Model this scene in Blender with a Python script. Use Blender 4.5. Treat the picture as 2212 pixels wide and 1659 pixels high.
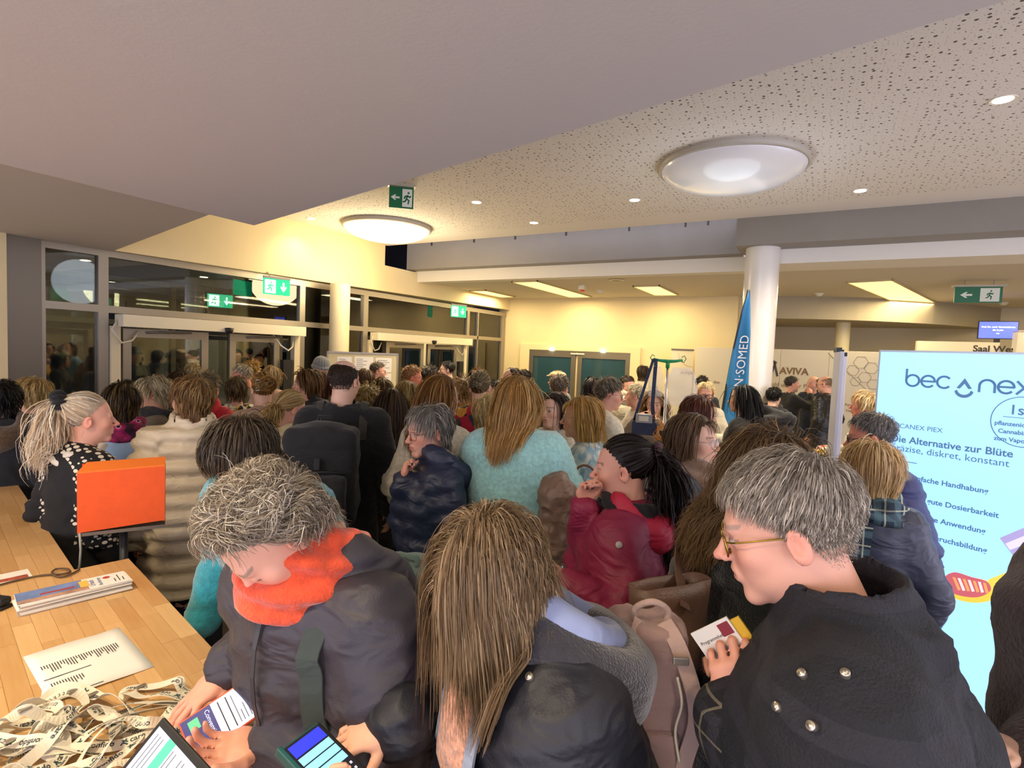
import bpy, bmesh, math, random
import numpy as np
from mathutils import Vector, Matrix
random.seed(7)
RNG = np.random.default_rng(7)
S = bpy.context.scene
for o in list(bpy.data.objects): bpy.data.objects.remove(o)

# ---------------------------------------------------------------- camera
FOC, CX, CY, CAMH = 1190.0, 1106.0, 829.5, 1.98
ROLL, PITCH, YAW = math.atan(.041), math.atan((829.5-760)/FOC), math.radians(29.5)
cam_d = bpy.data.cameras.new('camera'); cam = bpy.data.objects.new('camera', cam_d)
S.collection.objects.link(cam); S.camera = cam
cam_d.sensor_fit = 'HORIZONTAL'; cam_d.sensor_width = 36.0; cam_d.lens = 36.0*FOC/2212.0
cam_d.clip_start = .05; cam_d.clip_end = 200
cam.matrix_world = (Matrix.Translation((0, 0, CAMH)) @ Matrix.Rotation(YAW, 4, 'Z')
                    @ Matrix.Rotation(math.pi/2-PITCH, 4, 'X') @ Matrix.Rotation(ROLL, 4, 'Z'))
# ---------------------------------------------------------------- world, exposure
S.view_settings.view_transform = 'Standard'; S.view_settings.look = 'None'
S.view_settings.gamma = 1.0; S.view_settings.use_curve_mapping = False
S.view_settings.exposure = EXPOSURE = 1.38
W = bpy.data.worlds.new('fill_ambient'); S.world = W; W.use_nodes = True
W.node_tree.nodes['Background'].inputs[0].default_value = (.80, .78, .97, 1)
W.node_tree.nodes['Background'].inputs[1].default_value = 1.35  # added even lavender fill, entering where rear and right side stand open
S.cycles.use_denoising = True
S.cycles.use_adaptive_sampling = True; S.cycles.adaptive_threshold = .05
S.cycles.max_bounces = 6; S.cycles.diffuse_bounces = 3; S.cycles.glossy_bounces = 3
S.cycles.transmission_bounces = 5; S.cycles.transparent_max_bounces = 10
S.cycles.sample_clamp_indirect = 4.0
S.cycles.caustics_reflective = False; S.cycles.caustics_refractive = False

# ---------------------------------------------------------------- pixel -> place helpers (points of known depth / height)
def ray(px, py):
    x = (px-CX)/FOC; y = -(py-CY)/FOC
    c, s = math.cos(ROLL), math.sin(ROLL)
    r, u = x*c-y*s, x*s+y*c
    cp, sp = math.cos(PITCH), math.sin(PITCH)
    Y, Z = cp+sp*u, -sp+cp*u
    c, s = math.cos(YAW), math.sin(YAW)
    return np.array([r*c-Y*s, r*s+Y*c, Z]), Y
def atz(px, py, z): d, _ = ray(px, py); return np.array([0, 0, CAMH])+d*(z-CAMH)/d[2]
def aty(px, py, y): d, _ = ray(px, py); return np.array([0, 0, CAMH])+d*y/d[1]
def atx(px, py, x): d, _ = ray(px, py); return np.array([0, 0, CAMH])+d*x/d[0]
def atd(px, py, dep): d, Y = ray(px, py); return np.array([0, 0, CAMH])+d*dep/Y
def atplane(px, py, p0, n): d, _ = ray(px, py); c = np.array([0, 0, CAMH]); return c+d*np.dot(np.array(p0)-c, n)/np.dot(d, n)
def bearing(px): return math.atan((px-CX)/FOC)

# ---------------------------------------------------------------- objects
COL = S.collection
def link(o, parent=None):
    COL.objects.link(o)
    if parent is not None: o.parent = parent
    return o
def empty(name, loc=(0, 0, 0), rz=0.0, parent=None):
    o = bpy.data.objects.new(name, None); o.location = loc; o.rotation_euler = (0, 0, rz); o.empty_display_size = .1
    return link(o, parent)
def tag(o, label=None, cat=None, group=None, kind=None):
    if label: o['label'] = label
    if cat: o['category'] = cat
    if group: o['group'] = group
    if kind: o['kind'] = kind
    return o
def mesh_obj(name, V, F, mat=None, parent=None, smooth=True, cols=None):
    me = bpy.data.meshes.new(name)
    V = np.asarray(V, dtype=np.float32)
    if isinstance(F, np.ndarray):
        n, k = F.shape
        me.vertices.add(len(V)); me.vertices.foreach_set('co', V.ravel())
        me.loops.add(n*k); me.loops.foreach_set('vertex_index', F.astype(np.int32).ravel())
        me.polygons.add(n); me.polygons.foreach_set('loop_start', np.arange(0, n*k, k, dtype=np.int32))
        me.update(calc_edges=True)
    else:
        me.from_pydata([tuple(map(float, v)) for v in V], [], [tuple(f) for f in F]); me.update()
    if smooth and len(me.polygons): me.polygons.foreach_set('use_smooth', np.ones(len(me.polygons), dtype=bool))
    if cols is not None:
        a = me.color_attributes.new('col', 'FLOAT_COLOR', 'POINT')
        c = np.ones((len(V), 4), dtype=np.float32); c[:, :3] = cols; a.data.foreach_set('color', c.ravel())
    if mat is not None: me.materials.append(mat)
    o = bpy.data.objects.new(name, me)
    return link(o, parent)
class MB:
    """collects simple solids into one mesh"""
    def __init__(s): s.V = []; s.F = []; s.n = 0
    def add(s, V, F):
        s.V += [tuple(v) for v in V]; s.F += [tuple(i+s.n for i in f) for f in F]; s.n += len(V); return s
    def box(s, lo, hi, M=None, bev=0.0):
        x0, y0, z0 = lo; x1, y1, z1 = hi
        if bev > 0:
            bm = bmesh.new(); bmesh.ops.create_cube(bm, size=1)
            for v in bm.verts: v.co = Vector(((x0+x1)/2+v.co.x*(x1-x0), (y0+y1)/2+v.co.y*(y1-y0), (z0+z1)/2+v.co.z*(z1-z0)))
            bmesh.ops.bevel(bm, geom=bm.edges[:], offset=bev, segments=2, profile=.6, affect='EDGES')
            bm.verts.index_update()
            V = [v.co.copy() for v in bm.verts]; F = [[v.index for v in f.verts] for f in bm.faces]; bm.free()
        else:
            V = [Vector(p) for p in ((x0,y0,z0),(x1,y0,z0),(x1,y1,z0),(x0,y1,z0),(x0,y0,z1),(x1,y0,z1),(x1,y1,z1),(x0,y1,z1))]
            F = [(0,3,2,1),(4,5,6,7),(0,1,5,4),(1,2,6,5),(2,3,7,6),(3,0,4,7)]
        if M is not None: V = [M @ v for v in V]
        return s.add(V, F)
    def prism(s, poly, z0, z1, M=None):
        n = len(poly); V = [Vector((p[0], p[1], z0)) for p in poly]+[Vector((p[0], p[1], z1)) for p in poly]
        F = [tuple(range(n))[::-1], tuple(range(n, 2*n))]+[(i, (i+1) % n, n+(i+1) % n, n+i) for i in range(n)]
        if M is not None: V = [M @ v for v in V]
        return s.add(V, F)
    def lathe(s, prof, seg=32, M=None):
        V = []; F = []; m = len(prof)
        for k in range(seg):
            a = 2*math.pi*k/seg
            for r, z in prof: V.append(Vector((r*math.cos(a), r*math.sin(a), z)))
        for k in range(seg):
            k2 = (k+1) % seg
            for i in range(m-1): F.append((k*m+i, k2*m+i, k2*m+i+1, k*m+i+1))
        if M is not None: V = [M @ v for v in V]
        return s.add(V, F)
    def tube(s, pts, r, seg=8, closed=False, cap=True):
        pts = [Vector(p) for p in pts]; n = len(pts); V = []; F = []; N = None
        rr = r if hasattr(r, '__len__') else [r]*n
        for i in range(n):
            if closed: t = pts[(i+1) % n]-pts[i-1]
            else: t = pts[min(i+1, n-1)]-pts[max(i-1, 0)]
            t.normalize()
            if N is None: N = t.orthogonal().normalized()
            N = (N-t*N.dot(t)); N = N.normalized() if N.length > 1e-6 else t.orthogonal().normalized()
            B = t.cross(N)
            for k in range(seg):
                a = 2*math.pi*k/seg; V.append(pts[i]+(N*math.cos(a)+B*math.sin(a))*rr[i])
        for i in range(n if closed else n-1):
            j = (i+1) % n
            for k in range(seg):
                k2 = (k+1) % seg; F.append((i*seg+k, i*seg+k2, j*seg+k2, j*seg+k))
        if cap and not closed: F += [tuple(range(seg))[::-1], tuple(range((n-1)*seg, n*seg))]
        return s.add(V, F)
    def ribbon(s, pts, nrm, w, th=.0012):
        """flat band along pts, nrm = face normals, thickness th"""
        n = len(pts); P = [Vector(p) for p in pts]; V = []; F = []
        for i in range(n):
            t = (P[min(i+1, n-1)]-P[max(i-1, 0)]).normalized(); m = Vector(nrm[i]).normalized(); b = t.cross(m).normalized()
            ww = w[i] if hasattr(w, '__len__') else w
            for sx, sz in ((-1, 0), (1, 0), (1, 1), (-1, 1)): V.append(P[i]+b*sx*ww/2+m*sz*th)
        for i in range(n-1):
            for k in range(4): F.append((i*4+k, i*4+(k+1) % 4, (i+1)*4+(k+1) % 4, (i+1)*4+k))
        F += [(3, 2, 1, 0), tuple(range(4*n-4, 4*n))]
        return s.add(V, F)
    def build(s, name, mat, parent=None, smooth=False):
        return mesh_obj(name, s.V, s.F, mat, parent, smooth)
def box(name, lo, hi, mat, parent=None, bev=0.0, M=None): return MB().box(lo, hi, M, bev).build(name, mat, parent)
def structure(o, label=None, cat=None): o['kind'] = 'structure'; return tag(o, label, cat)
def Rz(a): return Matrix.Rotation(a, 4, 'Z')
def T(*p): return Matrix.Translation(p)

# ---------------------------------------------------------------- materials
MATS = {}
def nt(m): m.use_nodes = True; return m.node_tree, m.node_tree.nodes['Principled BSDF']
def mat(name, col=(.8, .8, .8), rough=.6, metal=0.0, spec=.5, bump=0.0, bscale=200.0, var=0.0, vscale=6.0, emit=None, estr=0.0, sheen=0.0, alpha=1.0, trans=0.0, coat=0.0, stretch=(1, 1, 1), subsurf=0.0):
    if name in MATS: return MATS[name]
    m = bpy.data.materials.new(name); t, b = nt(m)
    b.inputs['Base Color'].default_value = (*col, 1); b.inputs['Roughness'].default_value = rough
    b.inputs['Metallic'].default_value = metal; b.inputs['Specular IOR Level'].default_value = spec
    b.inputs['Sheen Weight'].default_value = sheen; b.inputs['Alpha'].default_value = alpha
    b.inputs['Transmission Weight'].default_value = trans; b.inputs['Coat Weight'].default_value = coat
    if emit: b.inputs['Emission Color'].default_value = (*emit, 1); b.inputs['Emission Strength'].default_value = estr
    if bump or var:
        tc = t.nodes.new('ShaderNodeTexCoord'); mp = t.nodes.new('ShaderNodeMapping'); mp.inputs['Scale'].default_value = stretch
        t.links.new(tc.outputs['Object'], mp.inputs[0])
    if var:
        n = t.nodes.new('ShaderNodeTexNoise'); n.inputs['Scale'].default_value = vscale; n.inputs['Detail'].default_value = 4
        t.links.new(mp.outputs[0], n.inputs[0])
        r = t.nodes.new('ShaderNodeMapRange'); r.inputs[1].default_value = .3; r.inputs[2].default_value = .7
        r.inputs[3].default_value = 1-var; r.inputs[4].default_value = 1+var
        t.links.new(n.outputs[0], r.inputs[0])
        mx = t.nodes.new('ShaderNodeVectorMath'); mx.operation = 'SCALE'; mx.inputs[0].default_value = col
        t.links.new(r.outputs[0], mx.inputs['Scale']); t.links.new(mx.outputs[0], b.inputs['Base Color'])
    if bump:
        n = t.nodes.new('ShaderNodeTexNoise'); n.inputs['Scale'].default_value = bscale; n.inputs['Detail'].default_value = 3
        t.links.new(mp.outputs[0], n.inputs[0])
        bp = t.nodes.new('ShaderNodeBump'); bp.inputs['Strength'].default_value = bump; bp.inputs['Distance'].default_value = .004
        t.links.new(n.outputs[0], bp.inputs['Height']); t.links.new(bp.outputs[0], b.inputs['Normal'])
    MATS[name] = m; return m
def attr_mat(name, rough=.6, spec=.4, bump=0.0, bscale=300.0, sheen=0.0, subsurf=0.0):
    if name in MATS: return MATS[name]
    m = bpy.data.materials.new(name); t, b = nt(m)
    a = t.nodes.new('ShaderNodeAttribute'); a.attribute_name = 'col'
    t.links.new(a.outputs['Color'], b.inputs['Base Color'])
    b.inputs['Roughness'].default_value = rough; b.inputs['Specular IOR Level'].default_value = spec; b.inputs['Sheen Weight'].default_value = sheen
    if subsurf:
        b.inputs['Subsurface Weight'].default_value = subsurf; b.inputs['Subsurface Radius'].default_value = (.012, .004, .002); b.inputs['Subsurface Scale'].default_value = .6
    if bump:
        tc = t.nodes.new('ShaderNodeTexCoord'); n = t.nodes.new('ShaderNodeTexNoise'); n.inputs['Scale'].default_value = bscale; n.inputs['Detail'].default_value = 3
        t.links.new(tc.outputs['Object'], n.inputs[0])
        bp = t.nodes.new('ShaderNodeBump'); bp.inputs['Strength'].default_value = bump; bp.inputs['Distance'].default_value = .003
        t.links.new(n.outputs[0], bp.inputs['Height']); t.links.new(bp.outputs[0], b.inputs['Normal'])
    MATS[name] = m; return m
def emit_mat(name, col, strength):
    if name in MATS: return MATS[name]
    m = bpy.data.materials.new(name); t, b = nt(m)
    b.inputs['Base Color'].default_value = (*[min(1, c) for c in col], 1); b.inputs['Roughness'].default_value = .4
    b.inputs['Emission Color'].default_value = (*col, 1); b.inputs['Emission Strength'].default_value = strength
    MATS[name] = m; return m

# ---------------------------------------------------------------- lettering
def text_mesh(name, body, size, mat, parent=None, M=None, align='LEFT', bold=0.0, ext=.0015, mapper=None, spacing=1.0, link_it=True):
    c = bpy.data.curves.new(name, 'FONT'); c.body = body; c.size = size; c.align_x = align; c.align_y = 'BOTTOM_BASELINE'
    c.offset = bold; c.extrude = ext/2; c.resolution_u = 3; c.space_character = spacing
    o = bpy.data.objects.new(name, c); COL.objects.link(o)
    dg = bpy.context.evaluated_depsgraph_get(); me = bpy.data.meshes.new_from_object(o.evaluated_get(dg))
    COL.objects.unlink(o); bpy.data.objects.remove(o); bpy.data.curves.remove(c)
    if M is not None: me.transform(M)
    if mapper is not None:
        for v in me.vertices: v.co = mapper(v.co)
    me.materials.clear(); me.materials.append(mat); me.name = name
    return link(bpy.data.objects.new(name, me), parent)
def frame(p, x, up):
    """matrix whose local x runs along x, local y along up (flat lettering plane)"""
    x = Vector(x).normalized(); up = Vector(up); up = (up-x*up.dot(x)).normalized(); z = x.cross(up)
    return Matrix(((x.x, up.x, z.x, p[0]), (x.y, up.y, z.y, p[1]), (x.z, up.z, z.z, p[2]), (0, 0, 0, 1)))

# ================================================================ implicit modelling: soft unions of limbs and shapes, meshed with surface nets
def lerp(a, b, t): return a+(b-a)*t
def vnorm(v): v = np.asarray(v, float); n = np.linalg.norm(v); return v/n if n > 1e-9 else v
def frame_from(axis, xhint):
    z = vnorm(axis); x = np.asarray(xhint, float); x = x-z*np.dot(x, z)
    if np.linalg.norm(x) < 1e-6: x = np.array([1., 0, 0]) if abs(z[0]) < .9 else np.array([0., 1, 0]); x = x-z*np.dot(x, z)
    x = vnorm(x); return np.stack([x, np.cross(z, x), z])
def cap(a, b, ra, rb, k=.02): return dict(t='cap', a=np.array(a, float), b=np.array(b, float), ra=ra, rb=rb, k=k)
def econe(a, b, ra, rb, xh=(1, 0, 0), k=.03): return dict(t='econe', a=np.array(a, float), b=np.array(b, float), ra=ra, rb=rb, R=frame_from(np.array(b, float)-np.array(a, float), xh), k=k)
def ell(c, r, R=None, k=.02): return dict(t='ell', c=np.array(c, float), r=np.array(r, float), R=np.eye(3) if R is None else np.asarray(R, float), k=k)
def rbox(c, h, rad=.005, R=None, k=.01): return dict(t='box', c=np.array(c, float), h=np.array(h, float), rad=rad, R=np.eye(3) if R is None else np.asarray(R, float), k=k)
def torus(c, R_, r_, R=None, k=.02, sq=(1, 1, 1)): return dict(t='tor', c=np.array(c, float), Rr=R_, r=r_, R=np.eye(3) if R is None else np.asarray(R, float), k=k, sq=np.array(sq, float))
def sub(p): p = dict(p); p['sub'] = True; return p
def prim_bounds(p):
    if p['t'] == 'cap': m = max(p['ra'], p['rb']); return np.minimum(p['a'], p['b'])-m, np.maximum(p['a'], p['b'])+m
    if p['t'] == 'econe': m = max(max(p['ra']), max(p['rb'])); return np.minimum(p['a'], p['b'])-m, np.maximum(p['a'], p['b'])+m
    if p['t'] == 'ell': e = np.abs(p['R'].T) @ p['r']; return p['c']-e, p['c']+e
    if p['t'] == 'box': e = np.abs(p['R'].T) @ (p['h']+p['rad']); return p['c']-e, p['c']+e
    if p['t'] == 'tor': m = (p['Rr']+p['r'])*max(1/min(p['sq']), 1); return p['c']-m, p['c']+m
def prim_eval(p, X, Y, Z):
    t = p['t']
    if t == 'cap':
        a, b = p['a'], p['b']; d = b-a; L = max(float(d @ d), 1e-9)
        x, y, z = X-a[0], Y-a[1], Z-a[2]
        h = np.clip((x*d[0]+y*d[1]+z*d[2])/L, 0, 1)
        return np.sqrt((x-h*d[0])**2+(y-h*d[1])**2+(z-h*d[2])**2)-(p['ra']+(p['rb']-p['ra'])*h)
    if t == 'econe':
        a = p['a']; R = p['R']; L = float(np.linalg.norm(p['b']-a))
        x, y, z = X-a[0], Y-a[1], Z-a[2]
        lx = R[0, 0]*x+R[0, 1]*y+R[0, 2]*z; ly = R[1, 0]*x+R[1, 1]*y+R[1, 2]*z; lz = R[2, 0]*x+R[2, 1]*y+R[2, 2]*z
        h = np.clip(lz/L, 0, 1)
        rx = p['ra'][0]+(p['rb'][0]-p['ra'][0])*h; ry = p['ra'][1]+(p['rb'][1]-p['ra'][1])*h
        m = np.minimum(rx, ry); ov = np.maximum(np.maximum(-lz, lz-L), 0)
        q = np.sqrt((lx/rx)**2+(ly/ry)**2+(ov/m)**2)
        return (q-1)*m
    if t == 'ell':
        R = p['R']; c = p['c']; r = p['r']; x, y, z = X-c[0], Y-c[1], Z-c[2]
        lx = R[0, 0]*x+R[0, 1]*y+R[0, 2]*z; ly = R[1, 0]*x+R[1, 1]*y+R[1, 2]*z; lz = R[2, 0]*x+R[2, 1]*y+R[2, 2]*z
        k0 = np.sqrt((lx/r[0])**2+(ly/r[1])**2+(lz/r[2])**2); k1 = np.sqrt((lx/r[0]**2)**2+(ly/r[1]**2)**2+(lz/r[2]**2)**2)
        return k0*(k0-1)/np.maximum(k1, 1e-6)
    if t == 'box':
        R = p['R']; c = p['c']; h = p['h']; x, y, z = X-c[0], Y-c[1], Z-c[2]
        qx = np.abs(R[0, 0]*x+R[0, 1]*y+R[0, 2]*z)-h[0]; qy = np.abs(R[1, 0]*x+R[1, 1]*y+R[1, 2]*z)-h[1]; qz = np.abs(R[2, 0]*x+R[2, 1]*y+R[2, 2]*z)-h[2]
        return np.sqrt(np.maximum(qx, 0)**2+np.maximum(qy, 0)**2+np.maximum(qz, 0)**2)+np.minimum(np.maximum(qx, np.maximum(qy, qz)), 0)-p['rad']
    if t == 'tor':
        R = p['R']; c = p['c']; x, y, z = X-c[0], Y-c[1], Z-c[2]; s = p['sq']
        lx = (R[0, 0]*x+R[0, 1]*y+R[0, 2]*z)*s[0]; ly = (R[1, 0]*x+R[1, 1]*y+R[1, 2]*z)*s[1]; lz = (R[2, 0]*x+R[2, 1]*y+R[2, 2]*z)*s[2]
        return np.sqrt((np.sqrt(lx**2+ly**2)-p['Rr'])**2+lz**2)-p['r']
def sdf_points(prims, P, big=.3):
    A = np.full(len(P), big); X, Y, Z = P[:, 0], P[:, 1], P[:, 2]
    for p in prims:
        d = prim_eval(p, X, Y, Z); A = combine(A, d, p)
    return A
def combine(A, d, p):
    k = p['k']
    if p.get('sub'):
        d = -d; h = np.maximum(k-np.abs(A-d), 0)/k; return np.maximum(A, d)+h*h*k*.25
    h = np.maximum(k-np.abs(A-d), 0)/k; return np.minimum(A, d)-h*h*k*.25
def sdf_mesh(prims, h, lo=None, hi=None, cut=None):
    """prims -> (V, F quads). cut: list of (point, normal) half spaces removed on the normal side"""
    if lo is None:
        B = [prim_bounds(p) for p in prims if not p.get('sub')]
        lo = np.min([b[0] for b in B], 0)-2.5*h; hi = np.max([b[1] for b in B], 0)+2.5*h
    lo = np.asarray(lo, float); hi = np.asarray(hi, float)
    n = np.ceil((hi-lo)/h).astype(int)+1
    ax = [(lo[i]+h*np.arange(n[i])).astype(np.float32) for i in range(3)]
    big = np.float32(.12); A = np.full(tuple(n), big, dtype=np.float32)
    for p in prims:
        b0, b1 = prim_bounds(p); mg = p['k']+2*h+(.0 if p.get('sub') else .02)
        i0 = np.maximum(np.floor((b0-mg-lo)/h).astype(int), 0); i1 = np.minimum(np.ceil((b1+mg-lo)/h).astype(int)+1, n)
        if np.any(i1 <= i0): continue
        sl = tuple(slice(i0[j], i1[j]) for j in range(3))
        d = prim_eval(p, ax[0][sl[0]][:, None, None], ax[1][sl[1]][None, :, None], ax[2][sl[2]][None, None, :])
        A[sl] = combine(A[sl], d.astype(np.float32), p)
    if cut:
        for q, nn in cut:
            d = ((ax[0]-q[0])*nn[0])[:, None, None]+((ax[1]-q[1])*nn[1])[None, :, None]+((ax[2]-q[2])*nn[2])[None, None, :]
            A = np.maximum(A, d)
    A[[0, -1]] = big; A[:, [0, -1]] = big; A[:, :, [0, -1]] = big
    return surface_nets(A, lo, h)
def surface_nets(A, lo, h):
    nx, ny, nz = A.shape; ins = A < 0
    cnt = np.zeros((nx-1, ny-1, nz-1), np.int8)
    for i in (0, 1):
        for j in (0, 1):
            for k in (0, 1): cnt += ins[i:nx-1+i, j:ny-1+j, k:nz-1+k]
    act = (cnt > 0) & (cnt < 8); I, J, K = np.nonzero(act)
    idx = np.full(act.shape, -1, np.int32); idx[I, J, K] = np.arange(len(I))
    acc = np.zeros((len(I), 3), np.float32); num = np.zeros(len(I), np.float32)
    cor = [(0,0,0),(1,0,0),(0,1,0),(1,1,0),(0,0,1),(1,0,1),(0,1,1),(1,1,1)]
    val = [A[I+c[0], J+c[1], K+c[2]] for c in cor]
    for a in range(8):
        for ax_ in range(3):
            if cor[a][ax_]: continue
            cb = list(cor[a]); cb[ax_] = 1; b = cor.index(tuple(cb))
            va, vb = val[a], val[b]; m = (va < 0) != (vb < 0)
            t = np.where(m, va/np.where(m, va-vb, 1), 0)
            for q in range(3):
                acc[:, q] += np.where(m, cor[a][q]+(t if q == ax_ else 0), 0)
            num += m
    V = (np.stack([I, J, K], 1)+acc/num[:, None])*h+np.asarray(lo, np.float32)
    F = []
    for ax_ in range(3):
        sl0 = [slice(None)]*3; sl1 = [slice(None)]*3; sl0[ax_] = slice(0, -1); sl1[ax_] = slice(1, None)
        e0, e1 = ins[tuple(sl0)], ins[tuple(sl1)]; m = e0 != e1
        u, w = (ax_+1) % 3, (ax_+2) % 3
        P = np.stack(np.nonzero(m), 1); ok = (P[:, u] > 0) & (P[:, w] > 0) & (P[:, u] < A.shape[u]-1) & (P[:, w] < A.shape[w]-1); P = P[ok]
        fl = e0[P[:, 0], P[:, 1], P[:, 2]]
        def cid(du, dw):
            Q = P.copy(); Q[:, u] -= du; Q[:, w] -= dw; return idx[Q[:, 0], Q[:, 1], Q[:, 2]]
        q = np.stack([cid(1, 1), cid(0, 1), cid(0, 0), cid(1, 0)], 1)
        q = np.where(fl[:, None], q, q[:, ::-1]); F.append(q)
    return V.astype(np.float32), np.concatenate(F).astype(np.int32)
def mesh_normals(V, F):
    a = V[F[:, 2]]-V[F[:, 0]]; b = V[F[:, 3]]-V[F[:, 1]]; n = np.cross(a, b); N = np.zeros_like(V)
    for i in range(4): np.add.at(N, F[:, i], n)
    return N/np.maximum(np.linalg.norm(N, axis=1, keepdims=True), 1e-12)
_LAT = np.random.default_rng(3).random((32, 32, 32)).astype(np.float32)
def noise3(P, f, seed=0):
    Q = np.asarray(P)*f+seed*7.31+100; i = np.floor(Q).astype(int); t = Q-i; t = t*t*(3-2*t)
    r = 0
    for a in (0, 1):
        for b in (0, 1):
            for c in (0, 1):
                w = (t[:, 0] if a else 1-t[:, 0])*(t[:, 1] if b else 1-t[:, 1])*(t[:, 2] if c else 1-t[:, 2])
                r = r+w*_LAT[(i[:, 0]+a) & 31, (i[:, 1]+b) & 31, (i[:, 2]+c) & 31]
    return r*2-1
def rotmat(yaw=0, pitch=0, roll=0):
    """yaw about z (ccw), then pitch (nose down +) and roll in the turned frame; columns = local axes"""
    return np.array((Matrix.Rotation(yaw, 3, 'Z') @ Matrix.Rotation(-pitch, 3, 'X') @ Matrix.Rotation(roll, 3, 'Y')))

# ================================================================ people
def srgb(h):
    h = h.lstrip('#'); c = [int(h[i:i+2], 16)/255 for i in (0, 2, 4)]
    return np.array([x/12.92 if x <= .04045 else ((x+.055)/1.055)**2.4 for x in c])
def head_prims(fem=False, wide=1.0, nose=1.0, jaw=1.0, age=0.0, ears=True):
    w = wide
    p = [ell((0, -.014, .036), (.075*w, .097, .084), k=.02),
         ell((0, .026, -.025), (.060*w, .064, .082), k=.03),
         ell((0, .022, -.066), (.052*w*jaw, .056, .046), k=.03),
         cap((-.013, .070, -.099), (.013, .070, -.099), .0165*jaw, .0165*jaw, k=.02),
         cap((-.040*w, .056, -.024), (.040*w, .056, -.024), .022, .022, k=.02),
         cap((-.032, .078, .019), (.032, .078, .019), .0105 if fem else .0125, .0105 if fem else .0125, k=.014)]
    for s in (-1, 1): p.append(sub(ell((s*.031, .099, -.001), (.0165, .0155, .0115), k=.012)))
    for s in (-1, 1): p.append(ell((s*.031, .0785, -.0015), (.0128, .0112, .0098), k=.003))
    nl = .010*nose
    p += [cap((0, .085, .012), (0, .101+nl*.8, -.027), .0065, .0085, k=.010), ell((0, .103+nl, -.031), (.0098, .0105, .0092), k=.006)]
    for s in (-1, 1): p.append(ell((s*.0115, .097+nl*.4, -.034), (.0072, .0095, .0068), k=.006))
    p += [ell((0, .082, -.060), (.024, .019, .018), k=.012),
          cap((-.017, .0895, -.057), (.017, .0895, -.057), .0048, .0048, k=.005), cap((-.014, .0895, -.069), (.014, .0895, -.069), .0055, .0055, k=.005),
          sub(cap((-.021, .097, -.0630), (.021, .097, -.0630), .0032, .0032, k=.003))]
    if age > 0:
        for s in (-1, 1): p.append(sub(cap((s*.017, .098, -.036), (s*.031, .084, -.064), .0035, .003, k=.006)))
    if ears:
        for s in (-1, 1):
            E = frame_from((s*.86, -.50, 0), (0, 0, 1))    # ear disc, tilted back
            R = np.stack([np.array([0, .25, .97])*1.0, vnorm(np.cross(E[2], [0, .25, .97])), E[2]])
            p.append(ell((s*.0815*w, -.012, -.008), (.031, .0185, .0085), R, k=.006))
            p.append(sub(ell((s*.0905*w, -.008, -.003), (.0185, .0095, .0075), R, k=.005)))
    p.append(cap((0, -.022, -.055), (0, -.040, -.20), .050 if fem else .056, .056 if fem else .064, k=.03))
    p.append(cap((0, -.005, -.085), (0, -.030, -.17), .038, .045, k=.03))
    return p
HEADS = {}
def head_mesh(kind, res):
    key = (kind, res)
    if key not in HEADS:
        a = dict(f=dict(fem=True, wide=.95, nose=.8, jaw=.93), fo=dict(fem=True, wide=.98, nose=1.0, jaw=.98, age=1), m=dict(nose=1.15), mo=dict(nose=1.0, age=1, wide=1.02, jaw=1.06))[kind]
        HEADS[key] = sdf_mesh(head_prims(**a), res)
    return HEADS[key]
def skin_colors(V, tone, brow, lip=1.0, eyes=True, iris=(.10, .09, .06), stub=None, closed=False):
    c = np.tile(np.asarray(tone, float), (len(V), 1))
    x, y, z = np.abs(V[:, 0]), V[:, 1], V[:, 2]
    n = noise3(V, 22)*.5+noise3(V, 60)*.3
    c *= (1+.10*n)[:, None]
    def blend(m, col, a=1.0):
        m = np.clip(m, 0, 1)[:, None]*a; c[:] = c*(1-m)+np.asarray(col)*m
    red = np.asarray(tone)*np.array([1.08, .74, .70])
    front = np.clip((y-.02)/.03, 0, 1)
    blend(np.exp(-(((x-.040)/.022)**2+((z+.030)/.022)**2))*front, red, .55)
    blend(np.exp(-((x/.014)**2+((z+.031)/.014)**2))*np.clip((y-.09)/.01, 0, 1), red, .6)
    blend(np.clip((x-.074)/.006, 0, 1)*(np.abs(z+.008) < .045), red, .5)
    lipm = ((x/.0215)**2+((z+.0625)/.0105)**2 < 1)*(y > .082)
    blend(lipm*1.0, np.asarray(tone)*np.array([.92, .50, .50]), .75*lip)
    blend((np.abs(z+.063) < .0016)*(x < .02)*(y > .078), np.asarray(tone)*.3, .8)
    bz = .0215+.004*np.clip((.03-np.abs(x-.03))/.03, 0, 1)
    blend((np.abs(z-bz) < .0038)*(x > .012)*(x < .050)*(y > .05), brow, .75)
    if eyes:
        if closed:
            blend((np.abs(z+.006) < .0022)*(np.abs(x-.031) < .013)*(y > .06), np.asarray(tone)*.25, .8)
        else:
            ex = (x-.031)/.0125; ez = (z+.0015)/.0058; inn = (ex**2+ez**2 < 1)*(y > .06)
            blend(inn*1.0, (.46, .43, .40), .95)
            blend(((x-.031)**2+(z+.001)**2 < .0052**2)*(y > .06)*inn, iris, 1)
            ring = (ex**2+ez**2 >= 1)*(ex**2+ez**2 < 1.75)*(z > -.001)*(y > .06)
            blend(ring*1.0, np.asarray(tone)*.30, .8)
    if stub is not None:
        m = np.clip((-z-.040)/.02, 0, 1)*np.clip((y-.0)/.03, 0, 1)*(1-lipm); blend(m*(np.abs(z+.09) < .06), stub, .45)
    return np.clip(c, 0, 1)
HEADCOL = [ell((0, -.014, .036), (.075, .097, .084), k=.02), ell((0, .026, -.025), (.060, .066, .082), k=.03), ell((0, .022, -.066), (.050, .056, .046), k=.03), cap((0, -.022, -.055), (0, -.040, -.20), .052, .06, k=.03)]

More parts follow.
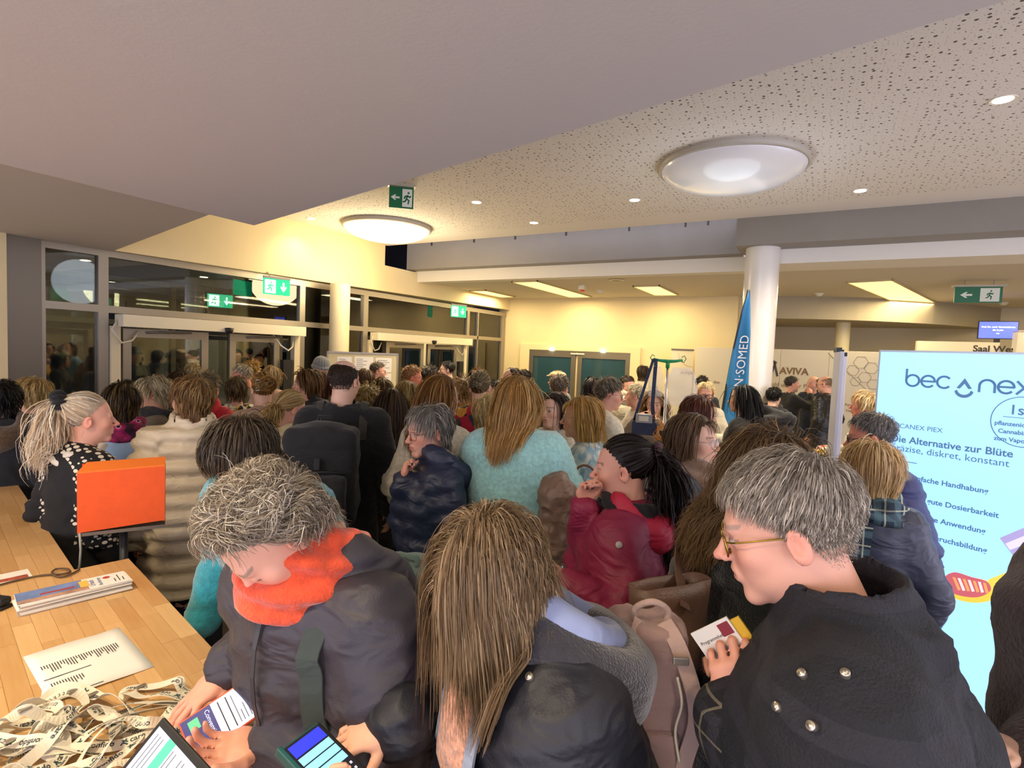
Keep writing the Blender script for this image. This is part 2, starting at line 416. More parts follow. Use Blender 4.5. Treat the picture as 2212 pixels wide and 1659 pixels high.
# ---- hair
def hairline(az):
    """lowest scalp height for azimuth az (0 front .. pi back)"""
    return np.interp(np.abs(az), [0, .5, .95, 1.25, 1.45, 1.75, 2.2, math.pi], [.083, .080, .058, .040, -.012, -.004, -.052, -.072])
def scalp_roots(n, rng, recede=0.0, low=0.0, only=None):
    out = []; c0 = np.array([0, -.014, .030])
    tot = 0
    while tot < n:
        d = rng.normal(size=(n*3, 3)); d /= np.linalg.norm(d, axis=1, keepdims=True)
        t = np.full(len(d), .05)
        for _ in range(7): t = t-sdf_points(HEADCOL[:2], c0+d*t[:, None])
        P = c0+d*t[:, None]; az = np.arctan2(P[:, 0], P[:, 1]+.014)
        hl = hairline(az)+recede*np.clip(1.3-np.abs(az), 0, 1.3)/1.3*.05+low
        ok = P[:, 2] > hl
        if only == 'sides': ok &= (P[:, 2] < .075-.02*np.cos(az)) & (np.abs(az) > .9)
        out.append(P[ok]); tot += ok.sum()
    return np.concatenate(out)[:n]
def grow_hair(n, style, rng, Mh, body_prims, length=.2, thick=.018, wave=.0, steps=12, part=.02, recede=0.0, lift=0.0, tie=(0, -.13, .04), grav=.35, fringe=0.0, var=.25, curl=0.0, low=0.0, only=None, hug=None, fall=False, sides=1.0):
    """strand polylines (n, steps+1, 3) in person space, plus outward normals"""
    R = Mh[:3, :3]; t0 = Mh[:3, 3]
    P = scalp_roots(n, rng, recede, low, only); n = len(P)
    az = np.arctan2(P[:, 0], P[:, 1]+.014)
    up_l = R.T @ np.array([0, 0, 1.0])
    g = -up_l
    hug = hug if hug is not None else dict(short=1.0, swept=1.0, back=1.0, mop=1.0, wavy=.6, bob=.8).get(style, .25)
    L = length*(1-var*rng.random(n))
    if sides < 1: L = L*np.clip((P[:, 2]+.02)/.10, sides, 1)
    if fall: L = L*np.clip(1+(P[:, 1]-.015)*11, .22, 1)
    step = (L/steps)[:, None]
    off = thick*(.25+.75*rng.random(n))
    if style in ('short', 'curly', 'swept'):
        crown = np.array([.01, -.07, .112]); d = P-crown
        if style == 'swept': d = np.stack([.25*np.sign(P[:, 0])+.35, -.2-.6*(P[:, 1] < 0), -.15+0*az], 1)+.7*(P-crown)/np.linalg.norm(P-crown, axis=1, keepdims=True)
    elif style == 'wavy':
        d = np.stack([.5*np.sign(P[:, 0])*np.abs(P[:, 0])/.07+.25, -.55+0*az, .25-.6*(P[:, 2] < .05)], 1)
    elif style == 'back':
        d = np.asarray(tie)-P
    elif style == 'mop':
        d = P-np.array([.0, -.05, .13]); d[:, 1] += .05
    else:
        sx = np.where(P[:, 0] > part+.016*rng.normal(size=n), 1.0, -1.0)
        fw = np.clip((P[:, 1]+.05)/.06, 0, 1)
        if fall: fw = np.clip((P[:, 1]+.09)/.06, 0, 1)
        d = np.stack([sx*.8*fw+(1-fw)*P[:, 0]*7+.15*rng.normal(size=n)*(1-fw), -.35-.5*(1-fw), -.35-.5*(1-fw)], 1)
        if fringe > 0:
            fr = (P[:, 1] > .045) & (np.abs(P[:, 0]) < .062) & (rng.random(n) < .95)
            d[fr] = np.stack([.12*np.sign(P[fr, 0])+.15*rng.normal(size=fr.sum()), np.full(fr.sum(), .9), np.full(fr.sum(), -.2)], 1); L = np.where(fr, fringe*(1-.25*rng.random(n)), L); step = (L/steps)[:, None]
    d = d/np.maximum(np.linalg.norm(d, axis=1, keepdims=True), 1e-9)
    d = d+rng.normal(size=d.shape)*.12
    ph = np.stack([noise3(P, 17, 3), noise3(P, 17, 5), noise3(P, 17, 8)], 1)*5+rng.random((n, 3))*.9; fr_ = 1+.25*noise3(P, 12, 2)[:, None]
    pts = [P]; nr = []; cur = P.copy(); tiev = np.asarray(tie)
    eps = .004
    def sd(Q):
        a = sdf_points(HEADCOL, Q)
        if body_prims:
            W = Q @ R.T+t0; a = np.minimum(a, sdf_points(body_prims, W)-.004)
        return a
    for i in range(steps):
        f = (i+1)/steps
        if style == 'back':
            dd = tiev-cur; dist = np.linalg.norm(dd, axis=1, keepdims=True); d = d*.5+.5*dd/np.maximum(dist, .01); step = np.minimum(step, dist*.9)
        d = d+g*grav*(1.0 if style not in ('back',) else .05)
        if wave or curl:
            d = d+(wave*np.sin(ph+f*9*fr_)+curl*np.sin(ph*2+f*24*fr_))*.8
        d = d/np.maximum(np.linalg.norm(d, axis=1, keepdims=True), 1e-9)
        new = cur+d*step
        s = sd(new); N = np.stack([sd(new+np.eye(3)[k]*eps)-s for k in range(3)], 1); N /= np.maximum(np.linalg.norm(N, axis=1, keepdims=True), 1e-9)
        want = off*min(1, f*3)+lift*np.sin(math.pi*min(1, f*1.0))*(.5+.5*np.clip(new[:, 2]/.1, 0, 1))
        pen = want-s; push = np.where(pen > 0, pen, np.where(pen > -.03, pen*.3, 0)*hug)
        new = new+N*push[:, None]
        if style in ('bob', 'long', 'mop', 'wavy') and not fall:
            face_ = (new[:, 1] > .040) & (new[:, 2] < .060) & (L > (.12 if style != 'mop' else .2)); new[:, 0] = np.where(face_, np.where(new[:, 0] > 0, 1, -1)*np.maximum(np.abs(new[:, 0]), .066), new[:, 0])
        if style == 'long' and not fall:
            lowm = new[:, 2] < -.04; new[:, 0] = np.where(lowm, new[:, 0]*.955, new[:, 0]); new[:, 1] = np.where(lowm & (new[:, 1] > -.12), new[:, 1]-.006, new[:, 1])
        d2 = new-cur; d = d2/np.maximum(np.linalg.norm(d2, axis=1, keepdims=True), 1e-9)
        cur = new; pts.append(cur); nr.append(N)
    pts = np.stack(pts, 1); nr = np.stack([nr[0]]+nr, 1)
    return pts @ R.T+t0, nr @ R.T
def hair_ribbons(pts, nr, width, rng, col, col2=None, taper=.35, tipcol=None, cvar=.25):
    n, s, _ = pts.shape
    t = np.gradient(pts, axis=1); t /= np.maximum(np.linalg.norm(t, axis=2, keepdims=True), 1e-9)
    tw = rng.normal(size=(n, 1, 1))*.5
    b = np.cross(t, nr)+tw*nr; b /= np.maximum(np.linalg.norm(b, axis=2, keepdims=True), 1e-9)
    w = width*(.7+.6*rng.random((n, 1, 1)))*(1-(1-taper)*np.linspace(0, 1, s)**2)[None, :, None]
    V = np.stack([pts-b*w/2, pts+b*w/2], 2).reshape(-1, 3)
    base = (np.arange(n)[:, None]*s+np.arange(s-1)[None, :])*2
    F = np.stack([base, base+1, base+3, base+2], -1).reshape(-1, 4)
    c = np.asarray(col)[None, :]*np.ones((n, 1))
    if col2 is not None: m = (rng.random((n, 1)) < .42)*(.5+.5*rng.random((n, 1))); c = c*(1-m)+np.asarray(col2)*m
    c = c*np.clip(1+cvar*rng.normal(size=(n, 1)), .45, 1.8)
    c = np.repeat(c[:, None, :], s, 1)
    if tipcol is not None: m = (np.linspace(0, 1, s)**1.5)[None, :, None]; c = c*(1-m*.8)+np.asarray(tipcol)*m*.8
    c = np.repeat(c[:, :, None, :], 2, 2).reshape(-1, 3)
    return V, F.astype(np.int32), np.clip(c, 0, 1)
def cap_mesh(Mh, recede, low, res, off=.006, only=None):
    """thin hair bed following the skull, cut at the hairline"""
    key = ('cap', res, off, round(recede, 2), round(low, 2), only)
    if key not in HEADS:
        P = [dict(p) for p in HEADCOL[:2]]
        for p in P: p['r'] = p['r']+off
        V, F = sdf_mesh(P, res)
        az = np.arctan2(V[:, 0], V[:, 1]+.014); hl = hairline(az)+recede*np.clip(1.3-np.abs(az), 0, 1.3)/1.3*.05+low
        ok = V[:, 2] > hl-.004
        if only == 'sides': ok &= (V[:, 2] < .083-.02*np.cos(az)) & (np.abs(az) > .85)
        keep = ok[F].all(1); F = F[keep]; used = np.unique(F); mp = np.full(len(V), -1); mp[used] = np.arange(len(used))
        HEADS[key] = (V[used], mp[F].astype(np.int32))
    V, F = HEADS[key]; return V @ Mh[:3, :3].T+Mh[:3, 3], F
def join(parts):
    V = []; F = []; C = []; n = 0
    for v, f, c in parts: V.append(v); F.append(f+n); C.append(c); n += len(v)
    return np.concatenate(V), np.concatenate(F), np.concatenate(C)

# ---- hands
def hand_prims(M, side, curl=(.35, .35, .4, .45), thumb=(.55, .75, -.25), tcurl=.3, spread=.10, s=1.0, splay=None):
    """M 4x4 wrist frame: +y towards the fingers, -z palm; side +1 = right hand (thumb on -x when palm down)"""
    def W(p): return (M[:3, :3] @ (np.asarray(p, float)*s)+M[:3, 3])
    R = M[:3, :3]; q = []; sd = -side
    X = R @ np.array([1, 0, 0])
    q.append(econe(W((0, -.01, 0)), W((0, .045, .001)), (.027*s, .019*s), (.037*s, .016*s), X, k=.015*s))
    q.append(econe(W((0, .04, .001)), W((0, .080, -.001)), (.037*s, .0155*s), (.041*s, .0125*s), X, k=.015*s))
    q.append(ell(W((sd*.024, .026, -.008)), np.array((.018, .03, .015))*s, R.T, k=.015*s))
    bx = (.031, .0105, -.0105, -.030); ln = (.070, .079, .073, .057); rr = (.0088, .0090, .0086, .0076)
    for i in range(4):
        p = np.array([sd*bx[i], .084-.004*abs(i-1.2), 0.]); a = (spread*(1.2-i)*.5 if splay is None else splay[i])*sd; c = curl[i]; ang = c*.75
        r = rr[i]
        for j, fr in enumerate((.46, .30, .24)):
            L = ln[i]*fr*1.06
            d = np.array([math.sin(a)*math.cos(ang), math.cos(a)*math.cos(ang), -math.sin(ang)])
            p2 = p+d*L; q.append(cap(W(p), W(p2), r*s, r*.93*s, k=.0035*s)); p = p2; r *= .93; ang += c*(1.15 if j == 0 else .8)
    p = np.array([sd*.026, .020, -.006]); d = vnorm(np.array([sd*thumb[0], thumb[1], thumb[2]])); r = .0125
    bend = vnorm(np.array([-sd*.8, .5, -.25]))
    for L in (.040, .033, .027):
        p2 = p+d*L; q.append(cap(W(p), W(p2), r*s, r*.88*s, k=.005*s)); p = p2; r *= .88; d = vnorm(d+bend*tcurl)
    return q
HANDPOSE = dict(relax=dict(curl=(.35, .4, .45, .5)), fist=dict(curl=(1.25, 1.3, 1.3, 1.3), thumb=(.35, .75, -.55), tcurl=.8),
                hold=dict(curl=(.75, .8, .85, .9), thumb=(.5, .75, -.55), tcurl=.35), pinch=dict(curl=(.85, .75, .8, .85), thumb=(.35, .8, -.65), tcurl=.25),
                point=dict(curl=(.22, .55, .62, .7), thumb=(.6, .65, -.45), tcurl=.2), flat=dict(curl=(.08, .08, .1, .12), spread=.25, thumb=(.8, .55, -.1), tcurl=.05))
def ik(a, b, l1, l2, pole):
    a = np.asarray(a, float); b = np.asarray(b, float); d = b-a; L = np.linalg.norm(d); L2 = min(max(L, abs(l1-l2)+.01), (l1+l2)*.999)
    u = vnorm(d); x = (l1*l1-l2*l2+L2*L2)/(2*L2); h = math.sqrt(max(l1*l1-x*x, 0)); p = np.asarray(pole, float); p = p-u*np.dot(p, u); p = vnorm(p)
    return a+u*x+p*h, a+u*L2
SKINMAT = lambda: attr_mat('skin', rough=.5, spec=.35, bump=.12, bscale=260)
def HAIRMAT():
    if 'hair' in MATS: return MATS['hair']
    m = attr_mat('hair', rough=.45, spec=.4); t = m.node_tree; o = t.nodes['Material Output']; b = t.nodes['Principled BSDF']; a = [n for n in t.nodes if n.type == 'ATTRIBUTE'][0]
    tr = t.nodes.new('ShaderNodeBsdfTranslucent'); t.links.new(a.outputs['Color'], tr.inputs[0]); mx = t.nodes.new('ShaderNodeMixShader'); mx.inputs[0].default_value = .35
    t.links.new(b.outputs[0], mx.inputs[1]); t.links.new(tr.outputs[0], mx.inputs[2]); t.links.new(mx.outputs[0], o.inputs[0]); return m
SKINS = dict(fair='#e4b79c', pale='#edc8b2', pink='#e2a990', tan='#cd9a78', red='#d88d74', warm='#dbab8b')
def cloth(name, hexcol, kind='plain'):
    c = srgb(hexcol)
    k = dict(plain=dict(rough=.85, bump=.35, bscale=380, var=.10, vscale=9, sheen=.15), puffer=dict(rough=.42, bump=.12, bscale=120, var=.05, vscale=14),
             knit=dict(rough=.95, bump=.9, bscale=150, var=.16, vscale=45, sheen=.4), fleece=dict(rough=1, bump=1.0, bscale=220, var=.18, vscale=60, sheen=.6),
             shell=dict(rough=.55, bump=.18, bscale=250, var=.06, vscale=8), fur=dict(rough=1, bump=1.5, bscale=110, var=.3, vscale=70, sheen=.3),
             leather=dict(rough=.4, bump=.3, bscale=180, var=.1, vscale=20), denim=dict(rough=.9, bump=.5, bscale=420, var=.15, vscale=25))[kind]
    nm = '%s_%s_%s' % (name, kind, hexcol.lstrip('#'))
    if nm in MATS: return MATS[nm]
    m = mat(nm, tuple(c), **k); fw = dict(shell=.55, plain=.5, puffer=.45, denim=.6, knit=.3, fleece=.3, leather=.12, fur=.2)[kind]
    t = m.node_tree; b = t.nodes['Principled BSDF']; tc = t.nodes.new('ShaderNodeTexCoord'); mp = t.nodes.new('ShaderNodeMapping'); mp.inputs['Scale'].default_value = (1, 1, 1.9); mp.inputs['Rotation'].default_value = (.3, .4, 0); t.links.new(tc.outputs['Object'], mp.inputs[0])
    n1 = t.nodes.new('ShaderNodeTexNoise'); n1.inputs['Scale'].default_value = 6.5; n1.inputs['Detail'].default_value = 2.0; n1.inputs['Distortion'].default_value = .9; t.links.new(mp.outputs[0], n1.inputs[0])
    sb = t.nodes.new('ShaderNodeMath'); sb.operation = 'SUBTRACT'; sb.inputs[1].default_value = .5; t.links.new(n1.outputs[0], sb.inputs[0]); sq = t.nodes.new('ShaderNodeMath'); sq.operation = 'MULTIPLY_ADD'; sq.inputs[2].default_value = .0012; t.links.new(sb.outputs[0], sq.inputs[0]); t.links.new(sb.outputs[0], sq.inputs[1]); ab = sq
    pw = t.nodes.new('ShaderNodeMath'); pw.operation = 'POWER'; pw.inputs[1].default_value = .40; t.links.new(ab.outputs[0], pw.inputs[0])
    old = b.inputs['Normal'].links[0].from_node; bp = t.nodes.new('ShaderNodeBump'); bp.inputs['Strength'].default_value = .8*fw; bp.inputs['Distance'].default_value = .045; bp.invert = True
    t.links.new(pw.outputs[0], bp.inputs['Height']); t.links.new(bp.outputs[0], old.inputs['Normal']); return m
NPERSON = 0; DEBUG = False
def person(label, hx, hy, d, face=0, look=None, pitch=0, roll=0, head='f', skin='fair', hair=None, top=None, legs='#1c1d22', shoes='#151515', lean=0.0, side=0.0, stature=None, build=1.0,
           arms=None, glasses=None, scarf=None, res=None, headscale=1.0, brow=None, stub=None, eyes=True, closed=False, group=None, neckfwd=.0, crouch=0.0, twist=0.0, lanyard=None):
    """face: direction the chest points, degrees clockwise from straight away from the viewer. hx, hy: pixel of the head's middle, d: its depth."""
    global NPERSON; NPERSON += 1
    seed = NPERSON; rng = np.random.default_rng(100+seed)
    near = d < 1.75; mid = d < 4.6
    away = abs(face if look is None else look) < 58
    hr = res or (.0042 if near else (.0090 if away else .0054) if mid else (.014 if away else .0080))
    cr = .0105 if near else .018 if mid else .028
    hc = atd(hx, hy, d); rz = YAW-bearing(hx)-math.radians(face)
    look = face if look is None else look
    hyaw = -math.radians(look-face)
    fem = head.startswith('f')
    # height of the whole figure from the height of the head
    st0 = (hc[2]+.115*headscale)
    s = (stature or st0)/1.70
    th = math.radians(lean)
    # --- skeleton, person space (faces +y, origin on the floor)
    def up(p, z0=.90*s, f=1.0):     # bend the upper body about the hips
        p = np.asarray(p, float).copy(); y, z = p[1], p[2]-z0; a = th*f
        p[1] = y*math.cos(a)+z*math.sin(a); p[2] = z0+(-y*math.sin(a)+z*math.cos(a)); p[0] += side*max(z, 0)
        return p
    pel = np.array([0, 0, .93*s]); wai = up((0, .0, 1.06*s), f=.6); che = up((0, .01, 1.26*s)); nb = up((0, -.015+neckfwd*.3, 1.425*s))
    wsh = (.152 if fem else .176)*s*build
    ca, sa = math.cos(twist), math.sin(twist)
    sh = {sd: up((sd*wsh*ca, -.01*s+sd*wsh*sa, 1.385*s)) for sd in (-1, 1)}
    hp = up((0, .028+neckfwd, (1.425+.158)*s))     # head middle before adjustment
    Rh = np.array(Matrix.Rotation(hyaw, 3, 'Z') @ Matrix.Rotation(-math.radians(pitch), 3, 'X') @ Matrix.Rotation(math.radians(roll), 3, 'Y'))
    Mh = np.eye(4); Mh[:3, :3] = Rh*headscale; Mh[:3, 3] = hp
    dz = hc[2]-hp[2]                                   # knees / posture absorb the rest
    c_, s_ = math.cos(rz), math.sin(rz); Rw = np.array([[c_, -s_, 0], [s_, c_, 0], [0, 0, 1.0]])
    base = hc-Rw @ hp; base[2] = 0
    # vertical fit: shift everything above the hips
    for v in (pel, wai, che, nb, sh[-1], sh[1]): v[2] += dz
    Mh[2, 3] += dz
    if DEBUG: print('PERSON h=%.2f dz=%.2f  %s' % (st0, dz, label))
    root = empty('person', base, rz); tag(root, label, 'person', group)
    def toL(w): return Rw.T @ (np.asarray(w, float)-base)
    inv = toL
    # --- arms
    arms = arms or {}
    l1, l2 = .285*s, .255*s
    AR = {}
    for sd in (-1, 1):
        a = arms.get('R' if sd > 0 else 'L', 'down')
        if isinstance(a, str): a = dict(pose=a)
        a = dict(a); ps = a.get('pose', 'down')
        if 'px' in a: w = inv(atd(*a['px']))
        elif ps == 'down': w = sh[sd]+np.array([sd*.07, .05, -.50*s])
        elif ps == 'fwd': w = che+np.array([sd*.10, .27*s, -.10*s])
        elif ps == 'chest': w = che+np.array([sd*.04, .22*s, .02*s])
        elif ps == 'face': w = sh[sd]+np.array([-sd*.06, .26*s, .06*s])
        elif ps == 'back': w = sh[sd]+np.array([sd*.08, -.02, -.50*s])
        elif ps == 'raise': w = sh[sd]+np.array([sd*.05, .28*s, .16*s])
        pole = a.get('pole', (sd*.7, -.35, -.9) if ps not in ('down', 'back') else (sd*.4, -1.0, 0))
        e, w = ik(sh[sd], w, l1, l2, pole)
        AR[sd] = (e, w, a)
    # --- garment
    top = dict(top or {}); kind = top.get('kind', 'plain'); bulk = top.get('bulk', .022 if kind == 'puffer' else .013)+.006
    hem = top.get('hem', .80)*s+min(dz, 0)*.5
    bw = build
    hipw = (.168 if fem else .160)*s*bw
    def torso_prims(o):
        q = [econe(np.array([0, -.005, hem]), wai, (hipw*1.02+o+top.get('flare', 0), .115*s*bw+o+top.get('flare', 0)*.6), ((.138 if fem else .150)*s*bw+o, .108*s*bw+o), k=.06),
             econe(wai, che, ((.138 if fem else .150)*s*bw+o, .108*s*bw+o), (.150*s*bw+o, .108*s*bw+o), k=.06),
             econe(che, nb+np.array([0, -.01, -.075*s]), (.150*s*bw+o, .108*s*bw+o), (.112*s+o, .075*s+o), k=.06),
             cap(sh[-1]+np.array([.035, 0, -.012]), nb+np.array([0, -.012, -.02]), .052*s+o*.8, .052*s+o*.6, k=.05), cap(sh[1]+np.array([-.035, 0, -.012]), nb+np.array([0, -.012, -.02]), .052*s+o*.8, .052*s+o*.6, k=.05)]
        return q
    def arm_prims(o, sleeve=.97):
        q = []
        for sd in (-1, 1):
            e, w, a = AR[sd]; w2 = e+(w-e)*sleeve
            q += [cap(sh[sd]+np.array([-sd*.02, 0, -.025]), e, .052*s*min(bw, 1.1)+o, .041*s+o, k=.045), cap(e, w2, .041*s+o, .031*s+o*.8, k=.03)]
        return q
    o = bulk
    G = torso_prims(o)+arm_prims(o*.8, top.get('sleeve', .97))
    if top.get('collar', 0): G.append(econe(nb+np.array([0, -.012, -.03]), nb+np.array([0, .0, -.03+top['collar']]), (.078+o, .080+o), (.070+o*.6, .074+o*.6), k=.03))
    body_col = torso_prims(o)+arm_prims(o)[0::2]
    # --- body (skin): head, neck, trunk, arms, hands, legs
    V, F = head_mesh(head, hr)
    if abs(pitch) > 15 or lean > 8:
        kf = (V[F][:, :, 2].max(1) > (-.118 if pitch > 30 else -.135)); F = F[kf]; us = np.unique(F); mp_ = np.full(len(V), -1); mp_[us] = np.arange(len(us)); V = V[us]; F = mp_[F].astype(np.int32)
    tone = srgb(SKINS[skin]) if isinstance(skin, str) and skin in SKINS else np.asarray(skin)
    hcol = hair['col'] if hair else '#3a2a1c'; hcol = srgb(hcol)
    C = skin_colors(V, tone, srgb(brow) if brow else hcol*.6+tone*.15, eyes=eyes, stub=srgb(stub) if stub else None, closed=closed, lip=1.0 if fem else .6)
    parts = [(V @ Mh[:3, :3].T+Mh[:3, 3], F, C)]
    core = torso_prims(-.012)[:3]+[cap(nb+np.array([0, -.01, -.06*s]), Mh[:3, 3]+Rh @ np.array([0, -.03, -.10]), .07*s, .05, k=.05)]+arm_prims(-.008, 1.0)
    kz = .48*s
    LG = {}
    for sd in (-1, 1):
        hipj = np.array([sd*.085*s, 0, hem+.02]) if hem < .85*s else np.array([sd*.085*s, 0, .88*s]); hipj[2] = min(hipj[2], .90*s)
        ank = np.array([sd*.10*s, -.02, .08]); kn = np.array([sd*.095*s, .025, kz]); LG[sd] = (hipj, kn, ank)
        core += [cap(hipj, kn, .075*s, .05*s, k=.04), cap(kn, ank, .05*s, .035*s, k=.03)]
    v, f = sdf_mesh(core, .045); parts.append((v, f, np.tile(tone, (len(v), 1))))
    hres = .0050 if near else (.012 if mid else .018)
    for sd in (-1, 1):
        e, w, a = AR[sd]; fd = vnorm(np.asarray(a['dir'], float)) if 'dir' in a else vnorm(w-e)
        if 'dirw' in a: fd = vnorm(Rw.T @ np.asarray(a['dirw'], float))
        pn = np.asarray(a.get('palm', (-sd*.8, .2, -.6)), float)
        if 'palmw' in a: pn = Rw.T @ np.asarray(a['palmw'], float)
        z = -(pn-fd*np.dot(pn, fd)); z = vnorm(z); x = np.cross(fd, z)
        M = np.eye(4); M[:3, 0] = x; M[:3, 1] = fd; M[:3, 2] = z; M[:3, 3] = w+fd*.012
        hpz = dict(HANDPOSE[a.get('hand', 'relax')]); hpz.update(a.get('hp', {}))
        q = hand_prims(M, sd, s=(.92 if fem else 1.03), **hpz)+[cap(e+(w-e)*.7, w, .030*s, .025*s, k=.02)]
        v, f = sdf_mesh(q, hres)
        n_ = noise3(v, 70)*.06; cc = tone*(1+n_)[:, None]*np.array([1.02, .93, .9]); parts.append((v, f, np.clip(cc, 0, 1)))
    V, F, C = join(parts); bod = mesh_obj('body', V, F, SKINMAT(), root, True, C)
    # --- top garment
    nn_ = vnorm(nb-che); co_ = top.get('collar', 0)
    if co_: G = G+[sub(cap(nb+nn_*.02, nb+nn_*.25, .064+o*.3, .064+o*.3, k=.008)), sub(cap(nb+nn_*(co_+.105), nb+nn_*(co_+.3), .12, .12, k=.006))]
    V, F = sdf_mesh(G, cr, cut=[((0, 0, hem), (0, 0, -1))])
    N = mesh_normals(V, F); zz = V[:, 2]
    wr = top.get('wrinkle', .014 if kind == 'shell' else .009)
    Wp = V+.03*np.stack([noise3(V, 6, seed+1), noise3(V, 6, seed+2), noise3(V, 6, seed+7)], 1)
    rot_ = Wp @ np.array([[.9, 0, .43], [0, 1, 0], [-.43, 0, .9]])
    dsp = wr*(.9*((1-np.abs(noise3(rot_*np.array([.55, .55, 1.7]), 7, seed)))**2.2-.35)+.5*((1-np.abs(noise3(Wp*np.array([.8, .8, 2.0]), 15, seed+3)))**2.5-.3))
    for sd in (-1, 1):      # gathers across sleeves
        e, w, a = AR[sd]; ax = vnorm(w-e); tt = (V-e) @ ax; rad = np.linalg.norm(V-e-np.outer(tt, ax), axis=1); m = np.exp(-(tt/.09)**2)*(rad < .14)
        dsp += wr*.9*m*np.sin(tt*85+4*noise3(V, 8, seed+5))
    if kind == 'puffer':
        dsp *= .5; q = top.get('quilt', .075); ph = (zz+.012*noise3(V, 5, seed))/q
        armm = np.zeros(len(V))
        for sd in (-1, 1):
            e, w, a = AR[sd]
            for A_, B_ in ((sh[sd], e), (e, w)):
                ax = vnorm(B_-A_); L_ = np.linalg.norm(B_-A_); tt = (V-A_) @ ax; rad = np.linalg.norm(V-A_-np.outer(tt, ax), axis=1); m = (rad < .115*s)*(tt > -.02)*(tt < L_)*(np.abs(V[:, 0]) > .16*s)
                ph = np.where(m, tt/q+.25, ph)
        fq = np.abs(np.sin(math.pi*ph)); dsp += top.get('puff', .016)*(fq**.55-.75)+.004*noise3(V*np.array([2, 2, 1]), 22, seed)*fq
    V = V+N*dsp[:, None].astype(np.float32)
    gm = (PM[top['mat']] if isinstance(top['mat'], str) else top['mat']) if 'mat' in top else cloth('cloth', top.get('col', '#222228'), kind)
    gname = top.get('name', 'jacket')
    coat = mesh_obj(gname, V, F, gm, root)
    if top.get('hood'):
        hb = nb+np.array([0, -.085-top.get('hoodback', 0), -.02]); hm = cloth('cloth', top.get('hoodcol', top.get('col', '#222228')), top.get('hoodkind', kind)) if 'mat' not in top else gm
        Rt = np.array(Matrix.Rotation(math.radians(38), 3, 'X')).T
        hs = top.get('hoodsize', 1.0)
        q = [torus(nb+np.array([0, -.035*hs-top.get('hoodback', 0), .005*hs]), (.098+o*.4)*hs, (.026+o*.4)*hs, Rt, k=.03, sq=(1, .95, .8)), ell(hb+np.array([0, -.02, -.03]), (.115*hs, (.055+o*.5)*hs, .085*hs), k=.04), sub(ell(nb+np.array([0, .02, .05]), (.075*hs, .085*hs, .08*hs), k=.03))]
        v, f = sdf_mesh(q, cr); n_ = mesh_normals(v, f); v = v+n_*(.006*noise3(v*np.array([1, 1, 2]), 17, seed)+(.010*(np.abs(np.sin(v[:, 0]*40))**.6-.7) if kind == 'puffer' else 0))[:, None]
        mesh_obj('hood', v, f, hm, coat)
    if top.get('zip'):
        zs = np.linspace(hem+.03, nb[2]-.03, 14); pts = []
        for z in zs:
            P = np.array([[0, .45, z]]); 
            y = .45
            for _ in range(40):
                dd = sdf_points(torso_prims(o), np.array([[0, y, z]]))[0]
                if dd < .002: break
                y -= max(dd, .002)
            pts.append((0, y+.004+top.get('wrinkle', .009), z))
        MB().ribbon(pts, [(0, 1, 0)]*14, .012, .002).build('zipper', mat('zip_dark', (.03, .03, .035), .5), coat)
    if lanyard:
        pts = []; 
        for k in range(15):
            a_ = math.pi*(k/14); P = nb+np.array([.085*math.cos(a_), -.075*math.sin(a_)-.01, -.012+.012*math.sin(a_)]); pts.append(P)
        MB().ribbon(pts, [vnorm(p-nb+np.array([0, 0, .06])) for p in pts], .018, .002).build('lanyard', mat('lanyard_'+lanyard.strip('#'), tuple(srgb(lanyard)), .7), root)
    # --- trousers and shoes
    q = []
    for sd in (-1, 1):
        hipj, kn, ank = LG[sd]; q += [cap(hipj, kn, .092*s, .068*s, k=.03), cap(kn, ank+np.array([0, 0, -.01]), .066*s, .055*s, k=.03)]
    q.append(econe(np.array([0, 0, min(hem+.01, .88*s)]), np.array([0, 0, max(hem+.06, .95*s)]), (.165*s*bw, .11*s*bw), (.15*s*bw, .10*s*bw), k=.05))
    v, f = sdf_mesh(q, .05 if not near else .035); n_ = mesh_normals(v, f); v = v+n_*(.006*noise3(v, 12, seed))[:, None]
    mesh_obj('trousers', v, f, cloth('cloth', legs, 'denim'), root)
    for sd in (-1, 1):
        a = LG[sd][2]; q = [ell((a[0], .045, .045), (.046, .125, .045), k=.03), cap((a[0], -.03, .06), (a[0], -.03, .11), .045, .045, k=.03)]
        v, f = sdf_mesh(q, .03, cut=[((0, 0, .001), (0, 0, -1))]); mesh_obj('shoe', v, f, cloth('shoe', shoes, 'leather'), root)
    # --- scarf
    if scarf:
        sc = dict(scarf); sm = PM[sc['mat']] if 'mat' in sc else cloth('scarf', sc['col'], sc.get('kind', 'knit')); r_ = sc.get('r', .038)
        tilt = np.array(Matrix.Rotation(math.radians(sc.get('tilt', 12)), 3, 'X')).T; c0 = nb+np.array([0, .005, .02+sc.get('dz', 0)])
        q = [torus(c0, .082, r_, tilt, k=.02, sq=(1, .95, .75)), torus(c0+np.array([.008, .012, -.04]), .098, r_*.9, np.array(Matrix.Rotation(math.radians(-8), 3, 'X')).T, k=.015, sq=(1, .95, .8))]
        v, f = sdf_mesh(q, cr*.7 if mid else .014); n_ = mesh_normals(v, f); a_ = np.arctan2(v[:, 1]-c0[1], v[:, 0]-c0[0])
        v = v+n_*(.009*np.sin(a_*3+v[:, 2]*95+3*noise3(v, 8, seed))+.006*noise3(v, 30, seed))[:, None]
        mesh_obj('scarf', v, f, sm, root)
    # --- hair
    if hair: build_hair(root, hair, Mh, body_col+(scarf_prims(nb) if scarf else []), rng, near, mid, d)
    if glasses: build_glasses(root, Mh, glasses, near)
